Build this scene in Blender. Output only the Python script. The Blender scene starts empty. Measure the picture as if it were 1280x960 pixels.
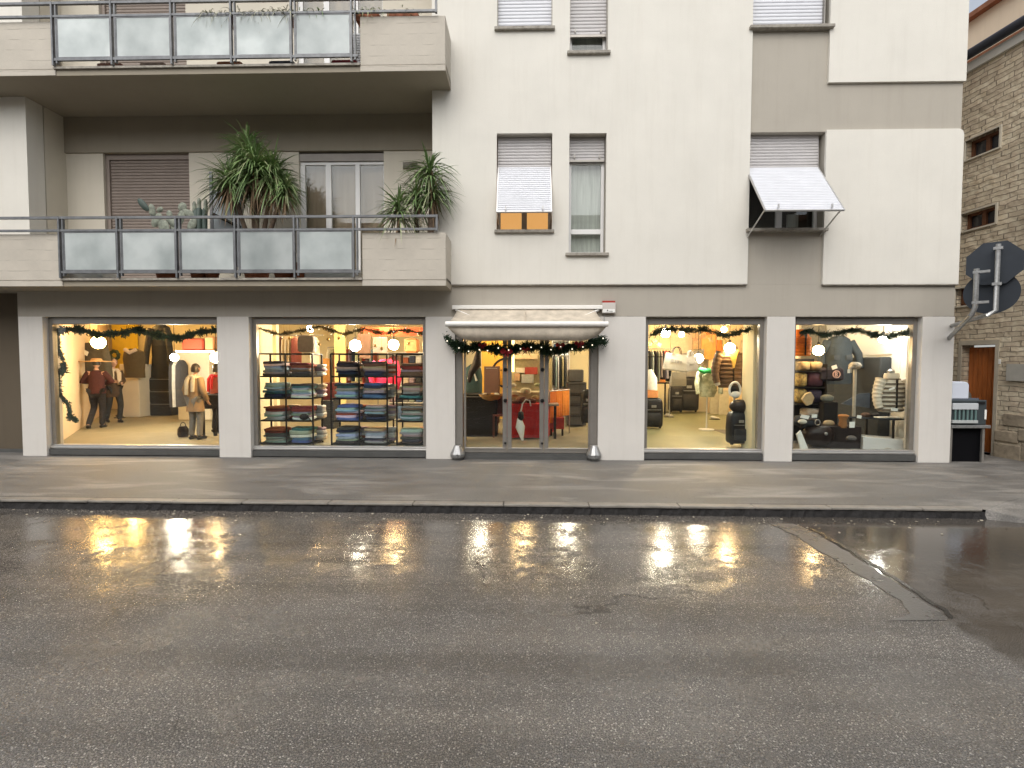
import bpy, bmesh, math, random
from mathutils import Vector, Matrix
R = math.radians
random.seed(7)
scene = bpy.context.scene
COL = scene.collection

# ------------------------------------------------------------------ camera
F = 620.0                                  # focal length in pixels of a 1280 px wide frame
CAM = Vector((0.0, -8.27, 1.6))
YAW, PITCH, ROLL = math.atan(16/F), -math.atan(25/F), R(0.15)
ROT = Matrix.Rotation(YAW, 3, 'Z') @ Matrix.Rotation(R(90)+PITCH, 3, 'X') @ Matrix.Rotation(ROLL, 3, 'Z')
cd = bpy.data.cameras.new('camera'); cam = bpy.data.objects.new('camera', cd); COL.objects.link(cam)
cam.matrix_world = Matrix.Translation(CAM) @ ROT.to_4x4()
cd.sensor_width = 36; cd.lens = F/1280*36; cd.clip_start = .05; cd.clip_end = 2000
scene.camera = cam

# ------------------------------------------------------------------ sky and light (overcast winter afternoon)
w = bpy.data.worlds.new('World'); scene.world = w; w.use_nodes = True
wn = w.node_tree.nodes; wl = w.node_tree.links
bg = wn['Background']; bg.inputs[1].default_value = 0.15
sky = wn.new('ShaderNodeTexSky'); sky.sky_type = 'NISHITA'; sky.sun_disc = False
sky.sun_elevation = R(50); sky.sun_rotation = R(190); sky.air_density = 1.0; sky.dust_density = 2.5; sky.ozone_density = 1
hs = wn.new('ShaderNodeHueSaturation'); hs.inputs['Saturation'].default_value = .35
wl.new(sky.outputs[0], hs.inputs['Color']); wl.new(hs.outputs[0], bg.inputs[0])
sl = bpy.data.lights.new('sun', 'SUN'); sun = bpy.data.objects.new('sun', sl); COL.objects.link(sun)
sl.energy = 1.5; sl.angle = R(75); sl.color = (1, .965, .91)
el, az = R(50), R(190)                      # azimuth from +Y clockwise: behind and to the right of the camera
sd = Vector((math.sin(az)*math.cos(el), math.cos(az)*math.cos(el), math.sin(el)))
sun.rotation_euler = sd.to_track_quat('Z', 'Y').to_euler()
scene.view_settings.view_transform = 'Standard'; scene.view_settings.look = 'None'
scene.view_settings.exposure = 0.46; scene.view_settings.gamma = 1; scene.view_settings.use_curve_mapping = False
scene.cycles.max_bounces = 8; scene.cycles.transparent_max_bounces = 16
scene.cycles.sample_clamp_indirect = 4.0
scene.cycles.use_denoising = True

# ------------------------------------------------------------------ helpers
def at(px, py, Y):
    d = ROT @ Vector(((px-640)/F, (480-py)/F, -1))
    return CAM + d*((Y-CAM.y)/d.y)
def atz(px, py, Z):
    d = ROT @ Vector(((px-640)/F, (480-py)/F, -1))
    return CAM + d*((Z-CAM.z)/d.z)
def FX(px, py=480, Y=0): return at(px, py, Y).x
def FZ(px, py, Y=0): return at(px, py, Y).z
def ppm(Y): return F/(Y-CAM.y)
def V(*a): return Vector(a)

class MB:
    def __init__(s): s.v = []; s.f = []
    def face(s, pts):
        n = len(s.v); s.v += [tuple(p) for p in pts]; s.f.append(tuple(range(n, n+len(pts)))); return s
    def box(s, x0, x1, y0, y1, z0, z1):
        x0, x1 = min(x0, x1), max(x0, x1); y0, y1 = min(y0, y1), max(y0, y1); z0, z1 = min(z0, z1), max(z0, z1)
        return s.hexa([V(x0,y0,z0),V(x1,y0,z0),V(x1,y1,z0),V(x0,y1,z0),V(x0,y0,z1),V(x1,y0,z1),V(x1,y1,z1),V(x0,y1,z1)])
    def hexa(s, p):
        n = len(s.v); s.v += [tuple(q) for q in p]
        s.f += [tuple(n+i for i in q) for q in ((0,3,2,1),(4,5,6,7),(0,1,5,4),(1,2,6,5),(2,3,7,6),(3,0,4,7))]; return s
    def obox(s, c, ax, ay, az):              # centre and three half axes
        c, ax, ay, az = map(Vector, (c, ax, ay, az))
        return s.hexa([c-ax-ay-az, c+ax-ay-az, c+ax+ay-az, c-ax+ay-az, c-ax-ay+az, c+ax-ay+az, c+ax+ay+az, c-ax+ay+az])
    def rbox(s, x0, x1, y0, y1, z0, z1, b=.01):   # box with chamfered vertical and horizontal edges
        secs = []
        for z, i in ((z0, b), (z0+b, 0), (z1-b, 0), (z1, b)):
            X0, X1, Y0, Y1 = x0+i, x1-i, y0+i, y1-i
            secs.append([V(X0+b,Y0,z),V(X1-b,Y0,z),V(X1,Y0+b,z),V(X1,Y1-b,z),V(X1-b,Y1,z),V(X0+b,Y1,z),V(X0,Y1-b,z),V(X0,Y0+b,z)])
        return s.loft(secs)
    def loft(s, secs, caps=True, closed=True):
        n = len(s.v); m = len(secs[0])
        for q in secs: s.v += [tuple(p) for p in q]
        for i in range(len(secs)-1):
            for j in range(m if closed else m-1):
                k = (j+1) % m
                s.f.append((n+i*m+j, n+i*m+k, n+(i+1)*m+k, n+(i+1)*m+j))
        if caps:
            s.f.append(tuple(n+j for j in reversed(range(m)))); s.f.append(tuple(n+(len(secs)-1)*m+j for j in range(m)))
        return s
    def tube(s, path, rad, seg=8, sq=1.0, sqaxis=None):
        path = [Vector(p) for p in path]; rs = rad if isinstance(rad, (list, tuple)) else [rad]*len(path)
        secs = []; u = None
        for i, p in enumerate(path):
            t = (path[min(i+1, len(path)-1)] - path[max(i-1, 0)])
            t = t.normalized() if t.length > 1e-9 else V(0,0,1)
            if u is None:
                u = t.cross(V(0,0,1)) if abs(t.z) < .95 else t.cross(V(0,1,0))
            u = (u - t*u.dot(t)); u = u.normalized() if u.length > 1e-6 else t.orthogonal().normalized()
            v = t.cross(u)
            sec = []
            for k in range(seg):
                a = 2*math.pi*k/seg
                o = u*math.cos(a)*rs[i] + v*math.sin(a)*rs[i]
                if sqaxis is not None: o = o - sqaxis*o.dot(sqaxis)*(1-sq)
                sec.append(p+o)
            secs.append(sec)
        return s.loft(secs)
    def ell(s, c, rx, ry, rz, n=10, m=7, wob=0):
        secs = []
        for i in range(1, m):
            t = math.pi*i/m
            k = 1+random.uniform(-wob, wob)
            secs.append([V(c[0]+rx*math.sin(t)*math.cos(2*math.pi*j/n)*k, c[1]+ry*math.sin(t)*math.sin(2*math.pi*j/n)*k, c[2]-rz*math.cos(t)) for j in range(n)])
        return s.loft(secs)
    def lathe(s, c, prof, n=16):             # profile of (r, z)
        return s.loft([[V(c[0]+r*math.cos(2*math.pi*j/n), c[1]+r*math.sin(2*math.pi*j/n), c[2]+z) for j in range(n)] for r, z in prof])
    def prism(s, pts, off):                  # planar polygon swept by off
        off = Vector(off); pts = [Vector(p) for p in pts]; return s.loft([pts, [p+off for p in pts]])
    def tri(s, a, b, c): return s.face([a, b, c])

def link(o): COL.objects.link(o); return o
def tag(o, label=None, cat=None, group=None, kind=None):
    for k, v in (('label', label), ('category', cat), ('group', group), ('kind', kind)):
        if v: o[k] = v
    return o
def thing(name, label, cat, loc=(0,0,0), group=None):
    o = bpy.data.objects.new(name, None); o.empty_display_size = .1; link(o); o.location = loc
    return tag(o, label, cat, group)
WL = {}
def wloc(o): return WL.get(o.name, Vector(o.location))
def put(o, parent):
    o.parent = parent; o.matrix_parent_inverse = Matrix.Translation(-wloc(parent))
def build(name, mb, mat, parent=None, smooth=False, recenter=False, rnd=None):
    me = bpy.data.meshes.new(name)
    vs = mb.v; loc = Vector((0,0,0))
    if recenter and parent is None:
        xs = [v[0] for v in vs]; ys = [v[1] for v in vs]; zs = [v[2] for v in vs]
        loc = V((min(xs)+max(xs))/2, (min(ys)+max(ys))/2, min(zs)); vs = [(v[0]-loc.x, v[1]-loc.y, v[2]-loc.z) for v in vs]
    me.from_pydata(vs, [], mb.f); me.validate()
    o = bpy.data.objects.new(name, me); link(o); o.location = loc
    if mat: me.materials.append(mat)
    if smooth:
        bm = bmesh.new(); bm.from_mesh(me); bmesh.ops.remove_doubles(bm, verts=bm.verts, dist=1e-5); bm.to_mesh(me); bm.free()
        me.polygons.foreach_set('use_smooth', [True]*len(me.polygons))
        me.set_sharp_from_angle(angle=R(50 if smooth is True else smooth))
    if parent is not None:
        put(o, parent)
        WL[o.name] = Vector((0,0,0))
    return o
def solo(name, mb, mat, label, cat, group=None, smooth=False, kind=None):
    return tag(build(name, mb, mat, None, smooth, True), label, cat, group, kind)
def bevel(o, wd=.008, seg=2):
    m = o.modifiers.new('bevel', 'BEVEL'); m.width = wd; m.segments = seg; m.limit_method = 'ANGLE'; return o
def struct(name, mb, mat, smooth=False):
    o = build(name, mb, mat, None, smooth); o['kind'] = 'structure'; return o

# ------------------------------------------------------------------ materials
def mat(name, col, rough=.6, metal=0, var=.0, scale=4, bump=0, bscale=60, spec=.5, emit=None, estr=0, sheen=0, stretch=None, rvar=0, col2=None):
    m = bpy.data.materials.new(name); m.use_nodes = True; nt = m.node_tree; n = nt.nodes; l = nt.links
    b = n['Principled BSDF']
    b.inputs['Base Color'].default_value = (*col, 1); b.inputs['Roughness'].default_value = rough
    b.inputs['Metallic'].default_value = metal; b.inputs['Specular IOR Level'].default_value = spec
    if sheen: b.inputs['Sheen Weight'].default_value = sheen
    if emit: b.inputs['Emission Color'].default_value = (*emit, 1); b.inputs['Emission Strength'].default_value = estr
    if var or bump or rvar:
        tc = n.new('ShaderNodeTexCoord'); mp = n.new('ShaderNodeMapping'); l.new(tc.outputs['Object'], mp.inputs[0])
        if stretch: mp.inputs['Scale'].default_value = stretch
    if var or rvar:
        nz = n.new('ShaderNodeTexNoise'); nz.inputs['Scale'].default_value = scale; nz.inputs['Detail'].default_value = 8; nz.inputs['Roughness'].default_value = .62
        l.new(mp.outputs[0], nz.inputs['Vector'])
    if var:
        cr = n.new('ShaderNodeValToRGB'); l.new(nz.outputs['Fac'], cr.inputs[0])
        c2 = col2 or tuple(c*(1-var) for c in col)
        c1 = tuple(min(1, c*(1+var*.35)) for c in col)
        cr.color_ramp.elements[0].position = .3; cr.color_ramp.elements[1].position = .7
        cr.color_ramp.elements[0].color = (*c2, 1); cr.color_ramp.elements[1].color = (*c1, 1)
        l.new(cr.outputs[0], b.inputs['Base Color'])
    if rvar:
        mr = n.new('ShaderNodeMapRange'); l.new(nz.outputs['Fac'], mr.inputs[0]); mr.inputs[1].default_value = .3; mr.inputs[2].default_value = .7
        mr.inputs[3].default_value = max(0, rough-rvar); mr.inputs[4].default_value = min(1, rough+rvar); l.new(mr.outputs[0], b.inputs['Roughness'])
    if bump:
        n2 = n.new('ShaderNodeTexNoise'); n2.inputs['Scale'].default_value = bscale; n2.inputs['Detail'].default_value = 4
        l.new(mp.outputs[0], n2.inputs['Vector'])
        bp = n.new('ShaderNodeBump'); bp.inputs['Strength'].default_value = bump; bp.inputs['Distance'].default_value = .01
        l.new(n2.outputs['Fac'], bp.inputs['Height']); l.new(bp.outputs[0], b.inputs['Normal'])
    return m

def plaster(name, col, stain=.12, drip=.25):
    """painted render: faint blotches, vertical rain streaks, trowel bump"""
    m = mat(name, col, .85, var=.06, scale=1.3, bump=.25, bscale=90)
    nt = m.node_tree; n = nt.nodes; l = nt.links; b = n['Principled BSDF']
    base = b.inputs['Base Color'].links[0].from_socket
    tc = n.new('ShaderNodeTexCoord'); mp = n.new('ShaderNodeMapping'); mp.inputs['Scale'].default_value = (5, 5, .35)
    nz = n.new('ShaderNodeTexNoise'); nz.inputs['Scale'].default_value = 1.6; nz.inputs['Detail'].default_value = 6; nz.inputs['Roughness'].default_value = .7
    l.new(tc.outputs['Object'], mp.inputs[0]); l.new(mp.outputs[0], nz.inputs['Vector'])
    r = n.new('ShaderNodeMapRange'); r.inputs[1].default_value = .5; r.inputs[2].default_value = .8; r.inputs[3].default_value = 0; r.inputs[4].default_value = drip
    l.new(nz.outputs['Fac'], r.inputs[0])
    mx = n.new('ShaderNodeMix'); mx.data_type = 'RGBA'; l.new(r.outputs[0], mx.inputs[0]); l.new(base, mx.inputs[6])
    mx.inputs[7].default_value = (col[0]*.62, col[1]*.58, col[2]*.52, 1)
    l.new(mx.outputs[2], b.inputs['Base Color'])
    return m

M = {}
M['cream'] = plaster('cream render', (.70, .672, .60), drip=.15)
M['grey'] = plaster('grey beige render', (.41, .375, .315), drip=.2)
M['pillar'] = plaster('pale pillar render', (.64, .61, .56), drip=.18)
M['loggia'] = plaster('loggia cream', (.62, .57, .47), drip=.12)
M['soffit'] = plaster('taupe soffit render', (.30, .262, .20), drip=.15)  # darker, browner version of the grey render for slabs and loggia beams
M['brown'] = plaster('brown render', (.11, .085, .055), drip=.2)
M['stain_dark'] = mat('joint dark', (.05, .045, .04), .9)
M['sill'] = mat('weathered stone sill', (.36, .33, .28), .8, var=.45, scale=14, bump=.4)
M['alu'] = mat('brown grey aluminium', (.30, .28, .25), .38, .55, var=.12, scale=6)
M['alu_light'] = mat('satin aluminium', (.55, .54, .52), .32, .75, var=.1, scale=5)
M['alu_dark'] = mat('dark plinth', (.10, .10, .095), .5, .3, var=.2)
M['rail'] = mat('grey painted steel', (.17, .175, .18), .45, .3, var=.35, scale=9, bump=.1)
M['shut_w'] = mat('white shutter plastic', (.66, .67, .70), .45, var=.06)
M['shut_g'] = mat('grey shutter plastic', (.52, .50, .49), .5, var=.08)
M['shut_b'] = mat('brown shutter plastic', (.25, .20, .165), .55, var=.1)
M['white'] = mat('white lacquer', (.72, .71, .69), .4, var=.05)
M['black'] = mat('black metal', (.010, .009, .009), .5, .0, spec=.25)
M['galv'] = mat('galvanised steel', (.40, .40, .39), .42, .8, var=.3, scale=30)
M['awn'] = mat('cream awning canvas', (.55, .48, .38), .85, var=.28, scale=7, bump=.3, bscale=25)
M['awn_m'] = mat('cream lacquered metal', (.80, .78, .73), .35)
M['terra'] = mat('terracotta', (.33, .11, .05), .8, var=.3, scale=12)
M['soil'] = mat('soil', (.04, .028, .02), .95)
M['green'] = mat('fir garland', (.022, .055, .022), .6, var=.5, scale=40)
M['red'] = mat('red ribbon', (.42, .02, .03), .5, var=.3)
M['sign_back'] = mat('dark grey sign back', (.035, .042, .052), .38, .3, var=.15)
M['wood_o'] = mat('orange varnished wood', (.50, .15, .035), .4, var=.35, scale=3, stretch=(8, 8, 1))
M['tile'] = mat('roof tiles', (.30, .13, .07), .85, var=.4, scale=8)
M['peach'] = plaster('peach render', (.86, .74, .56))
M['skin'] = mat('skin', (.50, .30, .22), .5)
M['hair'] = mat('dark hair', (.02, .017, .015), .45, bump=.4, bscale=80)
M['paper'] = mat('white paper', (.80, .79, .74), .7)

def glass(name, tint=(.93, .96, .95), rough=0.0, ior=1.5):
    m = bpy.data.materials.new(name); m.use_nodes = True; nt = m.node_tree; n = nt.nodes; l = nt.links
    n.remove(n['Principled BSDF'])
    t = n.new('ShaderNodeBsdfTransparent'); t.inputs[0].default_value = (*tint, 1)
    g = n.new('ShaderNodeBsdfGlossy'); g.inputs['Roughness'].default_value = rough
    fr = n.new('ShaderNodeFresnel'); ge = n.new('ShaderNodeNewGeometry'); io = n.new('ShaderNodeMapRange')
    io.inputs[3].default_value = ior; io.inputs[4].default_value = 1/ior; l.new(ge.outputs['Backfacing'], io.inputs[0]); l.new(io.outputs[0], fr.inputs[0])
    mx = n.new('ShaderNodeMixShader'); l.new(fr.outputs[0], mx.inputs[0]); l.new(t.outputs[0], mx.inputs[1]); l.new(g.outputs[0], mx.inputs[2])
    l.new(mx.outputs[0], n['Material Output'].inputs[0]); return m
M['glass'] = glass('shop glass')
M['winglass'] = glass('window glass', (.88, .9, .88), .01, 1.55)

def frosted(k=1.0):
    m = bpy.data.materials.new('frosted wired glass'); m.use_nodes = True; nt = m.node_tree; n = nt.nodes; l = nt.links
    b = n['Principled BSDF']; b.inputs['Base Color'].default_value = (.50, .60, .60, 1); b.inputs['Roughness'].default_value = .35
    tc = n.new('ShaderNodeTexCoord'); nz = n.new('ShaderNodeTexNoise'); nz.inputs['Scale'].default_value = 2.2; nz.inputs['Detail'].default_value = 5
    l.new(tc.outputs['Object'], nz.inputs['Vector'])
    cr = n.new('ShaderNodeValToRGB'); cr.color_ramp.elements[0].color = (.44*k, .485*k, .475*k, 1); cr.color_ramp.elements[1].color = (.78*k, .82*k, .80*k, 1)
    cr.color_ramp.elements[0].position = .3; cr.color_ramp.elements[1].position = .65
    l.new(nz.outputs['Fac'], cr.inputs[0]); l.new(cr.outputs[0], b.inputs['Base Color'])
    t = n.new('ShaderNodeBsdfTranslucent'); t.inputs[0].default_value = (.75, .85, .85, 1)
    mx = n.new('ShaderNodeMixShader'); mx.inputs[0].default_value = .3; l.new(b.outputs[0], mx.inputs[1]); l.new(t.outputs[0], mx.inputs[2])
    l.new(mx.outputs[0], n['Material Output'].inputs[0]); return m
M['frost'] = frosted()
M['frost2'] = frosted(.72)
M['frost3'] = frosted(.86)

def concrete_boards():
    m = mat('board marked concrete', (.52, .475, .40), .85, var=.14, scale=2.5, bump=.2, bscale=70)
    nt = m.node_tree; n = nt.nodes; l = nt.links; b = n['Principled BSDF']
    base = b.inputs['Base Color'].links[0].from_socket
    tc = n.new('ShaderNodeTexCoord'); sp = n.new('ShaderNodeSeparateXYZ'); l.new(tc.outputs['Object'], sp.inputs[0])
    wn_ = n.new('ShaderNodeTexNoise'); wn_.inputs['Scale'].default_value = 2.5; l.new(tc.outputs['Object'], wn_.inputs['Vector'])
    a = n.new('ShaderNodeMath'); a.operation = 'MULTIPLY_ADD'; l.new(wn_.outputs['Fac'], a.inputs[0]); a.inputs[1].default_value = .05; l.new(sp.outputs['Z'], a.inputs[2])
    f = n.new('ShaderNodeMath'); f.operation = 'MULTIPLY'; l.new(a.outputs[0], f.inputs[0]); f.inputs[1].default_value = 6.2
    fr = n.new('ShaderNodeMath'); fr.operation = 'FRACT'; l.new(f.outputs[0], fr.inputs[0])
    lt = n.new('ShaderNodeMath'); lt.operation = 'LESS_THAN'; l.new(fr.outputs[0], lt.inputs[0]); lt.inputs[1].default_value = .09
    n3 = n.new('ShaderNodeTexNoise'); n3.inputs['Scale'].default_value = 5; l.new(tc.outputs['Object'], n3.inputs['Vector'])
    r3 = n.new('ShaderNodeMapRange'); l.new(n3.outputs['Fac'], r3.inputs[0]); r3.inputs[1].default_value = .45; r3.inputs[2].default_value = .6; r3.inputs[4].default_value = .45
    mu = n.new('ShaderNodeMath'); mu.operation = 'MULTIPLY'; l.new(lt.outputs[0], mu.inputs[0]); l.new(r3.outputs[0], mu.inputs[1])
    mx = n.new('ShaderNodeMix'); mx.data_type = 'RGBA'; l.new(mu.outputs[0], mx.inputs[0]); l.new(base, mx.inputs[6]); mx.inputs[7].default_value = (.24, .21, .17, 1)
    l.new(mx.outputs[2], b.inputs['Base Color'])
    return m
M['boards'] = concrete_boards()

def stone():
    m = bpy.data.materials.new('rough coursed stone'); m.use_nodes = True; nt = m.node_tree; n = nt.nodes; l = nt.links
    b = n['Principled BSDF']; b.inputs['Roughness'].default_value = .9
    uv = n.new('ShaderNodeUVMap')
    nz = n.new('ShaderNodeTexNoise'); nz.inputs['Scale'].default_value = 5; nz.inputs['Detail'].default_value = 3; l.new(uv.outputs[0], nz.inputs['Vector'])
    ad = n.new('ShaderNodeVectorMath'); ad.operation = 'MULTIPLY_ADD'; l.new(nz.outputs['Color'], ad.inputs[0]); ad.inputs[1].default_value = (.07, .07, .07); l.new(uv.outputs[0], ad.inputs[2])
    br = n.new('ShaderNodeTexBrick'); br.inputs['Scale'].default_value = 1; br.inputs['Brick Width'].default_value = .28; br.inputs['Row Height'].default_value = .085
    br.inputs['Mortar Size'].default_value = .007; br.inputs['Mortar Smooth'].default_value = .5; br.offset = .43; br.squash = 1.6; br.squash_frequency = 3
    br.inputs['Color1'].default_value = (.68, .58, .42, 1); br.inputs['Color2'].default_value = (.52, .43, .31, 1); br.inputs['Mortar'].default_value = (.30, .25, .19, 1)
    l.new(ad.outputs[0], br.inputs['Vector'])
    n2 = n.new('ShaderNodeTexNoise'); n2.inputs['Scale'].default_value = 7; n2.inputs['Detail'].default_value = 6; l.new(uv.outputs[0], n2.inputs['Vector'])
    mx = n.new('ShaderNodeMix'); mx.data_type = 'RGBA'; mx.blend_type = 'OVERLAY'; mx.inputs[0].default_value = .45
    l.new(br.outputs[0], mx.inputs[6]); l.new(n2.outputs['Fac'], mx.inputs[7]); l.new(mx.outputs[2], b.inputs['Base Color'])
    bp = n.new('ShaderNodeBump'); bp.inputs['Strength'].default_value = .9; bp.inputs['Distance'].default_value = .04
    s = n.new('ShaderNodeMath'); s.operation = 'MULTIPLY_ADD'; l.new(n2.outputs['Fac'], s.inputs[0]); s.inputs[1].default_value = 1.2
    iv = n.new('ShaderNodeMath'); iv.operation = 'SUBTRACT'; iv.inputs[0].default_value = 1; l.new(br.outputs['Fac'], iv.inputs[1]); l.new(iv.outputs[0], s.inputs[2])
    l.new(s.outputs[0], bp.inputs['Height']); l.new(bp.outputs[0], b.inputs['Normal'])
    return m
M['stone'] = stone()

def N(n, typ, **kw):
    x = n.new(typ)
    for k, v in kw.items(): setattr(x, k, v)
    return x
def road_mat():
    m = bpy.data.materials.new('wet asphalt'); m.use_nodes = True; nt = m.node_tree; n = nt.nodes; l = nt.links
    b = n['Principled BSDF']
    tc = n.new('ShaderNodeTexCoord'); P = tc.outputs['Object']
    sp = n.new('ShaderNodeSeparateXYZ'); l.new(P, sp.inputs[0])
    def noise(s, d=5, r=.6, vec=P):
        z = n.new('ShaderNodeTexNoise'); z.inputs['Scale'].default_value = s; z.inputs['Detail'].default_value = d; z.inputs['Roughness'].default_value = r; l.new(vec, z.inputs['Vector']); return z.outputs['Fac']
    def mr(x, a, b_, c, d, smooth=True):
        z = n.new('ShaderNodeMapRange'); z.interpolation_type = 'SMOOTHSTEP' if smooth else 'LINEAR'
        for i, q in enumerate((a, b_, c, d)): z.inputs[i+1].default_value = q
        l.new(x, z.inputs[0]); return z.outputs[0]
    def ma(op, a, b_=None, c=None, clamp=False):
        z = n.new('ShaderNodeMath'); z.operation = op; z.use_clamp = clamp
        for i, q in enumerate((a, b_, c)):
            if q is None: continue
            if isinstance(q, (int, float)): z.inputs[i].default_value = q
            else: l.new(q, z.inputs[i])
        return z.outputs[0]
    def mix(f, a, b_, blend='MIX'):
        z = n.new('ShaderNodeMix'); z.data_type = 'RGBA'; z.blend_type = blend
        for i, q in ((0, f), (6, a), (7, b_)):
            if isinstance(q, (int, float)): z.inputs[i].default_value = q
            elif isinstance(q, tuple): z.inputs[i].default_value = (*q, 1)
            else: l.new(q, z.inputs[i])
        return z.outputs[2]
    X, Y = sp.outputs['X'], sp.outputs['Y']
    stm = n.new('ShaderNodeMapping'); stm.inputs['Scale'].default_value = (.45, 1.1, 1); stm.inputs['Rotation'].default_value = (0, 0, R(-14)); l.new(P, stm.inputs[0])
    big = noise(1.1, 5, .65, stm.outputs[0])
    # standing water runs along the kerb (Y -2.5 .. -4) and over the smooth asphalt to the right
    wob = ma('ADD', ma('MULTIPLY_ADD', big, 2.6, -1.3), ma('MULTIPLY_ADD', noise(9, 6, .7), .9, -.45))
    ya = ma('ADD', Y, wob)
    pud = mr(ya, -5.5, -4.2, 0, 1)
    right = mr(ma('ADD', X, ma('MULTIPLY_ADD', noise(5, 5), .16, -.08)), 2.76, 2.84, 0, 1)     # smooth newer asphalt beyond the repair strip
    wet = ma('MULTIPLY', ma('MAXIMUM', pud, ma('MULTIPLY', right, mr(Y, -6.2, -4.9, .45, 1.3))), mr(ma('ADD', noise(4.2, 7, .72), ma('MULTIPLY', mr(Y, -5, -3, -.06, .05), 1)), .36, .52, .55, 1))
    # aggregate
    vo = n.new('ShaderNodeTexVoronoi'); vo.inputs['Scale'].default_value = 98; l.new(P, vo.inputs['Vector'])
    v2 = n.new('ShaderNodeTexVoronoi'); v2.inputs['Scale'].default_value = 210; l.new(P, v2.inputs['Vector'])
    fine = noise(160, 3)
    gr = mr(vo.outputs['Distance'], .25, .62, 1, 0)
    stone_c = mix(vo.outputs['Color'], (.36, .345, .32), (.14, .134, .125))
    sepc = n.new('ShaderNodeSeparateColor'); l.new(vo.outputs['Color'], sepc.inputs[0])
    light = mr(sepc.outputs[0], .80, .95, 0, 1)
    stone_c = mix(ma('MULTIPLY', light, .8), mix(sepc.outputs[1], (.15, .14, .125), (.30, .28, .25)), (.62, .59, .54))
    base = mix(ma('MULTIPLY', gr, .8), (.125, .119, .111), stone_c)
    smooth_c = mix(noise(60, 4), (.085, .080, .074), (.14, .132, .122))
    base = mix(ma('MULTIPLY', right, .92), base, smooth_c)
    base = mix(mr(noise(.9, 6, .7), .35, .7, 0, .45), base, mix(1.0, base, (.62, .57, .5), 'MULTIPLY'))
    # grain, wheel worn bands and a few wandering cracks
    base = mix(.75, base, mix(mr(fine, .38, .62, 0, 1, False), (.10,.10,.10), (.92,.92,.92)), 'OVERLAY')
    bm_ = n.new('ShaderNodeMapping'); bm_.inputs['Scale'].default_value = (.16, 1.5, 1); bm_.inputs['Rotation'].default_value = (0, 0, R(-24)); l.new(P, bm_.inputs[0])
    band = noise(1.5, 5, .6, bm_.outputs[0])
    base = mix(mr(band, .42, .62, 0, .55), base, mix(1.0, base, (1.45, 1.42, 1.38), 'MULTIPLY'))
    base = mix(mr(band, .48, .34, 0, .5), base, mix(1.0, base, (.66, .64, .62), 'MULTIPLY'))
    cv = n.new('ShaderNodeVectorMath'); cv.operation = 'MULTIPLY_ADD'; cn_ = n.new('ShaderNodeTexNoise'); cn_.inputs['Scale'].default_value = 2.5; cn_.inputs['Detail'].default_value = 6; l.new(P, cn_.inputs['Vector'])
    l.new(cn_.outputs['Color'], cv.inputs[0]); cv.inputs[1].default_value = (.7, .7, 0); l.new(P, cv.inputs[2])
    vc = n.new('ShaderNodeTexVoronoi'); vc.feature = 'DISTANCE_TO_EDGE'; vc.inputs['Scale'].default_value = .42; l.new(cv.outputs[0], vc.inputs['Vector'])
    crack = ma('MULTIPLY', mr(vc.outputs['Distance'], .0, .006, 1, 0), mr(noise(.8, 3), .5, .6, 0, .7))
    base = mix(crack, base, (.03, .028, .026))
    # darker when soaked
    base = mix(ma('MULTIPLY', wet, .6), base, mix(1.0, base, (.50, .45, .40), 'MULTIPLY'))
    l.new(base, b.inputs['Base Color'])
    damp = mr(noise(1.7, 6, .7), .35, .65, .0, 1)
    rdry = ma('MULTIPLY_ADD', damp, -.15, .31)
    rough = ma('ADD', ma('MULTIPLY', ma('SUBTRACT', 1, wet), rdry), ma('MULTIPLY', wet, mr(noise(14, 5), .35, .75, .02, .15)))
    l.new(rough, b.inputs['Roughness'])
    b.inputs['Specular IOR Level'].default_value = .5
    h = ma('ADD', ma('MULTIPLY', gr, .7), ma('MULTIPLY', mr(v2.outputs['Distance'], .2, .6, 1, 0), .3))
    hh = ma('ADD', ma('MULTIPLY', h, ma('MULTIPLY', ma('SUBTRACT', 1, wet), ma('SUBTRACT', 1, ma('MULTIPLY', right, .8)))), ma('MULTIPLY', ma('MULTIPLY', wet, noise(26, 3)), .10))
    hh = ma('ADD', hh, ma('MULTIPLY', ma('MULTIPLY', wet, h), .035))
    bp = n.new('ShaderNodeBump'); bp.inputs['Strength'].default_value = .95; bp.inputs['Distance'].default_value = .006
    l.new(hh, bp.inputs['Height']); l.new(bp.outputs[0], b.inputs['Normal'])
    return m
M['road'] = road_mat()

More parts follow.
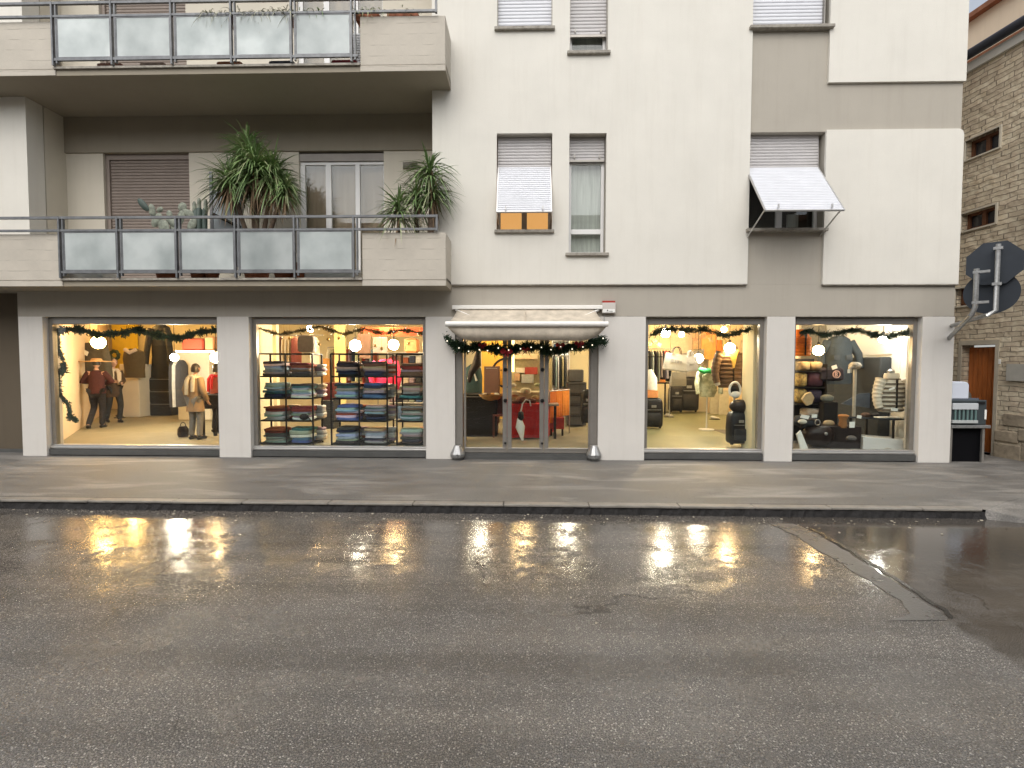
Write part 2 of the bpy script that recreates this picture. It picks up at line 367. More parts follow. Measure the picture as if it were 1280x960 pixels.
def walk_mat():
    m = mat('damp footway asphalt', (.160, .151, .137), .58, var=.4, scale=2.6, bump=.6, bscale=150, rvar=.12, stretch=(.6, 1.6, 1))
    nt = m.node_tree; n = nt.nodes; l = nt.links; b = n['Principled BSDF']
    base = b.inputs['Base Color'].links[0].from_socket
    tc = n.new('ShaderNodeTexCoord'); mp = n.new('ShaderNodeMapping'); mp.inputs['Rotation'].default_value = (0, 0, R(28)); mp.inputs['Scale'].default_value = (.5, 2.2, 1)
    l.new(tc.outputs['Object'], mp.inputs[0])
    nz = n.new('ShaderNodeTexNoise'); nz.inputs['Scale'].default_value = 1.1; nz.inputs['Detail'].default_value = 7; nz.inputs['Roughness'].default_value = .6; nz.inputs['Distortion'].default_value = .6
    l.new(mp.outputs[0], nz.inputs['Vector'])
    r = n.new('ShaderNodeMapRange'); l.new(nz.outputs['Fac'], r.inputs[0]); r.inputs[1].default_value = .52; r.inputs[2].default_value = .68; r.inputs[4].default_value = .8
    mx = n.new('ShaderNodeMix'); mx.data_type = 'RGBA'; l.new(r.outputs[0], mx.inputs[0]); l.new(base, mx.inputs[6]); mx.inputs[7].default_value = (.29, .272, .245, 1)
    n4 = n.new('ShaderNodeTexNoise'); n4.inputs['Scale'].default_value = 75; n4.inputs['Detail'].default_value = 3; l.new(tc.outputs['Object'], n4.inputs['Vector'])
    m2 = n.new('ShaderNodeMix'); m2.data_type = 'RGBA'; m2.blend_type = 'OVERLAY'; m2.inputs[0].default_value = .9; l.new(mx.outputs[2], m2.inputs[6]); l.new(n4.outputs['Fac'], m2.inputs[7])
    l.new(m2.outputs[2], b.inputs['Base Color'])
    return m
M['walk'] = walk_mat()
M['kerb'] = mat('kerb stone', (.24, .22, .19), .55, var=.3, scale=6, bump=.5, bscale=60)
M['kerbface'] = mat('black broken kerb face', (.014, .012, .011), .8, var=.6, scale=30, bump=1, bscale=40)
M['patch'] = mat('road repair mortar', (.13, .122, .112), .33, var=.4, scale=5, bump=.5, bscale=60, rvar=.15)
FAB = {}
def fab(c, rough=.85, var=.18):
    k = tuple(round(x, 3) for x in c)
    if k not in FAB: FAB[k] = mat('cloth', c, rough, var=var, scale=14, bump=.3, bscale=120, spec=.2)
    return FAB[k]
ROADZ = -.10
CL = 2.95

# ================================================================== SETTING
mb = MB(); mb.box(-90, 90, -60, 120, ROADZ-.5, ROADZ-.03); struct('ground', mb, mat('distant ground', (.09, .085, .075), .9, var=.3, scale=.4))
mb = MB(); mb.face([V(-60,-40,ROADZ), V(60,-40,ROADZ), V(60,60,ROADZ), V(-60,60,ROADZ)]); struct('road', mb, M['road'])
KY = at(640, 631, 0).y
kA, kB = atz(-200, 620.5, 0), atz(1236, 640, 0)
KY = (kA.y+kB.y)/2                                         # front edge of the kerb
KX1 = FX(1238, 640, KY)                                     # where the kerb dies into the side street
mb = MB()                                                  # footway; past the kerb's end it sinks gently to the carriageway
rim = [V(KX1-.05,KY+.0,0), V(KX1+.5,KY+.35,0), V(KX1+1.7,KY+.95,0), V(9.6,-1.0,0)]
low = [V(KX1+.45,KY-.25,0), V(KX1+1.0,KY-.05,0), V(KX1+2.1,KY+.45,0), V(9.8,-1.5,0)]
mb.face([V(-30,KY+.13,0), V(KX1-.25,KY+.13,0)]+rim+[V(9.6,14,0), V(-30,14,0)])
struct('sidewalk', mb, M['walk'])
mb = MB()
for a, b_, c_, d_ in zip(rim, rim[1:], low, low[1:]): mb.face([a+V(0,0,-.001), V(c_.x,c_.y,ROADZ+.004), V(d_.x,d_.y,ROADZ+.004), b_+V(0,0,-.001)])
mb.face([rim[0]+V(0,0,-.001), V(KX1-.08,KY-.02,ROADZ-.01), V(low[0].x,low[0].y,ROADZ+.004)])
struct('sidewalk_ramp', mb, M['walk'])
mb = MB(); x = -14.0
while x < KX1-.1:                                          # kerb stones of uneven length
    x2 = min(x+random.uniform(.8, 1.1), KX1-.08); j = random.uniform(-.008, .008)
    mb.rbox(x, x2-.006, KY+j, KY+.13, -.022, .004+random.uniform(-.002, .003), .006); x = x2
struct('kerb', mb, M['kerb'])
mb = MB(); random.seed(3)
n = 420; pts = []
for i in range(n+1):
    xx = -14+(KX1-.02+14)*i/n
    pts.append((xx, KY+.012+random.uniform(-.012, .014), KY-.012+random.uniform(-.022, .012), -.020+random.uniform(-.010, .002)))
for a, b_ in zip(pts, pts[1:]):
    mb.face([V(a[0],a[2],ROADZ-.01), V(b_[0],b_[2],ROADZ-.01), V(b_[0],b_[1],b_[3]), V(a[0],a[1],a[3])])
mb.face([V(KX1-.02,KY-.03,ROADZ-.01), V(KX1-.02,KY+.1,ROADZ-.01), V(KX1-.02,KY+.1,-.03), V(KX1-.02,KY,-.03)])
struct('kerb_face', mb, M['kerbface'])

struct('kerb_joint', MB().face([V(-14,KY+.131,.0025), V(KX1-.3,KY+.131,.0025), V(KX1-.3,KY+.143,.0025), V(-14,KY+.143,.0025)]), M['kerbface'])
mb = MB(); random.seed(19)                                  # grit on the footway
for k in range(900):
    p = V(random.uniform(-9, 8.6), random.uniform(KY+.15, -.05), .004); q = random.uniform(.003, .009); a = random.uniform(0, 6.3); u = V(math.cos(a), math.sin(a), 0)*q; v = V(-math.sin(a), math.cos(a), 0)*q*.7
    mb.face([p-u, p-v, p+u, p+v+V(0,0,q*.5)])
o = struct('footway_grit', mb, mat('grit', (.34,.31,.27), .8, var=.8, scale=5)); o['kind'] = 'stuff'

# oblique repair strip of the carriageway, widening into a mortar wedge
def gp(px, py): return atz(px, py, ROADZ)+V(0,0,.004)
mb = MB()
strip = [((962,655),(990,655)), ((990,668),(1022,668)), ((1020,686),(1052,686)), ((1055,707),(1084,706)), ((1095,732),(1120,730)), ((1126,752),(1150,750)), ((1140,768),(1176,766)), ((1100,779),(1186,779))]
random.seed(5); secs = []
for i in range(len(strip)-1):
    for k in range(4):
        t = k/4
        a = [(strip[i][0][q]*(1-t)+strip[i+1][0][q]*t) for q in (0,1)]; b_ = [(strip[i][1][q]*(1-t)+strip[i+1][1][q]*t) for q in (0,1)]
        secs.append((gp(a[0]+random.uniform(-2,2), a[1]), gp(b_[0]+random.uniform(-2,2), b_[1])))
for a, b_ in zip(secs, secs[1:]): mb.face([a[0], b_[0], b_[1], a[1]])
struct('road_patch', mb, M['patch'])
mb = MB(); c = None
for a, b_ in zip(secs[2:], secs[3:]):                      # narrow sunken joint beside the strip
    o = V(.035, .02, .0015); o2 = V(.075, .035, .0015)
    mb.face([a[1]+o, b_[1]+o, b_[1]+o2, a[1]+o2])
struct('road_joint', mb, mat('tar joint', (.018, .016, .014), .25, bump=.3))
mb = MB(); random.seed(12)                                  # leaf bits and grit along the gutter
for i in range(330):
    xx = random.uniform(-9, 8.5); yy = KY-.03-abs(random.gauss(0, .22)); s = random.uniform(.006, .022)
    if random.random() < .12: yy -= random.uniform(0, 2.5); s *= .7
    a = random.uniform(0, 6.3); u = V(math.cos(a), math.sin(a), 0)*s; v = V(-math.sin(a), math.cos(a), random.uniform(-.2,.5))*s*.6
    p = V(xx, yy, ROADZ+.006)
    mb.face([p-u, p-v, p+u, p+v+V(0,0,.003)])
o = struct('gutter_litter', mb, mat('litter', (.42, .37, .28), .8, var=.7, scale=3)); o['kind'] = 'stuff'

# ================================================================== APARTMENT BUILDING
B = thing('apartment_building', 'cream and grey apartment building with balconies above five lit shop openings', 'building', (0,0,0))
def part(name, mb, m, parent=None, smooth=False, label=None):
    o = build(name, mb, m, parent or B, smooth)
    if label: o['label'] = label
    return o

def holed(mb, x0, x1, z0, z1, holes, y0, y1):
    """a wall slab from y0 (front) to y1 with rectangular openings and their reveals"""
    xs = sorted({x0, x1, *[h[0] for h in holes], *[h[1] for h in holes]}); zs = sorted({z0, z1, *[h[2] for h in holes], *[h[3] for h in holes]})
    xs = [x for x in xs if x0-1e-6 <= x <= x1+1e-6]; zs = [z for z in zs if z0-1e-6 <= z <= z1+1e-6]
    def solid(i, j):
        if i < 0 or j < 0 or i >= len(xs)-1 or j >= len(zs)-1: return False
        cx, cz = (xs[i]+xs[i+1])/2, (zs[j]+zs[j+1])/2
        return not any(h[0] < cx < h[1] and h[2] < cz < h[3] for h in holes)
    for i in range(len(xs)-1):
        for j in range(len(zs)-1):
            if not solid(i, j): continue
            a, b_, c, d = xs[i], xs[i+1], zs[j], zs[j+1]
            mb.face([V(a,y0,c), V(b_,y0,c), V(b_,y0,d), V(a,y0,d)]); mb.face([V(b_,y1,c), V(a,y1,c), V(a,y1,d), V(b_,y1,d)])
            if not solid(i-1, j): mb.face([V(a,y1,c), V(a,y0,c), V(a,y0,d), V(a,y1,d)])
            if not solid(i+1, j): mb.face([V(b_,y0,c), V(b_,y1,c), V(b_,y1,d), V(b_,y0,d)])
            if not solid(i, j-1): mb.face([V(a,y1,c), V(b_,y1,c), V(b_,y0,c), V(a,y0,c)])
            if not solid(i, j+1): mb.face([V(a,y0,d), V(b_,y0,d), V(b_,y1,d), V(a,y1,d)])
    return mb

XL = FX(27, 480)                       # left corner of the shop front
XR = FX(1187, 540)                     # right corner of the building
Z_LINT = FZ(640, 396)                  # underside of the concrete lintel
Z_BAND = FZ(760, 356)                  # foot of the cream cladding
LX0, LX1 = FX(34, 200), FX(541, 200)   # loggia
YB = -.58                              # front plane of the balconies
YL = .72                               # back wall of the loggias
STOREY = 3.24
ZS = at(300, 357.5, YB).z              # underside of the lower balcony
TOPZ = 10.6
W = {}
W['w1'] = (FX(57,480), FX(273.5,480), .0, Z_LINT)
W['w2'] = (FX(313,480), FX(532.5,480), .0, Z_LINT)
W['door'] = (FX(569,500), FX(747.5,500), .0, Z_LINT-.02)
W['w4'] = (FX(806,480), FX(956.5,480), .0, Z_LINT)
W['w5'] = (FX(991.5,480), FX(1149.5,480), .0, Z_LINT)
edges = [XL]+[q for k in ('w1','w2','door','w4','w5') for q in W[k][:2]]+[XR]
for k in range(0, len(edges), 2): bevel(part('pier', MB().box(edges[k], edges[k+1], -.02, .30, 0, Z_LINT), M['pillar']), .004)
# lintel band
mb = MB(); mb.box(XL-.02, LX1+.0, 0, .35, Z_LINT, ZS+.02); mb.box(LX1, XR, 0, .35, Z_LINT, Z_BAND-.001)
part('lintel_band', mb, M['grey'])
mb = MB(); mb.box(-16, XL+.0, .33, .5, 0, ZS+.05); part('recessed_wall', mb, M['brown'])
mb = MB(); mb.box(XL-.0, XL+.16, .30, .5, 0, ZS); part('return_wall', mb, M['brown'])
mb = MB(); mb.box(-16, XL-.002, .30, .33, 0, .06); part('plinth', mb, M['alu_dark'])

# upper facade: grey base layer, cream cladding standing 4 cm proud
A1 = (FX(621,230), FX(690,230), FZ(655,289.5), FZ(655,168))
B1 = (FX(711,240), FX(757,240), FZ(735,318), FZ(735,168))
C1 = (FX(933,230), FX(1031,230), FZ(985,288), FZ(985,165))
A2 = (FX(621.5,15), FX(690.5,15), FZ(655,38), FZ(655,38)+(A1[3]-A1[2]))
B2 = (FX(712,30), FX(759.5,30), FZ(735,68), A2[3])
C2 = (FX(938.5,15), FX(1037,15), FZ(985,36), A2[3]+.02)
A3, B3, C3 = [(h[0], h[1], h[2]+STOREY, h[3]+STOREY) for h in (A2, B2, C2)]
wins = [A1, B1, C1, A2, B2, C2, A3, B3, C3]
ZC1 = at(500, 122, 0).z                                      # lower loggia ceiling = underside of the upper slab
L1 = (LX0, LX1, ZS+.12, ZS+STOREY+.01); L2 = (LX0, LX1, ZS+STOREY+.12, ZS+2*STOREY+.01)
ZU = ZS+STOREY
mb = holed(MB(), LX1, XR, Z_BAND-.0, TOPZ, wins, 0, .32); part('facade_wall', mb, M['grey'])
mb = holed(MB(), -16, LX1-.0, ZS+.12, TOPZ, [L1, L2], 0, .30)
part('left_facade_wall', mb, M['cream'])
PX0, PX1 = LX1+.002, FX(936, 200)                            # main cladding sheet
def inset(h, e=.0): return (h[0]-e, h[1]+e, h[2]-e, h[3]+e)
mb = holed(MB(), PX0, PX1, FZ(760,355.5), TOPZ, [A1, B1, A2, B2, A3, B3], -.045, .0)
part('cladding_panel', mb, M['cream'])
QX0, QX1 = FX(1029, 250), XR+.012
za, zb = FZ(1110,355.5), FZ(1110,163)
def rounded_panel(x0, x1, z0, z1, r, y0, y1):
    pts = [V(x0,y0,z0), V(x1,y0,z0), V(x1,y0,z1-r)]
    for k in range(1, 6): a = math.pi/2*k/6; pts.append(V(x1-r+r*math.cos(a), y0, z1-r+r*math.sin(a)))
    pts += [V(x1-r,y0,z1), V(x0,y0,z1)]
    return MB().prism(list(reversed(pts)), (0, y1-y0, 0))
part('cladding_panel', rounded_panel(QX0, QX1, za, zb, .09, -.045, .0), M['cream'])
part('cladding_panel', rounded_panel(FX(1035,60), QX1, FZ(1110,104), FZ(1110,104)+2.35, .09, -.045, .0), M['cream'])
part('cladding_panel', rounded_panel(FX(1035,60), QX1, FZ(1110,104)+3.0, TOPZ, .09, -.045, .0), M['cream'])
mb = MB(); mb.box(XR-.003, XR, .32, 12, 0, TOPZ); mb.box(XR-.3, XR-.003, .34, 12, CL+.12, TOPZ-.26); part('side_wall', mb, M['pillar'])
mb = MB(); mb.box(-16, XR, .35, 12, TOPZ-.25, TOPZ+.1); mb.box(-16.0, XR+.25, -.35, .35, TOPZ+.02, TOPZ+.25); part('roof_slab', mb, M['grey'])
# thin drip line under the cladding and at the lintel
mb = MB(); mb.box(PX0, PX1, -.050, -.003, FZ(760,355.5)-.018, FZ(760,355.5)-.003); mb.box(QX0, QX1, -.050, -.003, za-.018, za-.003)
mb.box(LX1+.3, XR, -.012, -.001, Z_LINT+.002, Z_LINT+.014)
part('drip_trim', mb, M['sill'])

# ---------------- roller shutters
def slats(mb, A, Bt, C, D, pitch=.05, th=.012):
    """rows of bevelled slats between the top edge A-Bt and the bottom edge C-D"""
    A, Bt, C, D = map(Vector, (A, Bt, C, D)); n = max(2, round((A-C).length/pitch))
    nrm = (Bt-A).cross(C-A).normalized()
    if nrm.y > 0: nrm = -nrm
    for i in range(n):
        t0, t1 = i/n, (i+1)/n
        a, b_, c, d = A.lerp(C, t0), Bt.lerp(D, t0), A.lerp(C, t1), Bt.lerp(D, t1)
        dn = (c-a)
        secs = []
        for u, o in ((.0, -.3), (.07, .55), (.3, 1), (.7, 1), (.93, .55), (1.0, -.3)):
            secs.append([a+dn*u+nrm*th*o, b_+dn*u+nrm*th*o, b_+dn*u-nrm*th*.5, a+dn*u-nrm*th*.5])
        mb.loft(secs)
    return mb
def window(nm, h, depth, frame_m, glass_m, bars=1, transom=None, inner=None, zgl=None):
    """a framed window standing in the opening h at the given depth"""
    x0, x1, z0, z1 = h; z0 += .012; y = depth; t = .055
    mb = MB(); z1b = zgl or z1
    mb.box(x0+.004, x0+t, y, y+.06, z0, z1b); mb.box(x1-t, x1-.004, y, y+.06, z0, z1b)
    mb.box(x0+t, x1-t, y, y+.06, z0, z0+t); mb.box(x0+t, x1-t, y, y+.06, z1b-t, z1b)
    for k in range(bars):
        xc = x0+(x1-x0)*(k+1)/(bars+1); mb.box(xc-.045, xc+.045, y-.004, y+.056, z0+t, z1b-t)
    if transom: mb.box(x0+t, x1-t, y-.003, y+.057, transom-.04, transom+.04)
    o = part('window', mb, frame_m); bevel(o, .004)
    g = MB(); g.box(x0+t, x1-t, y+.025, y+.031, z0+t, z1b-t); build('pane', g, glass_m, o)
    return o
def sill(parent, h, e=.035, pr=.10, th=.05):
    mb = MB(); mb.rbox(h[0]-e, h[1]+e, -pr, .2, h[2]-th+.012, h[2]+.012, .006); build('sill', mb, M['sill'], parent)
def box_back(h, parent, m, y=.75):
    """the room surface behind a window"""
    mb = MB(); mb.box(h[0]-.3, h[1]+.3, y, y+.05, h[2]-.2, h[3]+.1); build('curtain', mb, m, parent)
M['glow_wall'] = mat('self glowing room wall', (.75, .42, .2), .8, emit=(1, .50, .16), estr=.55)  # lamplight put in as the wall's own emission, no lamp behind
M['curtain'] = mat('net curtain', (.62, .62, .60), .9, var=.3, scale=3, stretch=(8,1,.6))
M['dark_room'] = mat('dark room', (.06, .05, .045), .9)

def hooks(mb, A, Bp):
    for t in (.16, .84):
        p = A.lerp(Bp, t); mb.box(p.x-.008, p.x+.008, p.y-.03, p.y, p.z+.03, p.z+.09)

# window A1: shutter tilted out, room wall glowing by itself
o = window('window', A1, .16, M['alu'], M['glass'], 1)
box_back(A1, o, M['glow_wall'], .5); sill(o, A1)
zt = FZ(655, 207); zbm = at(655, 265, -.30).z
mb = slats(MB(), V(A1[0]+.012,.10,A1[3]), V(A1[1]-.012,.10,A1[3]), V(A1[0]+.012,.095,zt), V(A1[1]-.012,.095,zt))
s = build('shutter', mb, M['shut_g'], o)
p0, p1 = V(A1[0]+.02,.075,zt), V(A1[1]-.02,.075,zt); q0, q1 = V(A1[0]+.02,-.30,zbm), V(A1[1]-.02,-.30,zbm)
mb = slats(MB(), p0, p1, q0, q1, .042); s2 = build('tilted_shutter', mb, M['shut_w'], o)
mb = MB(); mb.tube([p0, q0], .014, 6); mb.tube([p1, q1], .014, 6); mb.tube([q0, q1], .016, 6); hooks(mb, q0, q1)
mb.tube([q0+V(0,0,.02), V(A1[0]+.02,.1,zbm-.08)], .008, 5); mb.tube([q1+V(0,0,.02), V(A1[1]-.02,.1,zbm-.08)], .008, 5)
build('shutter_frame', mb, M['alu_light'], o)
# window B1: shutter almost up
o = window('window', B1, .14, M['white'], M['winglass'], 0, FZ(735, 287), zgl=FZ(735,197)-.0)
box_back(B1, o, M['curtain'], .24); sill(o, B1, .05)
zt = FZ(735, 198)
mb = slats(MB(), V(B1[0]+.01,.11,B1[3]), V(B1[1]-.01,.11,B1[3]), V(B1[0]+.01,.11,zt), V(B1[1]-.01,.11,zt)); s = build('shutter', mb, M['shut_g'], o)
mb = MB(); mb.box(B1[0]+.01, B1[1]-.01, .085, .12, zt-.02, zt+.012); hooks(mb, V(B1[0],.09,zt), V(B1[1],.09,zt)); build('bottom_bar', mb, M['alu'], s)
# window C1: shutter thrown well out on stays
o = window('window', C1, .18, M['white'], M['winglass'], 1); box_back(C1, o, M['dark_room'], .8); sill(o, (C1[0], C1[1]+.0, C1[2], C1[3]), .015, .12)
zt = FZ(985, 207); zbm = at(985, 263, -.62).z
cx0, cx1 = C1[0]+.012, FX(1022,200,.12)
mb = slats(MB(), V(cx0,.12,C1[3]), V(cx1,.12,C1[3]), V(cx0,.115,zt), V(cx1,.115,zt)); build('shutter', mb, M['shut_g'], o)
p0, p1 = V(cx0+.01,.09,zt), V(cx1-.01,.09,zt); q0, q1 = V(cx0+.01,-.62,zbm), V(cx1-.01,-.62,zbm)
mb = slats(MB(), p0, p1, q0, q1, .042); build('tilted_shutter', mb, M['shut_w'], o)
mb = MB(); mb.tube([p0, q0], .016, 6); mb.tube([p1, q1], .016, 6); mb.tube([q0, q1], .018, 6); hooks(mb, q0, q1)
mb.tube([q0+(p0-q0)*.02, V(cx0,.1,zbm-.32)], .011, 5); mb.tube([q1+(p1-q1)*.05, V(cx1,.12,zbm-.28)], .011, 5); build('shutter_frame', mb, M['alu_light'], o)
mb = MB(); mb.box(FX(985,270,.5), FX(998,270,.5), .5, .55, FZ(990,284,.5), FZ(990,268,.5)); build('lampshade', mb, M['curtain'], o)
# upper windows
for dz in (0, STOREY):
    for h, m_, full in ((A2, M['shut_g'], True), (B2, M['shut_g'], False), (C2, M['shut_g'], True)):
        h = (h[0], h[1], h[2]+dz, h[3]+dz)
        o = window('window', h, .15, M['white'], M['winglass'], 1 if full else 0); sill(o, h, .04, .10)
        zt = h[2]+.02 if full else FZ(735, 40)+dz
        x1_ = h[1]-.012 if h[0] < 2.5 else FX(1027,15,.1)
        mb = slats(MB(), V(h[0]+.012,.09,h[3]), V(x1_,.09,h[3]), V(h[0]+.012,.09,zt), V(x1_,.09,zt), .055)
        s = build('shutter', mb, M['shut_w'] if full else M['shut_g'], o)
        if not full:
            mb = MB(); mb.box(h[0]+.012, h[1]-.012, .07, .11, zt-.03, zt+.005); hooks(mb, V(h[0],.08,zt), V(h[1],.08,zt)); build('bottom_bar', mb, M['alu'], s)
            box_back((h[0],h[1],h[2],h[3]), o, M['curtain'], .3)
        for a in (h[0]+.001, x1_): build('guide_rail', MB().box(a, a+.013, .02, .08, h[2]+.015, h[3]), M['alu'], o)

# ---------------- loggias and balconies
XE = at(557, 100, YB).x                                     # right end of the balconies
for lv in (0, 1):
    dz = lv*STOREY; z0 = ZS+dz; zf = z0+.13; zc = ZS+STOREY+dz
    zw = FZ(300, 190, YL)+dz                                  # door head height in the loggia
    # side and back walls
    for a, b_ in ((LX0-.16, LX0-.001), (LX1+.001, LX1+.16)): part('loggia_side_wall', MB().box(a, b_, .321, YL, z0+.12, zc), M['loggia'])
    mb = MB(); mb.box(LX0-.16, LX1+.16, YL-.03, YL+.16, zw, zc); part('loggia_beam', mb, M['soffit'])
    h1 = (FX(130,240,YL), FX(237,240,YL), zf, zw); h2 = (FX(374,240,YL), FX(480,240,YL), zf, zw)
    mb = holed(MB(), LX0-.16, LX1+.16, z0+.12, zw-.001, [h1, h2], YL, YL+.14); part('loggia_back_wall', mb, M['loggia'])
    # left: closed brown shutter
    mb = MB(); mb.box(h1[0]+.002, h1[0]+.07, YL+.05, YL+.13, zf, zw); mb.box(h1[1]-.03, h1[1]-.002, YL+.05, YL+.13, zf, zw); mb.box(h1[0]+.07, h1[1]-.03, YL+.05, YL+.13, zw-.10, zw-.004)
    o = part('balcony_door', mb, M['shut_b'])
    mb = slats(MB(), V(h1[0]+.07,YL+.09,zw-.10), V(h1[1]-.03,YL+.09,zw-.10), V(h1[0]+.07,YL+.09,zf), V(h1[1]-.03,YL+.09,zf), .055); build('shutter', mb, M['shut_b'], o)
    # right: glazed doors, shutter rolled up
    mb = MB(); x0, x1 = h2[0], h2[1]; y = YL+.05; t = .075; zg = zw-.22
    for a, b_ in ((x0+.003, x0+t*1.2), (x0+(x1-x0)*.335-.05, x0+(x1-x0)*.335+.05), (x0+(x1-x0)*.68-.04, x0+(x1-x0)*.68+.04), (x1-.02, x1-.003)): mb.box(a, b_, y, y+.06, zf, zg)
    mb.box(x0+.003, x1-.003, y+.004, y+.055, zg, zg+.05); mb.box(x0+.003, x1-.003, y+.004, y+.055, zf, zf+.12)
    o = part('balcony_door', mb, M['white'])
    mb = MB(); mb.box(x0+.05, x1-.02, y+.022, y+.03, zf+.1, zg); build('pane', mb, M['winglass'], o)
    mb = MB(); mb.box(x0+.003, x1-.003, y-.03, y+.06, zg+.055, zw-.035); build('shutter_box', mb, M['shut_b'] if lv else mat('shutter box grey', (.33,.30,.27), .6, var=.15), o)
    mb = MB(); mb.box(x0-.2, x1+.2, YL+.22, YL+.26, zf, zw); build('curtain', mb, mat('beige curtain', (.42,.31,.23), .9, var=.25, scale=2, stretch=(6,1,.4)), o)
    if lv == 0:
        mb = MB(); xx, zz = FX(458,262,YL+.5), FZ(458,262,YL+.5); mb.box(xx-.1, xx+.06, YL+.62, YL+.64, zz-.1, zz+.08)
        build('lamp', mb, mat('lit window glow', (.9,.6,.3), .6, emit=(1,.62,.25), estr=2.0), o)
        mb = MB(); xx, zz = FX(513,207,YL), FZ(513,207,YL); mb.box(xx-.13, xx+.13, YL-.03, YL, zz-.055, zz+.055)
        for k in range(5): mb.box(xx-.12, xx+.12, YL-.045, YL-.03, zz-.05+k*.022, zz-.04+k*.022)
        part('vent_grille', mb, M['sill'])
    # slab, drip lip, parapets
    mb = MB(); mb.box(-16, XE, YB+.05, .0, z0, zf); mb.box(-16, XE-.06, -.0, YL+.14, z0+.001, zf-.001) if lv else mb.box(-16, LX1, .0, YL+.14, z0+.02, zf-.001)
    mb.box(-16, XE-.0, YB, YB+.05, z0-.0, z0+.085)
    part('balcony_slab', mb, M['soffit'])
    xa = at(78, 320, YB).x; xb = at(453, 320, YB).x; zp = at(500, 291, YB).z+dz
    for a, b_ in ((-16, xa), (xb, XE)):
        mb = MB(); mb.box(a, b_, YB-.015, YB+.10, z0+.088, zp)
        if b_ == XE: mb.box(XE-.10, XE, YB+.10, -.046, z0+.088, zp)
        p_ = part('parapet', mb, M['boards']); bevel(p_, .01)
        mb = MB(); mb.box(a, b_+(.0 if b_ == XE else 0), YB-.015, YB-.0, z0, z0+.085); 
        build('edge_strip', mb, M['boards'], p_)
    mb = MB(); mb.box(xa-.02, xb-.0, YB-.035, YB+.12, z0+.088, z0+.12); part('balcony_lip', mb, M['sill'])
    # railing: double posts, two top rails, bottom rail, frosted panes
    mb = MB(); zr1 = at(300, 272.5, YB).z+dz; zr2 = at(300, 288.5, YB).z+dz; zb_ = at(300, 340.5, YB).z+dz; yr = YB-.05
    mb.box(-16, at(548,272,YB).x, yr-.02, yr+.02, zr1-.018, zr1+.018)
    mb.box(-16, at(548,272,YB).x, yr-.018, yr+.018, zr2-.016, zr2+.016)
    mb.box(xa+.02, xb-.02, yr-.016, yr+.016, zb_-.02, zb_+.018)
    pxs = [81, 153, 226, 299, 372.5, 446]
    posts = [at(q, 300, YB).x for q in pxs]
    for q in posts:
        mb.box(q-.045, q-.020, yr-.024, yr+.024, z0+.12, zr1+.02); mb.box(q+.012, q+.032, yr-.014, yr+.026, zb_-.06, zr1-.02)
    mb.box(at(548,272,YB).x-.03, at(548,272,YB).x, yr-.022, yr+.022, zr2-.03, zr1+.02)
    r = part('railing', mb, M['rail']); 
    for a, b_ in zip(posts, posts[1:]):
        g = MB(); g.box(a+.034, b_-.047, yr-.006, yr+.006, zb_+.018, zr2-.017); build('glass_panel', g, M[('frost','frost3')[random.random() < .4] if lv else ('frost3','frost2')[random.random() < .5]], r)
        f = MB(); 
        for (u0,u1,v0,v1) in ((a+.033,a+.05,zb_+.02,zr2-.018),(b_-.062,b_-.046,zb_+.02,zr2-.018),(a+.05,b_-.062,zr2-.034,zr2-.018),(a+.05,b_-.062,zb_+.02,zb_+.034)): f.box(u0,u1,yr-.011,yr+.011,v0,v1)
        build('glazing_bead', f, M['rail'], r)

# ---------------- shop windows
def shopwin(h, gy=.12, name='shop_window'):
    x0, x1, z0, z1 = h; t = .07; z0 = .03
    mb = MB()
    mb.box(x0+.002, x0+t, gy-.04, gy+.05, z0+.16, z1-.004); mb.box(x1-t, x1-.002, gy-.04, gy+.05, z0+.16, z1-.004)
    mb.box(x0+t, x1-t, gy-.04, gy+.05, z1-.12, z1-.004)
    mb.box(x0+t*.9, x1-t*.9, gy-.055, gy-.042, z1-.045, z1-.02)
    o = part(name, mb, M['alu']); bevel(o, .006)
    mb = MB(); mb.box(x0+.002, x1-.002, gy-.07, gy+.05, z0+.085, z0+.158); mb.box(x0+.002, x1-.002, gy-.085, gy-.07, z0+.10, z0+.125); b_ = build('bottom_rail', mb, M['alu_light'], o); bevel(b_, .004)
    mb = MB(); mb.box(x0+.002, x1-.002, gy-.10, gy+.05, z0-.012, z0+.083); build('base_plinth', mb, M['alu_dark'], o)
    mb = MB(); mb.box(x0+t, x1-t, gy, gy+.008, z0+.158, z1-.12); build('pane', mb, M['glass'], o)
    return o
for k in ('w1', 'w2', 'w4', 'w5'): shopwin(W[k])
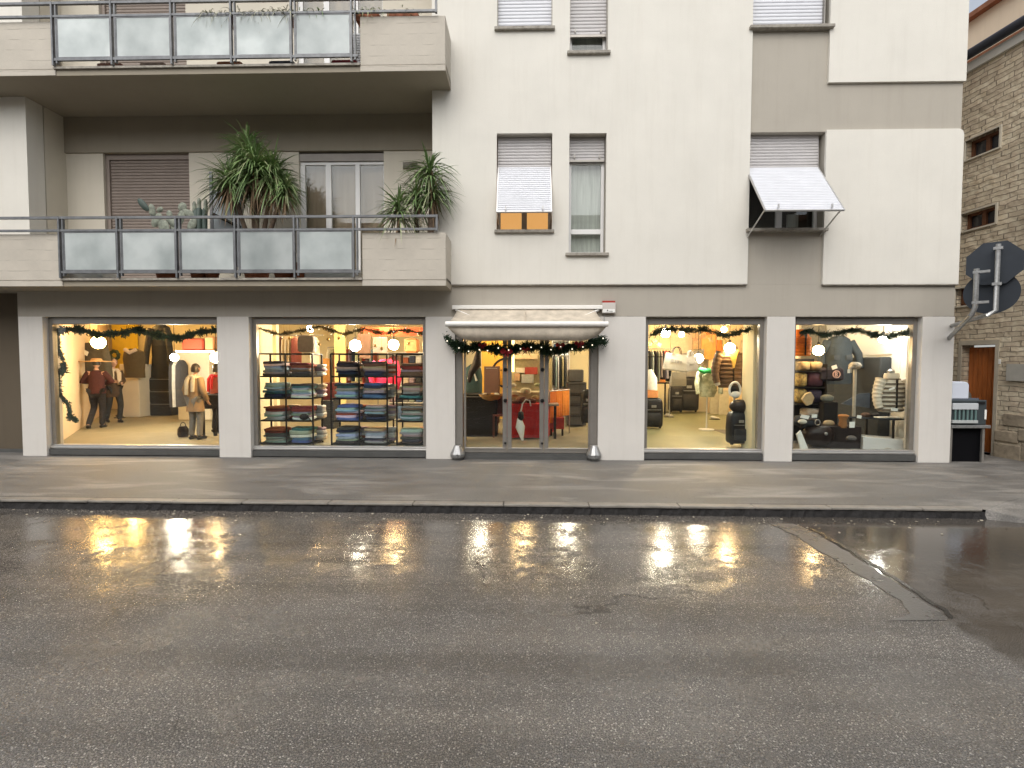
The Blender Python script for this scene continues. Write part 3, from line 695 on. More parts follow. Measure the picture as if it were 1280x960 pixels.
# entrance: three leaves
h = W['door']; gy = .07; x0, x1, z0, z1 = h
mb = MB(); mb.box(x0+.002, x0+.125, gy-.05, gy+.06, .0, z1-.003); mb.box(x1-.125, x1-.002, gy-.05, gy+.06, .0, z1-.003); mb.box(x0+.125, x1-.125, gy-.05, gy+.06, z1-.12, z1-.003)
D_ = part('entrance', mb, M['alu']); bevel(D_, .008)
mb = MB(); mb.box(x0+.125, x1-.125, gy-.10, gy+.06, -.0, .055); mb.box(x0+.125, x1-.125, gy-.05, gy+.05, .055, .10); build('threshold', mb, M['alu_dark'], D_)
cuts = [FX(580,500,gy), FX(634,500,gy), FX(680,500,gy), FX(738,500,gy)]
for i in range(3):
    a, b_ = cuts[i], cuts[i+1]; mb = MB(); la = .035 if i == 0 else .075; lb = .035 if i == 2 else .075
    y0 = gy-.03
    mb.box(a+.003, a+la, y0, y0+.045, .105, z1-.125); mb.box(b_-lb, b_-.003, y0, y0+.045, .105, z1-.125)
    mb.box(a+la, b_-lb, y0+.003, y0+.042, .105, .19); mb.box(a+la, b_-lb, y0+.003, y0+.042, z1-.2, z1-.125)
    mb.box(a+la*.3, b_-lb*.3, y0-.008, y0, .165, .185)
    d = build('door', mb, M['alu'], D_); bevel(d, .004); d['label'] = ['left glazed door leaf', 'narrow middle glazed door leaf', 'right glazed door leaf'][i]
    mb = MB(); mb.box(a+la, b_-lb, y0+.018, y0+.026, .19, z1-.2); build('pane', mb, M['glass'], d)
    if i < 2:
        for pz in (462, 500.5, 553.5):
            mb = MB(); z = FZ(634, pz, gy); r_ = .034 if pz < 540 else .02
            mb.tube([V(b_-.03,y0-.001,z), V(b_-.03,y0-.03,z)], [r_, r_*.9], 12); mb.tube([V(b_-.03,y0-.03,z), V(b_-.03,y0-.05,z)], [r_*.6, r_*.45], 10)
            build('lock', mb, M['black'], d, True)

# ================================================================== SHOP INTERIOR
FL = .10; CL = 2.95; YBK = 7.6
M['carpet'] = mat('beige shop floor', (.26, .235, .16), .8, var=.15, scale=5, bump=.2)
M['greenfl'] = mat('olive shop floor', (.20, .205, .115), .45, var=.15, scale=3)
M['wall_y'] = mat('warm cream shop wall', (.82, .73, .50), .85, var=.06, scale=2)
M['wall_w'] = mat('white shop wall', (.76, .73, .64), .8, var=.05, scale=2)
M['ceil'] = mat('shop ceiling', (.68, .66, .60), .85, var=.05)
M['wall_d'] = mat('dark shop wall', (.40, .36, .28), .8, var=.2)
def slabp(name, x0, x1, y0, y1, z0, z1, m, label=None): return part(name, MB().box(x0, x1, y0, y1, z0, z1), m, label=label)
slabp('shop_floor', XL+.05, XR-.12, .30, YBK, FL-.1, FL, M['carpet'])
slabp('shop_floor', FX(786,480)+.05, XR-.12, .30, YBK, FL, FL+.004, M['greenfl'], label='olive floor of the right hand shop room')
for k in W: 
    h = W[k]; part('display_ledge', MB().box(h[0]-.05, h[1]+.05, .18, .299, FL-.12, FL-.002), M['alu_dark'])
slabp('shop_ceiling', -13.6, XR-.122, .36, YBK, CL, CL+.1, M['ceil'])
slabp('shop_back_wall', -13.6, XR-.122, YBK, YBK+.1, 0, CL, M['wall_y'])
slabp('shop_side_wall', XR-.12, XR-.004, .31, YBK, .0, ZS, M['wall_w'])
# oblique left wall of the first room
a = V(FX(66,480,.32)-.03, .32, 0); b_ = a+V(-1.35, 1.9, 0)*3.85
mb = MB(); mb.prism([a, b_, b_+V(-.1,0,0), a+V(-.1,0,0)], (0,0,CL)); part('shop_side_wall', mb, mat('peach shop wall', (.78, .60, .40), .85, var=.05))
slabp('shop_floor', b_.x-.3, XL+.05, .36, YBK, FL-.1, FL-.0005, M['carpet'], label='floor strip behind the oblique wall')
# partitions between rooms
xp = FX(294,480)
slabp('partition', xp-.12, FX(318,480,.9), .36, 1.5, FL, CL, M['wall_y'])
slabp('partition', FX(318,480,1.2)-.1, FX(346,480,1.9), 1.9, 2.02, FL, CL, M['wall_y'])
slabp('partition', FX(551,480)-.06, FX(551,480)+.06, .36, 1.6, FL, CL, M['wall_w'])
slabp('partition', FX(780,480)-.06, FX(780,480)+.06, .36, 1.5, FL, CL, M['wall_w'])
slabp('partition', FX(938,480,.45), FX(975,480,.45), .36, .78, FL, CL, M['wall_y'])
slabp('partition', FX(886,480,7.2), XR-.125, 7.2, 7.3, FL, CL, mat('peach partition', (.82,.64,.40), .85, var=.05))
slabp('partition', FX(1128,480,.95), XR-.13, .95, 1.1, FL, CL, M['wall_w'])

# ------------------------------------------------ lamps
LAMPN = [0]
def bulb(px, py, Y, col, power, r, label):
    r *= 1.45; p = at(px, py, Y); t = thing('pendant_lamp', label, 'lamp', (p.x, p.y, CL), 'bare bulbs hanging in the shop')
    build('cord', MB().tube([V(p.x,p.y,CL), V(p.x,p.y,p.z+r*1.6)], .006, 6), M['black'], t)
    build('socket', MB().lathe(V(p.x,p.y,p.z+r*.8), [(.018,0),(.026,.01),(.026,.07),(.012,.08)], 10), M['black'], t, True)
    em = mat('lit bulb', (1,1,1), .4, emit=col, estr=2.1*power/(math.pi*4*math.pi*r*r))
    build('glass_bulb', MB().ell(p, r, r, r, 14, 10), em, t, True)
    return t
WARM, YEL, COOL = (1,.62,.28), (1,.55,.16), (1,.86,.66)
bulb(123, 428, 1.5, YEL, 34, .085, 'large yellow glowing bulb left of all, above the hanging dark cape')
bulb(218, 447, 2.6, COOL, 60, .055, 'white glaring bulb before the dark drawer cabinet in the first window')
bulb(270, 447, 1.0, WARM, 26, .07, 'orange bulb beside the first window right edge, above the red scarf')
bulb(444, 432, 1.6, COOL, 60, .075, 'white glaring bulb over the middle clothes rack')
bulb(492, 431, 1.6, WARM, 34, .07, 'warm bulb between the middle and right clothes racks')
bulb(388, 411, 3.0, WARM, 40, .05, 'small warm bulb behind the grey cushion over the left clothes rack')
bulb(832, 416, 2.2, COOL, 34, .065, 'white bulb above the black table at the left of the olive floored room')
bulb(873, 448, 2.9, COOL, 36, .07, 'white bulb just above the camouflage dress in the olive floored room')
bulb(912, 435, 1.2, WARM, 26, .065, 'warm bulb in the neck opening of the brown quilted jacket')
bulb(1023, 438, 1.1, WARM, 12, .065, 'warm bulb beside the orange quilted vest in the last window')
bulb(1104, 424, 0.8, (1,.95,.88), 13, .05, 'pale bulb above the striped quilted jacket in the last window')
bulb(655, 412, 3.0, WARM, 24, .06, 'warm bulb high behind the garland of the entrance')
bulb(710, 408, 4.6, COOL, 30, .06, 'white bulb high above the dark drawers behind the right door leaf')

# ------------------------------------------------ generic shop goods
def quilted(name, label, cat, px, py, Y, wd, ht, col, stripes=None, sleeves=True, vest_open=.0, n=9, group=None, inner=None, lean=0):
    """padded jacket: body of stacked padded rings, padded sleeves, collar, zip"""
    p = at(px, py, Y)                                     # centre of the body
    t = thing(name, label, cat, (p.x, p.y, p.z-ht/2), group)
    m = fab(col, .55, .1); m2 = fab(stripes, .55, .1) if stripes else m
    z0 = p.z-ht/2; seg = 28
    def ring(z, k):
        u = (z-z0)/ht; rx = wd/2*(.92+.10*math.sin(u*3.0))*(1 if u < .82 else 1-(u-.82)*2.6); ry = .13*(1 if u < .8 else 1-(u-.8)*2.0)
        return rx*k, ry*k
    body = MB(); secs = []
    for i in range(n):
        for u, k in ((0,.93),(.25,1.0),(.5,1.03),(.75,1.0),(.97,.93)):
            z = z0+ht*(i+u)/n; rx, ry = ring(z, k)
            g = vest_open*(1-0)                           # front gap
            s = []
            for j in range(seg):
                a = -math.pi/2+2*math.pi*j/seg
                s.append(V(p.x+rx*math.cos(a), p.y+ry*math.sin(a)*(.8 if math.sin(a) > 0 else 1.1), z))
            secs.append(s)
    body.loft(secs)
    build('body', body, m, t, True)
    if stripes:
        sb = MB()
        for i in range(n):
            z = z0+ht*(i+.5)/n; rx, ry = ring(z, 1.055); h_ = ht/n*.23
            sb.loft([[V(p.x+rx*q*math.cos(2*math.pi*j/seg), p.y+ry*q*math.sin(2*math.pi*j/seg)*(.8 if j < seg/2 else 1.1), z+dz) for j in range(seg)] for dz, q in ((-h_,.97),(-h_*.6,1),(h_*.6,1),(h_,.97))])
        build('stripe', sb, m2, t, True)
    if sleeves:
        for sx in (-1, 1):
            pth = []; rs = []
            for i in range(25):
                u = i/24; xx = p.x+sx*(wd*.40+wd*.22*math.sin(u*2.3)); zz = z0+ht*(.93-u*.80); yy = p.y-.02-u*.07
                pth.append(V(xx, yy, zz)); rs.append((.088-.028*u)*(1+.10*math.cos(u*2*math.pi*8)))
            build('sleeve', MB().tube(pth, rs, 12), m, t, True)
            cu = pth[-1]; build('cuff', MB().tube([cu, cu+V(-sx*.015,-.01,-.05)], [.05,.045], 10), fab((.6,.58,.5)) if not stripes else m2, t, True)
    col_ = MB(); zt = z0+ht
    for k in range(1): 
        col_.loft([[V(p.x+r*math.cos(2*math.pi*j/16), p.y-.01+r*.75*math.sin(2*math.pi*j/16), zt+dz) for j in range(16)] for r, dz in ((.12,-.03),(.125,.02),(.11,.07),(.095,.07),(.09,.0))], caps=False)
    build('collar', col_, m, t, True)
    if inner:
        build('lining', MB().prism([V(p.x-.085,p.y-.155,zt-.0), V(p.x+.085,p.y-.155,zt-.0), V(p.x+.012,p.y-.158,z0+ht*.52), V(p.x-.012,p.y-.158,z0+ht*.52)], (0,.05,0)), fab(inner), t)
    build('zip', MB().box(p.x-.008, p.x+.008, p.y-.165, p.y-.13, z0+.01, z0+ht*(.52 if inner else .95)), M['black'], t)
    return t

def gar_poly(x, y, z, wd, ht, th, mb):
    """hanging garment seen from the front: shoulders, sleeves hanging"""
    pts = [V(x-.08*wd,y,z), V(x+.08*wd,y,z), V(x+.42*wd,y,z-.10*ht), V(x+.5*wd,y,z-.55*ht), V(x+.40*wd,y,z-.55*ht), V(x+.34*wd,y,z-.3*ht), V(x+.36*wd,y,z-ht),
           V(x-.36*wd,y,z-ht), V(x-.34*wd,y,z-.3*ht), V(x-.40*wd,y,z-.55*ht), V(x-.5*wd,y,z-.55*ht), V(x-.42*wd,y,z-.10*ht)]
    return mb.prism(list(reversed(pts)), (0, th, 0))
def edge_garment(px, py_t, py_b, Y, col, label, wpx, group):
    """garment on a rail seen edge-on: narrow, shoulder sloping away"""
    p = at(px, py_t, Y); q = at(px, py_b, Y); wd = wpx/ppm(Y)*1.0; w2 = wd*.5
    t = thing('hanging_shirt', label, 'shirt', (p.x, p.y, q.z), group)
    secs = []
    for u, a, b_ in ((0,.25,.06),(.03,.55,.14),(.12,.9,.23),(.5,1,.25),(1,1.05,.24)):
        z = p.z+(q.z-p.z)*u; sh = random.uniform(-.004,.004)
        secs.append([V(p.x+sh+w2*a*math.cos(2*math.pi*j/12)*(1+.15*math.sin(3*j)), p.y+b_*math.sin(2*math.pi*j/12), z) for j in range(12)])
    build('shirt', MB().loft(secs), fab(col), t, True)
    build('hanger_hook', MB().tube([V(p.x,p.y,p.z), V(p.x,p.y,p.z+.05), V(p.x+.01,p.y,p.z+.08)], .004, 5), M['galv'], t)
    return t

# ------------------------------------------------ people
def skin_mesh(name, J, E, mat_, parent, sub=2):
    """continuous surface grown over the skeleton J {name: (pos, radius)} with edges E"""
    ks = list(J); idx = {k: i for i, k in enumerate(ks)}
    me = bpy.data.meshes.new(name); me.from_pydata([tuple(J[k][0]) for k in ks], [(idx[a], idx[b_]) for a, b_ in E], [])
    o = bpy.data.objects.new(name, me); link(o); me.materials.append(mat_)
    sm = o.modifiers.new('skin', 'SKIN'); sm.use_smooth_shade = True
    for i, k in enumerate(ks):
        r = J[k][1]; sv = me.skin_vertices[0].data[i]; sv.radius = r if isinstance(r, tuple) else (r, r); sv.use_root = (i == 0)
    sb = o.modifiers.new('sub', 'SUBSURF'); sb.levels = sub; sb.render_levels = sub
    dg = bpy.context.evaluated_depsgraph_get(); dg.update()
    m2 = bpy.data.meshes.new_from_object(o.evaluated_get(dg)); o.modifiers.clear(); o.data = m2
    m2.polygons.foreach_set('use_smooth', [True]*len(m2.polygons))
    if not m2.materials: m2.materials.append(mat_)
    put(o, parent); WL[o.name] = Vector((0,0,0)); return o

def person(label, base, H, ang, pose, jacket, trousers, shoes=(.02,.018,.015), hairlen=.0, coat_len=.50, scarf=None, hat=None, group=None):
    """base: point on the floor between the feet; ang: facing, 0 = towards -Y; pose overrides joints (x right of the figure, y forward, z up) in units of H"""
    t = thing('person', label, 'person', tuple(base), group)
    ca, sa = math.cos(ang), math.sin(ang)
    def w(p):                                   # figure space -> world (forward = -Y turned by ang)
        x, y, z = (q*H for q in p); X, Yv = -x, -y
        return V(base[0]+X*ca-Yv*sa, base[1]+X*sa+Yv*ca, base[2]+z)
    j = dict(pelvis=(0,0,.53), waist=(0,.005,.62), chest=(0,.01,.73), neck=(0,0,.83), head=(0,.012,.875),
             shl=(-.10,0,.805), ell=(-.135,-.02,.64), wrl=(-.135,.04,.50), shr=(.10,0,.805), elr=(.135,-.02,.64), wrr=(.135,.04,.50),
             hil=(-.05,0,.51), knl=(-.055,.015,.285), anl=(-.06,-.01,.05), tol=(-.07,.075,.018), hir=(.05,0,.51), knr=(.055,.015,.285), anr=(.06,-.01,.05), tor=(.07,.075,.018))
    j.update(pose)
    rad = dict(pelvis=.066, waist=.060, chest=(.075,.055), neck=.030, head=.030, shl=.034, ell=.023, wrl=.016, shr=.034, elr=.023, wrr=.016,
               hil=.052, knl=.034, anl=.022, tol=.017, hir=.052, knr=.034, anr=.022, tor=.017)
    sc = lambda r, k=1.0: tuple(q*H*k for q in r) if isinstance(r, tuple) else r*H*k
    E = [('pelvis','waist'),('waist','chest'),('chest','neck'),('neck','head'),('chest','shl'),('shl','ell'),('ell','wrl'),('chest','shr'),('shr','elr'),('elr','wrr'),
         ('pelvis','hil'),('hil','knl'),('knl','anl'),('anl','tol'),('pelvis','hir'),('hir','knr'),('knr','anr'),('anr','tor')]
    J = {k: (w(v), sc(rad[k])) for k, v in j.items()}
    # palms and five fingers
    for s, el_, wr in (('l','ell','wrl'), ('r','elr','wrr')):
        a, b_ = Vector(j[el_]), Vector(j[wr]); d = (b_-a).normalized(); side = d.cross(V(0,1,0)); side = side.normalized() if side.length > .1 else V(1,0,0)
        palm = b_+d*.035; J['palm'+s] = (w(palm), .016*H); E.append((wr, 'palm'+s))
        for f, (off, ln) in enumerate(((-.016,.038),(-.006,.045),(.005,.042),(.015,.034))):
            k1 = palm+side*off+d*.018; k2 = k1+d*ln*.5+V(0,.006,0); k3 = k2+d*ln*.4+V(0,.012,0)
            for q, pt in enumerate((k1, k2, k3)): J[f'f{s}{f}{q}'] = (w(pt), (.0062-.0009*q)*H)
            E += [('palm'+s, f'f{s}{f}0'), (f'f{s}{f}0', f'f{s}{f}1'), (f'f{s}{f}1', f'f{s}{f}2')]
        k1 = b_+d*.018+side*-.024+V(0,.01,0); J[f't{s}'] = (w(k1), .007*H); J[f't{s}2'] = (w(k1+d*.022+V(0,.008,0)), .006*H); E += [(wr, f't{s}'), (f't{s}', f't{s}2')]
    body = skin_mesh('body', J, E, M['skin'], t)
    # head with brow, nose, ears and jaw joined to the body object as its own shape
    hd = Vector(j['head'])+V(0,.012,.052)
    def hw(x, y, z): return w(hd+V(x,y,z))
    mb = MB(); secs = []
    for i in range(1, 12):
        tt = math.pi*i/12; zz = -.066*math.cos(tt); rr = math.sin(tt)
        jaw = 1-.30*max(0, -zz/.066)**1.3
        secs.append([hw(.046*rr*jaw*math.cos(2*math.pi*k/16), (.056*rr*(1 if math.sin(2*math.pi*k/16) < 0 else jaw))*math.sin(2*math.pi*k/16), zz) for k in range(16)])
    mb.loft(secs)
    mb.loft([[hw(-.007,.05,-.004), hw(.007,.05,-.004), hw(0,.052,.012)], [hw(-.006,.064,-.014), hw(.006,.064,-.014), hw(0,.057,.004)]])
    for sx in (-1, 1): mb.loft([[hw(sx*.044+.004*math.cos(q)*sx, -.004+.010*math.sin(q), .002+.018*math.cos(q)) for q in (0,1.05,2.1,3.14,4.2,5.2)], [hw(sx*.052, -.008+.008*math.sin(q), .002+.015*math.cos(q)) for q in (0,1.05,2.1,3.14,4.2,5.2)]])
    build('head', mb, M['skin'], t, True)
    mb = MB()
    for sx in (-1, 1): mb.ell(hw(sx*.018,.052,.006), .006*H, .006*H, .004*H, 8, 5)
    mb.obox(hw(0,.050,-.032), w(hd+V(.013,.05,-.032))-hw(0,.05,-.032), (0,.002,0), (0,0,.003)); build('face_features', mb, M['black'], t)
    # hair cap
    mb = MB(); secs = []
    for i in range(0, 9):
        tt = (math.pi*.62)*(1-i/8); zz = .071*math.cos(tt); rr = math.sin(tt)+.001
        secs.append([hw(.052*rr*math.cos(a), (.062 if math.sin(a) < 0 else .052)*rr*math.sin(a)-.006, zz+.002+(.012 if math.sin(a) > .3 and i < 4 else 0)*(4-i)*.5 - (hairlen if math.sin(a) < .2 and i < 3 else 0)*(3-i)/3) for a in [2*math.pi*k/18 for k in range(18)]])
    mb.loft(secs); build('hair', mb, M['hair'], t, True)
    # trousers, jacket as grown clothing a little larger than the body
    TJ = {k: (w(j[k]), sc(rad[k], 1.22)) for k in ('pelvis','hil','knl','hir','knr')}
    for s in 'lr': TJ['an'+s] = (w(Vector(j['an'+s])+V(0,0,-.012)), .036*H)
    skin_mesh('trousers', TJ, [('pelvis','hil'),('hil','knl'),('knl','anl'),('pelvis','hir'),('hir','knr'),('knr','anr')], fab(trousers), t)
    mb = MB(); pv, wa, ch, nk = (Vector(j[k]) for k in ('pelvis','waist','chest','neck')); hz = coat_len-.0
    hemc = V(pv.x, pv.y, min(hz, pv.z-.01))
    secs = []
    for c_, rx_, ry_ in ((hemc+V(0,0,.004),.100,.080),(hemc,.112,.090),(hemc.lerp(wa,.5),.104,.080),(wa,.094,.070),(ch,.104,.074),(ch+V(0,0,.055),.106,.062),(nk+V(0,0,-.022),.070,.050),(nk+V(0,0,.004),.042,.042)):
        secs.append([w(c_+V(rx_*math.cos(2*math.pi*q/22), ry_*math.sin(2*math.pi*q/22)*(1+.05*math.sin(4*q)), .004*math.sin(3*q) if c_ is hemc else 0)) for q in range(22)])
    mb.loft(secs)
    for s in 'lr':
        A_, B_, C_ = (Vector(j[k+s]) for k in ('sh','el','wr')); A_ = A_+V(-.02 if s == 'r' else .02, 0, .0)
        mb.tube([w(A_), w(A_.lerp(B_,.35)), w(A_.lerp(B_,.75)), w(B_), w(B_.lerp(C_,.3)), w(B_.lerp(C_,.7)), w(C_)], [q*H for q in (.040,.042,.037,.037,.035,.031,.029)], 12)
    build('jacket', mb, fab(jacket), t, True)
    for s in 'lr':
        a = Vector(j['an'+s]); b_ = Vector(j['to'+s]); d = b_-a; d.z = 0; d = d.normalized()*.05
        heel = w(a-d*.6+V(0,0,-.03)); toe = w(b_+d*.3)
        build('shoe', MB().tube([heel, w(a+V(0,0,-.022)), w(a*.5+b_*.5+V(0,0,-.004)), toe], [.020*H,.027*H,.025*H,.016*H], 10), fab(shoes, .4), t, True)
    if scarf:
        n_ = Vector(j['neck']); pts = [w(n_+V(.052*math.cos(a), .05*math.sin(a)-.004, -.012+.006*math.sin(3*a))) for a in [2*math.pi*k/14 for k in range(15)]]
        mb = MB().tube(pts, .022*H, 8)
        dz = scarf[1]
        for x_, ln in ((-.045,.24),(.045,.20)):
            mb.tube([w(n_+V(x_*.6, dz*.055, 0)), w(n_+V(x_, dz*.085, -.06)), w(n_+V(x_, dz*.093, -ln))], [.024*H,.030*H,.026*H], 8, .45, (w(V(0,1,0))-w(V(0,0,0))).normalized())
        build('scarf', mb, fab(scarf[0]), t, True)
    if hat:
        c = w(hd+V(0,0,.035)); mb = MB().lathe(c, [(.195*H,.004),(.200*H,-.010),(.13*H,.006),(.068*H,.012),(.064*H,.05),(.05*H,.068),(.012*H,.07)], 24)
        build('hat', mb, fab(hat), t, True)
    return t
person('person in wide tan hat and dark maroon top, one knee bent, near left wall', (FX(122,520,2.9), 2.9, FL), 1.60, R(205),
       dict(knl=(-.055,.075,.30), anl=(-.07,-.135,.06), tol=(-.07,-.09,.018), anr=(.05,.0,.05), ell=(-.17,.03,.67), wrl=(-.08,.10,.66), elr=(.17,.03,.67), wrr=(.08,.10,.64)),
       (.055,.018,.018), (.02,.018,.02), hat=(.50,.30,.14), group='people inside the shop')
person('person in long dark coat with white patterned scarf, stepping, beside the tan hat', (FX(143,520,3.9), 3.9, FL), 1.62, R(60),
       dict(knl=(-.055,.09,.29), anl=(-.055,.03,.05), tol=(-.055,.11,.02), knr=(.055,-.02,.29), anr=(.055,-.14,.06), tor=(.055,-.07,.02), wrl=(-.06,.13,.62), wrr=(.06,.14,.64)),
       (.075,.05,.035), (.03,.03,.032), coat_len=.40, scarf=((.62,.52,.42), 1), group='people inside the shop')
person('person seen from behind in long tan coat, grey trousers and cream scarf', (FX(245,540,1.3), 1.3, FL), 1.50, R(172),
       dict(wrr=(.12,.06,.52), ell=(-.14,-.01,.65)), (.30,.205,.125), (.20,.19,.18), coat_len=.37, scarf=((.62,.55,.42), -1), hairlen=.02, group='people inside the shop')
person('person with curly dark hair and red scarf at the first window right edge', (FX(271,520,2.3), 2.3, FL), 1.50, R(150),
       dict(wrr=(.10,.12,.60), elr=(.15,.02,.66)), (.33,.09,.07), (.03,.028,.03), coat_len=.47, scarf=((.50,.02,.03), -1), hairlen=.03, group='people inside the shop')

# ------------------------------------------------ first window goods
def cabinet(name, label, cat, x0, x1, y0, y1, z0, z1, m, rows, edge=M['galv'], group=None):
    t = thing(name, label, cat, ((x0+x1)/2, (y0+y1)/2, z0), group)
    bevel(build('carcass', MB().box(x0, x1, y0, y1, z0, z1), m, t), .006)
    hh = (z1-z0-.02)/rows
    for k in range(rows):
        d = build('drawer', MB().box(x0+.02, x1-.02, y0-.02, y0-.001, z0+.02+k*hh, z0+k*hh+hh-.01), m, t)
        build('handle', MB().box(x0+.05, x1-.05, y0-.032, y0-.021, z0+k*hh+hh-.035, z0+k*hh+hh-.02), edge, d)
    return t
Ym = 5.6
M['navy'] = mat('blue black lacquer', (.022,.026,.034), .4, var=.1)
cabinet('drawer_cabinet', 'blue black drawer cabinet with metal edges at the back of the first room', 'cabinet', FX(175,500,Ym), FX(214,500,Ym), Ym, Ym+.6, FL, FZ(195,472,Ym), M['navy'], 3)
t = thing('hanging_coat', 'long charcoal coat hanging above the blue black drawer cabinet', 'coat', (FX(199,440,Ym), Ym-.05, FZ(199,470,Ym)))
mb = MB(); x = FX(199,440,Ym); mb.loft([[V(x+a*math.cos(2*math.pi*k/14), Ym+.1+.12*math.sin(2*math.pi*k/14), FZ(199,y_,Ym)) for k in range(14)] for a, y_ in ((.05,404),(.24,409),(.30,416),(.28,445),(.33,474))]); build('body', mb, fab((.04,.04,.04)), t, True)
for s in (-1,1): build('sleeve', MB().tube([V(x+s*.24,Ym,FZ(199,410,Ym)), V(x+s*.34,Ym-.03,FZ(199,440,Ym)), V(x+s*.36,Ym-.06,FZ(199,462,Ym))], [.08,.075,.06], 10), fab((.05,.048,.045)), t, True)
solo('white_cupboard', MB().rbox(FX(150,490,5.2), FX(174,490,5.2), 5.2, 5.7, FL, FZ(160,455,5.2), .01), M['white'], 'plain white cupboard to one side of the blue black drawer cabinet', 'cupboard')
solo('yellow_board', MB().box(FX(140,430,7.3), FX(171,430,7.3), 7.3, 7.36, FZ(150,462,7.3), FZ(150,404,7.3)), mat('bright yellow board', (.80,.58,.03), .7, var=.15), 'bright yellow board on the back wall of the first room', 'board')
c = at(143, 444, 6.9); pts = [V(c.x+.13*math.cos(2*math.pi*k/24), c.y, c.z+.13*math.sin(2*math.pi*k/24)) for k in range(25)]
solo('wreath', MB().tube(pts, [.05+.012*math.sin(k*2.1) for k in range(25)], 8), M['green'], 'small dark wreath hanging before the yellow board', 'wreath', smooth=True)
t = thing('hanging_jacket', 'dark olive jacket with white collar hanging on a stand near the white cupboard', 'jacket', (FX(167,450,4.9), 4.9, FZ(167,470,4.9)))
x = FX(168,450,4.9); mb = MB(); mb.loft([[V(x+a*math.cos(2*math.pi*k/14), 4.9+.13*math.sin(2*math.pi*k/14), FZ(167,y_,4.9)) for k in range(14)] for a, y_ in ((.08,436),(.27,440),(.31,448),(.27,462),(.28,472))]); build('body', mb, fab((.09,.07,.04)), t, True)
build('collar', MB().tube([V(x-.15,4.78,FZ(167,437,4.9)), V(x,4.74,FZ(167,441,4.9)), V(x+.15,4.78,FZ(167,437,4.9))], .05, 8), fab((.7,.6,.55)), t, True)
# dark cape hanging behind the glass
t = thing('hanging_cape', 'dark grey brown cape with a price card, hanging behind the person in the tan hat', 'cape', (FX(113,455,3.55), 3.55, FZ(113,478,3.55)))
mb = MB(); secs = []
for y_, xa_, xb_, d in ((428,101,127,.05),(431,98,130,.09),(450,94,134,.13),(470,91.5,136,.14),(477,92,135,.12)):
    a_, b2 = FX(xa_,y_,3.55), FX(xb_,y_,3.55); cx = (a_+b2)/2; rx = (b2-a_)/2
    secs.append([V(cx+rx*math.copysign(abs(math.cos(q))**.7, math.cos(q)), 3.65+d*math.sin(q)*(1+.12*math.sin(7*q)), FZ(113,y_,3.55)) for q in [2*math.pi*k/28 for k in range(28)]])
build('body', MB().loft(list(reversed(secs))), fab((.10,.085,.06), .7, .35), t, True)
q = at(107, 441, 3.48); build('price_card', MB().obox(q, (.055,.0,-.03), (0,.003,0), (.02,0,.05)), M['paper'], t)
build('hanger', MB().tube([V(FX(113,428,3.6),3.6,FZ(113,428,3.6)), V(FX(113,428,3.6),3.6,CL)], .005, 5), M['black'], t)
# red shelf box and shelves above the rear
solo('leather_suitcase', MB().rbox(FX(230,430,3.4), FX(257,430,3.4), 3.3, 3.6, FZ(243,438,3.4), FZ(243,423,3.4), .03), fab((.28,.045,.025), .45), 'dark red leather case on the high white shelf of the first room', 'suitcase')
solo('book_row', MB().rbox(FX(259,430,3.4), FX(270,430,3.4), 3.3, 3.6, FZ(243,438,3.4), FZ(243,421,3.4), .02), fab((.42,.22,.11), .6), 'tan box beside the dark red leather case on the high shelf', 'box')
solo('wall_shelf', MB().box(FX(226,440,3.4), FX(283,440,3.4), 3.2, 3.7, FZ(243,441,3.4), FZ(243,438.4,3.4)), M['white'], 'high white shelf carrying the dark red leather case', 'shelf')
solo('white_cupboard', MB().rbox(FX(222,490,4.6), FX(262,490,4.6), 4.6, 5.0, FL, FZ(243,441,4.6), .01), M['wall_w'], 'tall white cupboard behind the person in the tan coat', 'cupboard')
for i, (px, c_, lb) in enumerate(((219,(.05,.05,.06),'black'),(223,(.6,.6,.58),'white'),(227,(.06,.06,.07),'dark grey'))):
    edge_garment(px, 450, 508, 3.9, c_, f'{lb} long garment hanging at the edge of the drawer cabinet', 5, 'garments beside the drawer cabinet')
t = thing('side_table', 'black side table standing behind the person in the tan coat', 'table', (FX(265,520,2.0), 2.0, FL))
build('tabletop', MB().rbox(FX(254,500,1.9), FX(290,500,1.9), 1.7, 2.2, FZ(265,497,1.9)-.22, FZ(265,493,1.9), .01), M['black'], t)
for a in (FX(257,500,1.9), FX(272,500,1.9)):
    for b_ in (1.74, 2.12): build('leg', MB().box(a, a+.05, b_, b_+.05, FL, FZ(265,497,1.9)-.22), M['black'], t)
t = thing('handbag', 'black handbag standing on the floor left of the tan coat', 'bag', (FX(229,540,1.6), 1.6, FL))
build('body', MB().loft([[V(FX(229,540,1.6)+a*math.cos(2*math.pi*k/12), 1.6+.07*math.sin(2*math.pi*k/12), FL+z) for k in range(12)] for a, z in ((.09,0),(.12,.05),(.11,.16),(.06,.22))]), fab((.02,.015,.015), .4), t, True)
build('handle', MB().tube([V(FX(229,540,1.6)+.06*math.cos(math.pi*k/8), 1.6, FL+.2+.10*math.sin(math.pi*k/8)) for k in range(9)], .008, 6), M['black'], t)

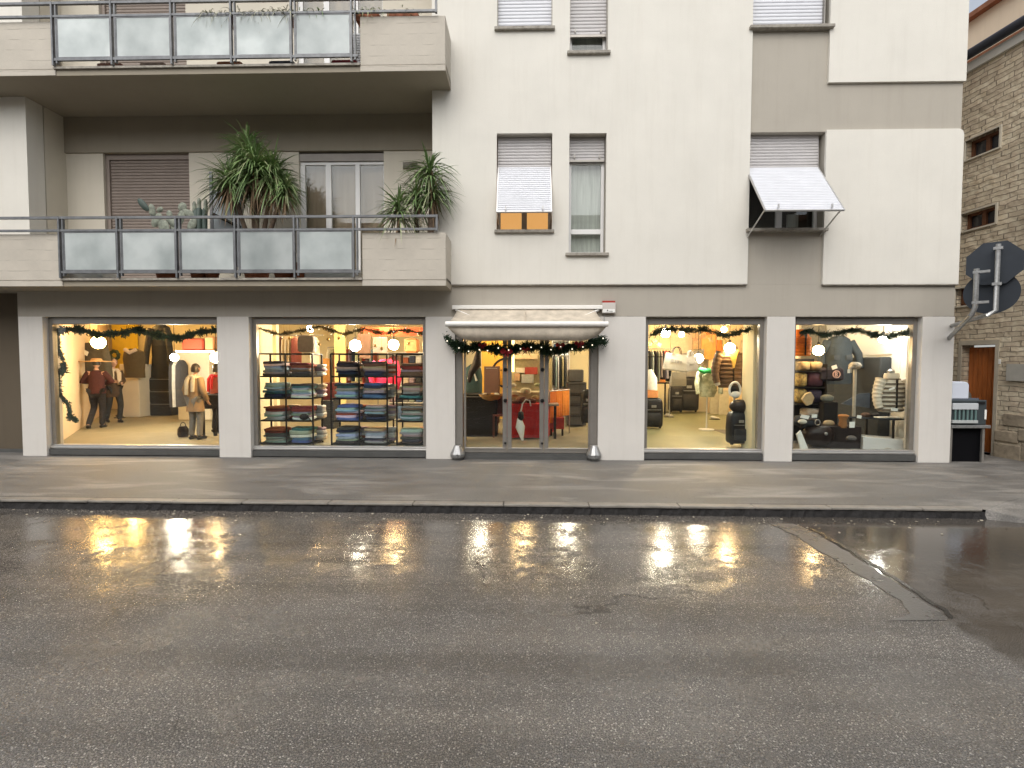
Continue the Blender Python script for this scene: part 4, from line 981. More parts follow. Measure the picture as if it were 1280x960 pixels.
# ------------------------------------------------ clothes racks with folded shirts
def rack(label, x0, x1, y0, y1, ztop, mids, levels, group):
    t = thing('clothes_rack', label, 'rack', ((x0+x1)/2, (y0+y1)/2, FL), group); s = .013
    xs = [x0]+mids+[x1]
    for x in (x0, x1):
        for y in (y0, y1): build('post', MB().box(x-s, x+s, y-s, y+s, FL, ztop), M['black'], t)
    for x in mids: build('post', MB().box(x-s*.8, x+s*.8, y0-s, y0+s, FL, ztop), M['black'], t)
    for z in levels+[ztop]:
        mb = MB(); mb.box(x0, x1, y0-s*.7, y0+s*.7, z-s, z+s); mb.box(x0, x1, y1-s*.7, y1+s*.7, z-s, z+s)
        for x in xs: mb.box(x-s*.7, x+s*.7, y0, y1, z-s*.8, z+s*.8)
        for k in range(1, 5): mb.box(x0, x1, y0+(y1-y0)*k/5-.004, y0+(y1-y0)*k/5+.004, z-.006, z+.006)
        build('shelf', mb, M['black'], t)
    return t
Yr = .62
def rx(px): return FX(px, 500, Yr)
lv = [FZ(430, q, Yr) for q in (471, 498.5, 526.5, 555)]; zt = FZ(430, 442.5, Yr)
PAL = {'light blue': (.30,.42,.50), 'navy': (.025,.035,.07), 'grey': (.30,.30,.29), 'charcoal': (.055,.055,.06), 'white': (.60,.60,.57), 'pale green': (.36,.42,.36), 'maroon': (.20,.035,.03),
       'beige': (.45,.37,.27), 'denim blue': (.07,.13,.26), 'brown': (.16,.09,.06), 'mauve': (.30,.22,.26), 'teal': (.06,.15,.16), 'rust': (.30,.08,.04), 'black': (.02,.02,.022)}
RK = [('left', 324, 391, [357.5]), ('middle', 414, 484, [449]), ('right', 496, 566, [531])]
ORD = ['bottom', 'second', 'third', 'fourth', 'fifth', 'sixth', 'seventh', 'eighth', 'ninth', 'tenth']
SHN = ['top', 'second', 'third', 'lowest']
COLS = {('left',0,0): 'charcoal grey light_blue light_blue white charcoal', ('left',1,0): 'navy teal grey light_blue pale_green light_blue', ('left',2,0): 'grey white pale_green white maroon rust', ('left',3,0): 'pale_green grey light_blue charcoal maroon rust',
 ('left',0,1): 'charcoal charcoal brown mauve rust maroon', ('left',1,1): 'white light_blue pale_green light_blue teal charcoal', ('left',2,1): 'white mauve grey maroon maroon', ('left',3,1): 'denim_blue white grey pale_green teal',
 ('middle',0,0): 'black navy grey beige charcoal brown', ('middle',1,0): 'light_blue light_blue pale_green teal charcoal navy', ('middle',2,0): 'denim_blue white rust white light_blue denim_blue', ('middle',3,0): 'charcoal pale_green light_blue grey navy charcoal',
 ('middle',0,1): 'navy navy grey beige brown charcoal', ('middle',1,1): 'denim_blue denim_blue mauve beige navy denim_blue', ('middle',2,1): 'navy charcoal light_blue grey teal pale_green', ('middle',3,1): 'grey navy white light_blue grey beige',
 ('right',0,0): 'brown brown grey maroon maroon brown', ('right',1,0): 'teal charcoal grey mauve beige brown', ('right',2,0): 'light_blue teal grey pale_green brown grey', ('right',3,0): 'grey charcoal mauve grey pale_green'}
random.seed(21)
for nm, pa, pb, mids in RK:
    X0, X1 = rx(pa), rx(pb); mm = [rx(q) for q in mids]
    rack(f'{nm} black metal grid rack full of folded shirts in second window', X0, X1, Yr, Yr+.42, zt, mm, lv, 'black grid racks in the second window')
    bays = [(X0, mm[0]), (mm[0], X1)]
    for si, z in enumerate(lv):
        for bi, (a, b_) in enumerate(bays):
            key = (nm, si, bi)
            if key not in COLS: continue
            cs = COLS[key].split(); zz = z+.013; cx = (a+b_)/2+random.uniform(-.01,.01)
            cnt = {}
            cs = [q for c0 in cs for q in ((c0, c0) if random.random() < .33 and c0 != cs[-1] else (c0,))][:9]
            for gi, cn in enumerate(cs):
                cn = cn.replace('_', ' '); hh = random.uniform(.75, 1.25)*.275/len(cs); wd = (b_-a)*.40*random.uniform(.82, 1.06); dx = random.uniform(-.022,.022); yy = Yr+.015+random.uniform(-.02,.02)
                mb = MB(); secs = []; rt = random.uniform(-.05,.05)
                for u, k in ((0,.95),(.12,1),(.88,1.0),(1,.96)):
                    s = []
                    for q in range(20):
                        th = 2*math.pi*q/20; ex = math.copysign(abs(math.cos(th))**.35, math.cos(th)); ey = math.copysign(abs(math.sin(th))**.35, math.sin(th))
                        s.append(V(cx+dx+wd*ex*k+rt*ey*.05, yy+.17+.17*ey*k, zz+hh*u+.006*math.sin(2*th+gi*1.7)+.003*math.sin(5*th)))
                    secs.append(s)
                mb.loft(secs)
                side = '' if len(bays) == 1 else (' left' if bi == 0 else ' right')
                pos = ORD[gi] if gi < len(cs)-1 else 'topmost'
                solo('folded_shirt', mb, fab(tuple(q*random.choice((.85,1,1.12)) for q in PAL[cn])), f'{cn} folded shirt, {pos} in{side} stack, {SHN[si]} shelf, {nm} black rack', 'shirt', f'folded shirts on the {nm} black rack', smooth=True)
                zz += hh*.93
random.seed(8)
for nm, pa, pb, mids in RK:
    X0, X1 = rx(pa), rx(pb); mm = [rx(q) for q in mids]; bays = [(X0, mm[0]), (mm[0], X1)]
    for si, z in enumerate(lv):
        for bi, (a, b_) in enumerate(bays):
            if (nm, si, bi) not in COLS: continue
            zz = z+.013; cx = b_-.075
            for gi in range(5):
                cn = random.choice(('beige','white','beige','mauve','rust','grey','white')); hh = random.uniform(.04,.06); mb = MB(); dx = random.uniform(-.02,.02)
                secs = []
                for u, k in ((0,.94),(.2,1.01),(.8,1.01),(1,.94)):
                    secs.append([V(cx+dx+.13*k*math.copysign(abs(math.cos(th))**.4, math.cos(th)), Yr+.44+.10*k*math.copysign(abs(math.sin(th))**.4, math.sin(th)), zz+hh*u+.004*math.sin(2*th+gi)) for th in [2*math.pi*q/14 for q in range(14)]])
                mb.loft(secs); side = ' left' if bi == 0 and len(bays) == 2 else ' right'
                solo('folded_shirt', mb, fab(PAL[cn]), f'{cn} shirt, {ORD[gi] if gi < 4 else "topmost"} in rear{side} stack, {SHN[si]} shelf, {nm} black rack', 'shirt', f'rear row of folded shirts on the {nm} black rack', smooth=True)
                zz += hh*.94
# goods behind the racks
def cushion(px, py, Y, w_, h_, col, label, name='cushion', cat='cushion'):
    p = at(px, py, Y); secs = []
    for u in (-1,-.8,-.4,0,.4,.8,1):
        k = math.sqrt(max(0,1-u*u))*.07+.012
        secs.append([V(p.x+w_/2*math.copysign(abs(math.cos(a))**.4, math.cos(a))*(1-.10*abs(u)**3), p.y+u*.075, p.z+h_/2*math.copysign(abs(math.sin(a))**.4, math.sin(a))*(1-.10*abs(u)**3)) for a in [2*math.pi*q/20 for q in range(20)]])
    return solo(name, MB().loft(secs), fab(col), label, cat, smooth=True)
cushion(384, 430, 1.2, .34, .34, (.27,.24,.22), 'grey square cushion above the left clothes rack')
solo('clothes_rail', MB().tube([at(350,419,2.6), at(404,419,2.6)], .012, 8), M['galv'], 'metal rail of hanging shirts behind the left clothes rack', 'rail')
for i, (px, c_, lb) in enumerate(((353,(.13,.05,.035),'dark brown'),(358,(.55,.46,.32),'sand'),(362,(.60,.52,.40),'cream'),(366,(.5,.38,.22),'camel'),(370,(.16,.04,.03),'maroon'),(393,(.55,.5,.4),'ivory'))):
    edge_garment(px, 421, 458, 2.6, c_, f'{lb} shirt hanging on the rail behind the left clothes rack', 5.5, 'shirts hanging on the rail behind the left rack')
solo('ochre_panel', MB().box(FX(403,460,3.2), FX(411,460,3.2), 3.2, 3.26, FZ(407,478,3.2), FZ(407,448,3.2)), fab((.34,.17,.05)), 'ochre board between the left and middle racks', 'board')
solo('wine_cabinet', MB().rbox(FX(403,500,3.0), FX(417,500,3.0), 3.0, 3.4, FZ(407,500,3.0), FZ(407,478.5,3.0), .01), fab((.09,.02,.022), .4), 'wine red cabinet under the ochre board', 'cabinet')
solo('dark_cabinet', MB().rbox(FX(401,520,2.95), FX(417,520,2.95), 2.95, 3.4, FL, FZ(407,500.6,2.95), .01), M['navy'], 'blue black low cabinet standing under the wine red cabinet', 'cabinet')
solo('tall_mirror', MB().box(FX(418,450,4.5), FX(432,450,4.5), 4.5, 4.55, FL, FZ(424,405,4.5)), mat('pale yellow panel', (.75,.66,.32), .5), 'pale yellow tall panel behind the middle rack', 'panel')
t = thing('pink_coat', 'bright pink coat hanging behind the middle and right racks', 'coat', (FX(482,465,1.9), 1.9, FZ(482,482,1.9)))
x = FX(483,465,1.9); build('body', MB().loft([[V(x+a*math.cos(2*math.pi*k/16), 1.9+.09*math.sin(2*math.pi*k/16)*(1+.1*math.sin(5*k)), FZ(483,y_,1.9)) for k in range(16)] for a, y_ in ((.26,484),(.25,470),(.24,455),(.10,449))]), fab((.68,.03,.10)), t, True)
build('sleeve', MB().tube([V(x-.2,1.85,FZ(483,452,1.9)), V(x-.30,1.82,FZ(483,470,1.9)), V(x-.24,1.8,FZ(483,486,1.9))], [.06,.055,.045], 8), fab((.60,.04,.12)), t, True)
build('sleeve', MB().tube([V(x+.2,1.85,FZ(483,452,1.9)), V(x+.30,1.82,FZ(483,470,1.9)), V(x+.24,1.8,FZ(483,486,1.9))], [.06,.055,.045], 8), fab((.60,.04,.12)), t, True)
solo('wall_picture', MB().box(FX(447,430,3.5), FX(463,430,3.5), 3.5, 3.53, FZ(455,448,3.5), FZ(455,417,3.5)), fab((.26,.16,.12)), 'brown picture on the wall between the two brightest bulbs of the second window', 'picture')
solo('wall_picture', MB().box(FX(466,430,3.5), FX(484,430,3.5), 3.5, 3.53, FZ(455,441,3.5), FZ(455,421,3.5)), fab((.42,.36,.34)), 'grey picture on the wall above the pink coat', 'picture')
solo('red_banner', MB().box(FX(450,415,3.7), FX(531,415,3.7), 3.7, 3.73, FZ(500,420,3.7), FZ(500,409,3.7)), fab((.60,.12,.06)), 'red banner across the top of the rear wall in the second window', 'banner')
solo('leather_bag', MB().rbox(FX(506,430,2.4), FX(524,430,2.4), 2.3, 2.5, FZ(515,441,2.4), FZ(515,423,2.4), .04), fab((.42,.19,.08), .5), 'tan leather bag hanging above the right clothes rack', 'bag')
t = thing('desk_fan', 'black table lamp head leaning among the lowest shelves of the left rack', 'lamp', (FX(394,545,.52), .52, FL))
build('pole', MB().tube([at(392,552,.5), at(392,530,.5), at(384,520,.5)], .010, 6), M['black'], t); build('lamp_shade', MB().ell(at(380,521,.5), .085, .06, .06, 12, 8), M['black'], t, True)
build('base', MB().lathe(V(FX(392,552,.5), .5, FL), [(.07,0),(.07,.015),(.01,.025)], 14), M['black'], t)

# ------------------------------------------------ garlands
def garland(label, pts, Y, rad, seedv, ribbons=(), lights=0, dens=520, mat_=None):
    random.seed(seedv); P3 = [at(x, y, Y) for x, y in pts]
    L = [0]
    for a, b_ in zip(P3, P3[1:]): L.append(L[-1]+(b_-a).length)
    def pos(s):
        for i in range(len(P3)-1):
            if s <= L[i+1]: return P3[i].lerp(P3[i+1], (s-L[i])/(L[i+1]-L[i])), (P3[i+1]-P3[i]).normalized()
        return P3[-1], (P3[-1]-P3[-2]).normalized()
    mb = MB(); n = int(dens*2.4*L[-1])
    for i in range(n):
        p, t = pos(random.uniform(0, L[-1])); k = .6+.4*math.sin(p.x*23+p.z*17)
        d = V(random.gauss(0,1), random.gauss(0,.8), random.gauss(0,1)).normalized(); d = (d+t*random.uniform(-.5,.5)).normalized()
        l = rad*random.uniform(.5, 1.35)*k; s = d.orthogonal().normalized()*random.uniform(.007,.014)
        p = p+V(random.gauss(0,rad*.25),0,random.gauss(0,rad*.25)); mb.face([p-s, p+s, p+d*l+s*.4, p+d*l-s*.4])
    t = thing('garland', label, 'garland', tuple(pos(L[-1]/2)[0]), 'fir garlands over the shop openings')
    build('needles', mb, mat_ or M['green'], t)
    build('wire', MB().tube(P3, .009, 5), M['green'], t)
    for (px, py, r) in ribbons:
        q = at(px, py, Y-.05); b_ = MB()
        for s in (-1, 1):
            b_.loft([[q+V(s*(.01+r*u), -.01+.02*math.sin(v), r*.55*math.sin(u*2.6+.3)*math.sin(v)) for v in [2*math.pi*k/8 for k in range(8)]] for u in (0,.3,.6,.9,1.05)])
        b_.tube([q, q+V(-r*.3,0,-r*1.1)], r*.13, 5); b_.tube([q, q+V(r*.35,0,-r*1.0)], r*.13, 5)
        build('ribbon_bow', b_, M['red'], t, True)
    for i in range(lights):
        p, _ = pos(L[-1]*(i+.5)/lights); q = p+V(random.uniform(-.03,.03), -.06, random.uniform(-.08,.04))
        build('fairy_light', MB().ell(q, .011, .011, .011, 8, 6), M['fairy'], t, True)
    return t
M['fairy'] = mat('white fairy bulb', (.9,.88,.8), .3, emit=(1,.9,.7), estr=1.2)
garland('long fir garland framing the top and left side of the first window', [(97,526),(88,522),(86,507),(76,495),(71,482),(72,470),(80,462),(79,450),(72,436),(69,424),(75,413),(92,411),(108,414),(122,419),(140,417),(156,416),(170,412),(184,416),(202,420),(226,423),(244,416),(271,413)], .24, .075, 2)
garland('thin golden fir garland across the top of the second window', [(318,409),(350,418),(378,413),(400,408),(430,418),(455,411),(480,417),(505,412),(531,418)], .5, .05, 4, lights=14, dens=240, mat_=mat('bronze garland', (.20,.14,.05), .6, var=.4, scale=40))
garland('thick green and red ribboned fir garland hanging over the entrance', [(557,421),(566,430),(582,436),(600,433),(618,436),(634,440),(652,434),(672,433),(690,440),(706,435),(724,433),(740,430),(753,424),(755,430)], -.13, .10, 6,
        ribbons=((603,431,.06),(633,439,.09),(657,436,.06),(700,431,.065),(724,429,.07)), lights=16, dens=900)
garland('sparse fir garland at the top of the window with the brown quilted jacket', [(812,420),(828,412),(846,411),(862,413),(880,412),(895,416),(910,420),(925,415),(938,411)], .45, .085, 8, dens=330)
garland('fir garland with gaps across the last window above the vest and jacket', [(1001,416),(1012,414),(1028,419),(1050,416),(1070,412),(1090,418),(1110,421),(1130,416),(1143,413)], .26, .08, 9, dens=520)

# ------------------------------------------------ awning over the entrance
zc = FZ(660,385); t = thing('awning', 'half folded cream canvas awning above the shop entrance', 'awning', (FX(660,385), 0, zc))
x0, x1 = FX(566,385), FX(752,385)
bevel(build('cassette', MB().box(x0, x1, -.10, -.002, zc-.03, zc+.035), M['awn_m'], t), .01)
yF = -.55; zf_ = at(660,405,yF).z; fx0, fx1 = at(557,405,yF).x, at(760,405,yF).x
def sheet(mb, top, bot, n=24, th=.006, wavea=.0):
    (ax, ay, az, bx), (cx, cy, cz, dx) = top, bot
    fr = []; m = 8
    for i in range(n+1):
        u = i/n; row = []
        for k in range(m+1):
            v = k/m; x = (ax+(bx-ax)*u)*(1-v)+(cx+(dx-cx)*u)*v
            row.append(V(x, ay+(cy-ay)*v, az+(cz-az)*v - .035*math.sin(math.pi*v)+wavea*math.sin(u*7+v*3)*math.sin(math.pi*v)))
        fr.append(row)
    for i in range(n):
        for k in range(m):
            mb.face([fr[i][k], fr[i][k+1], fr[i+1][k+1], fr[i+1][k]])
    return mb
sx0, sx1 = FX(572,389,-.06), FX(743,389,-.06)
mb = MB(); sheet(mb, (sx0, -.07, zc-.03, sx1), (fx0+.05, yF, zf_+.03, fx1-.05), wavea=.006)
o = build('canopy', mb, M['awn'], t, True); sm = o.modifiers.new('solid', 'SOLIDIFY'); sm.thickness = .008
build('seam', MB().tube([V(FX(657,389,-.07),-.075,zc-.028), V(FX(657,389,-.3),-.33,(zc+zf_)/2-.022), V(at(657,400,yF).x,yF,zf_+.042)], .006, 5), M['awn'], t)
build('front_bar', MB().tube([V(fx0,yF,zf_), V(fx1,yF,zf_)], .042, 14), M['awn_m'], t, True)
# valance with curved lower corners
mb = MB(); n = 40
for i in range(n):
    for (ua, ub) in ((i/n, (i+1)/n),):
        def vz(u):
            e = min(u, 1-u); k = min(1, e/.16); return zf_-.05-.205*(math.sin(k*math.pi/2)**.8)-.006*math.sin(u*9)
        a = fx0+.03+(fx1-fx0-.06)*ua; b_ = fx0+.03+(fx1-fx0-.06)*ub; w_ = lambda u: yF+.01+.010*math.sin(u*7)
        mb.face([V(a,yF+.01,zf_-.03), V(a,w_(ua)+.03,vz(ua)), V(b_,w_(ub)+.03,vz(ub)), V(b_,yF+.01,zf_-.03)])
o = build('valance', mb, M['awn'], t, True); sm = o.modifiers.new('solid', 'SOLIDIFY'); sm.thickness = .006
for s, xx in ((1, x0+.06), (-1, x1-.06)):
    mb = MB(); pth = [V(xx,-.06,zc-.04), V(xx+s*.25,-.22,zc-.15), V(xx+s*.05,-.34,zf_-.12), V(xx-s*.06,yF+.03,zf_-.02)]; mb.tube(pth, .018, 8); build('arm', mb, M['awn_m'], t, True)
    mb = MB(); xq = fx0 if s > 0 else fx1; mb.tube([V(xq+s*.06,yF+.05,zf_-.06), V(xq+s*.12,yF+.09,zf_-.13), V(xq+s*.26,yF+.12,zf_-.185), V(xq+s*.5,yF+.12,zf_-.20)], .018, 8, .5, V(0,1,0)); build('bow', mb, M['awn_m'], t, True)
# alarm box
z0, z1 = FZ(761,391.5,-.06), FZ(761,376,-.06); a, b_ = FX(752.5,384,-.06), FX(769.5,384,-.06)
t = thing('alarm_box', 'small cream alarm box with a red top strip right of the awning', 'alarm', ((a+b_)/2, 0, z0))
bevel(build('housing', MB().box(a, b_, -.075, -.002, z0, z1-.03), mat('cream plastic', (.56,.52,.47), .5), t), .008)
build('strobe', MB().box(a+.008, b_-.008, -.065, -.006, z1-.029, z1), mat('red plastic', (.35,.03,.02), .3), t)
build('front_label', MB().box(a+.012, b_-.012, -.0775, -.0752, z0+.012, z0+.065), M['paper'], t)
mb = MB(); mb.face([V(a+.075,-.079,z0+.03), V(a+.10,-.079,z0+.03), V(a+.0875,-.079,z0+.062)]); mb.box(a+.105, a+.17, -.079, -.0776, z0+.026, z0+.032); build('emblem', mb, M['black'], t)
solo('alarm_cable', MB().tube([V(a+.04,-.02,z0), V(a+.045,-.025,z0-.10), V(a+.055,-.025,z0-.2), V(a-.02,-.025,z0-.21)], .006, 6), M['galv'], 'thin cable looping down from the cream alarm box', 'cable')
# corner guards at the foot of the entrance
for px, lb in ((571.5, 'faceted galvanised guard at the left foot of the entrance'), (743, 'faceted galvanised guard at the right foot of the entrance')):
    x = FX(px,570,-.1); zt_ = FZ(px,557,-.1)
    secs = []; n = 7
    for r, z, y in ((.055,zt_-.0,-.02),(.11,zt_*.45+.02,-.02),(.125,zt_*.40,-.02),(.12,.05,-.02),(.075,.002,-.02)):
        secs.append([V(x+r*math.cos(math.pi+math.pi*k/(n-1)), y-.02+r*1.15*math.sin(math.pi+math.pi*k/(n-1)), z) for k in range(n)]+[V(x+r,-.021,z), V(x-r,-.021,z)])
    t = thing('corner_guard', lb, 'guard', (x, -.05, 0), 'galvanised guards beside the entrance')
    bevel(build('shell', MB().loft(secs), M['galv'], t), .004); build('bolt', MB().ell(V(x+.01,-.185,zt_*.42), .014, .012, .014, 8, 6), M['galv'], t, True)

# ------------------------------------------------ entrance goods
Ye = 1.6
t = thing('display_table', 'display table under a red cloth behind the middle door leaf', 'table', (FX(662,540,Ye), Ye+.5, FL))
xa, xb = FX(630,530,Ye), FX(683,530,Ye); zt = FZ(660,505,Ye)
build('tabletop', MB().box(xa+.02, xb+.25, Ye+.02, Ye+1.3, zt-.04, zt-.004), M['alu'], t)
for i in range(4): build('leg', MB().box((xa+.05, xb+.15)[i%2], (xa+.1, xb+.2)[i%2], Ye+.06+(i//2)*1.1, Ye+.11+(i//2)*1.1, FL, zt-.04), M['black'], t)
mb = MB(); n = 30
for i in range(n):
    u0, u1 = i/n, (i+1)/n; f = lambda u: .018*math.sin(u*21)+.012*math.sin(u*47)
    A_, B_ = xa+(xb-xa)*u0, xa+(xb-xa)*u1
    mb.face([V(A_,Ye,zt), V(A_,Ye-.02+f(u0),FL+.03), V(B_,Ye-.02+f(u1),FL+.03), V(B_,Ye,zt)])
mb.face([V(xa,Ye,zt), V(xb,Ye,zt), V(xb+.25,Ye+1.3,zt), V(xa,Ye+1.3,zt)])
mb.face([V(xb,Ye,zt), V(xb+.01,Ye,FL+.03), V(xb+.27,Ye+1.3,FL+.03), V(xb+.25,Ye+1.3,zt)])
mb.face([V(xa,Ye+1.3,zt), V(xa,Ye+1.3,FL+.03), V(xa,Ye,FL+.03), V(xa,Ye,zt)])
o = solo('tablecloth', mb, fab((.42,.012,.012), .6), 'bright red cloth draped over the entrance display table', 'tablecloth', smooth=True)
Yo = 2.0; t = thing('trouser_rail', 'chrome rail holding orange cloths behind the right door leaf', 'rail', (FX(699,530,Yo), Yo, FL))
a, b_ = at(687,489,Yo), at(712,487,Yo+.5); build('bar', MB().tube([a, b_], .012, 8), M['galv'], t)
for p in (a, b_): build('leg', MB().tube([p, V(p.x,p.y,FL)], .012, 8), M['galv'], t)
for i, (u0, u1, c_, lb, dz) in enumerate(((.0,.33,(.62,.16,.03),'deep orange',.0),(.33,.62,(.72,.21,.03),'orange',.03),(.62,1,(.78,.26,.04),'bright orange',.06))):
    mb = MB(); n = 10
    for k in range(n):
        q0, q1 = a.lerp(b_, u0+(u1-u0)*k/n), a.lerp(b_, u0+(u1-u0)*(k+1)/n); L_ = .66; w0, w1 = .015*math.sin(k*1.7), .015*math.sin((k+1)*1.7)
        o_ = V(0,-.03,0)
        mb.face([q0+V(0,0,.015), q0+o_+V(w0,w0,-L_+.16*(u0+dz)), q1+o_+V(w1,w1,-L_+.16*(u0+dz)), q1+V(0,0,.015)])
    ob = solo('orange_cloth', mb, fab(c_, .8), f'{lb} cloth hanging over the chrome rail behind the right door leaf', 'cloth', 'orange cloths on the chrome rail', smooth=True)
    sm = ob.modifiers.new('solid', 'SOLIDIFY'); sm.thickness = .02
t = thing('red_stool', 'red fabric covered stool under the orange cloths', 'stool', (FX(697,540,Yo), Yo+.25, FL))
build('seat', MB().box(FX(688,535,Yo+.1), FX(705,535,Yo+.1), Yo+.05, Yo+.4, FZ(697,536,Yo+.1), FZ(697,522,Yo+.1)), fab((.40,.04,.03)), t)
for p in (FX(689,535,Yo+.1), FX(703,535,Yo+.1)): build('leg', MB().box(p-.02, p+.02, Yo+.08, Yo+.12, FL, FZ(697,536,Yo+.1)), M['black'], t)
cabinet('drawer_cabinet', 'dark grey drawer cabinet with wide drawers behind the right door leaf', 'cabinet', FX(709,500,3.6), FX(733,500,3.6), 3.6, 4.1, FL+.03, FZ(720,478,3.6), fab((.085,.085,.09), .5), 4, M['black'])
solo('grey_case', MB().rbox(FX(711,470,3.6), FX(730,470,3.6), 3.65, 4.0, FZ(720,477.5,3.6), FZ(720,462,3.6), .02), fab((.10,.10,.10)), 'dark grey case lying on the wide drawer cabinet', 'case')
def suitcase(label, px, ytop, ybot, Y, w_, col=(.018,.018,.02), group='black trolley bags', cap=None, ang=0):
    p = at(px, ybot, Y); zt_ = FZ(px, ytop, Y); zb = p.z; h_ = zt_-zb; x = p.x
    t = thing('trolley_bag', label, 'bag', (x, Y+.15, zb), group); m = fab(col, .38, .3); secs = []
    for u, k in ((.05,.90),(.10,1),(.5,1.03),(.85,.98),(.95,.82),(1,.55)):
        secs.append([V(x+w_/2*k*math.copysign(abs(math.cos(a))**.5, math.cos(a)), Y+.15+.15*k*math.copysign(abs(math.sin(a))**.5, math.sin(a)), zb+h_*u) for a in [2*math.pi*q/20 for q in range(20)]])
    build('body', MB().loft(secs), m, t, True)
    build('front_pocket', MB().rbox(x-w_*.33, x+w_*.33, Y-.055, Y+.03, zb+h_*.14, zb+h_*.50, .02), fab((.03,.03,.032), .4), t, True)
    build('handle', MB().tube([V(x+w_*.2*math.cos(math.pi*k/8), Y+.05, zb+h_*.93+.07*math.sin(math.pi*k/8)) for k in range(9)], .012, 6), M['black'], t, True)
    build('zip', MB().box(x-w_*.36, x+w_*.36, Y-.012, Y+.0, zb+h_*.60, zb+h_*.615), M['galv'], t)
    build('badge', MB().box(x-w_*.12, x+w_*.12, Y-.014, Y-.004, zb+h_*.68, zb+h_*.76), M['galv'], t)
    for s in (-1, 1): build('wheel', MB().tube([V(x+s*w_*.36-.02, Y+.08, zb+.04), V(x+s*w_*.36+.02, Y+.08, zb+.04)], .04, 12), M['black'], t, True)
    return t
suitcase('tall narrow black trolley bag at the right edge of the entrance', 734, 488, 531, 2.9, .26)
# left door leaf
cabinet('black_counter', 'black counter with low doors behind the left door leaf', 'counter', FX(577,520,1.9), FX(621,520,1.9), 1.9, 2.5, FL, FZ(600,493,1.9), M['black'], 1, M['galv'])
t = thing('garment_stand', 'teal and white coat hanging behind the left door leaf', 'coat', (FX(590,470,2.3), 2.6, FZ(590,493,2.3)))
x = FX(591,470,2.6); build('body', MB().loft([[V(x+a*math.cos(2*math.pi*k/16), 2.7+.12*math.sin(2*math.pi*k/16)*(1+.15*math.sin(5*k)), FZ(590,y_,2.6)) for k in range(16)] for a, y_ in ((.20,491),(.20,470),(.17,460),(.05,455))]), fab((.045,.085,.09)), t, True)
build('lapel', MB().tube([V(x-.1,2.56,FZ(590,474,2.6)), V(x-.02,2.55,FZ(590,458,2.6)), V(x+.09,2.56,FZ(590,476,2.6))], .022, 6), fab((.6,.6,.58)), t)
solo('black_scarf', MB().tube([at(598,439,2.4), at(596,455,2.4), at(589,466,2.4), at(586,478,2.4)], [.05,.10,.07,.03], 10), fab((.02,.015,.015)), 'black cloth hanging above the black counter', 'scarf', smooth=True)
solo('yellow_door', MB().box(FX(602,470,5.2), FX(641,470,5.2), 5.2, 5.26, FL, FZ(620,400,5.2)), mat('golden yellow wall panel', (.80,.46,.06), .7), 'golden yellow panel at the rear of the entrance', 'panel')
t = thing('round_clock', 'big orange disc with a dark ring on the golden yellow panel', 'clock', tuple(at(632,466,4.9)))
c = at(633, 466, 4.9); build('face', MB().loft([[V(c.x+.36*math.cos(2*math.pi*k/28), c.y+dy, c.z+.36*math.sin(2*math.pi*k/28)) for k in range(28)] for dy in (.03,0)]), mat('orange disc', (.75,.36,.03), .6), t)
build('ring', MB().tube([V(c.x+.38*math.cos(2*math.pi*k/28), c.y-.01, c.z+.38*math.sin(2*math.pi*k/28)) for k in range(29)], .028, 8), M['black'], t, True)
for k in range(5): build('mark', MB().ell(V(c.x-.20+.06*k, c.y-.01, c.z+.12-.05*(k%3)), .018, .012, .026, 6, 5), M['black'], t)
cabinet('brown_cabinet', 'brown cabinet standing before the golden yellow panel', 'cabinet', FX(605,480,4.2), FX(624,480,4.2), 4.2, 4.6, FL, FZ(614,458,4.2), fab((.12,.065,.05), .5), 2, M['galv'])
t = thing('basket', 'shallow tan basket of small goods between counter and red cloth', 'basket', (FX(612,498,1.7), 1.9, FZ(612,503,1.7)))
c = V(FX(613,500,1.85), 2.0, FZ(612,502,1.8)); build('bowl', MB().lathe(c, [(.10,0),(.20,.05),(.26,.12),(.27,.14),(.24,.13),(.18,.06)], 18), fab((.42,.25,.10)), t, True)
for k in range(4): build('cloth_roll', MB().ell(c+V(-.12+.08*k,-.05,.13), .06, .05, .045, 8, 6), fab(((.6,.5,.4),(.15,.08,.05),(.55,.3,.12),(.6,.6,.55))[k]), t, True)
t = thing('wooden_chair', 'red brown wooden chair between the black counter and the red cloth', 'chair', (FX(621,540,1.8), 1.9, FL)); m = mat('red brown wood', (.16,.045,.025), .5, var=.3)
xa_, xb_ = FX(616,530,1.8), FX(632,530,1.8); zs = FZ(620,519,1.8)
build('seat', MB().box(xa_, xb_, 1.75, 2.1, zs-.02, zs+.01), m, t)
for q in ((xa_,1.75),(xb_-.04,1.75),(xa_,2.06),(xb_-.04,2.06)): build('leg', MB().box(q[0], q[0]+.04, q[1], q[1]+.04, FL, zs-.02), m, t)
build('backrest', MB().box(xa_, xb_, 2.10, 2.13, zs, zs+.42), m, t)
solo('display_riser', MB().rbox(FX(636,500,2.02), FX(681,500,2.02), 2.02, 2.5, FZ(660,505,1.6)+.004, FZ(660,490,2.02), .01), fab((.50,.42,.28)), 'sand coloured riser standing on the red table under the soft goods', 'riser')
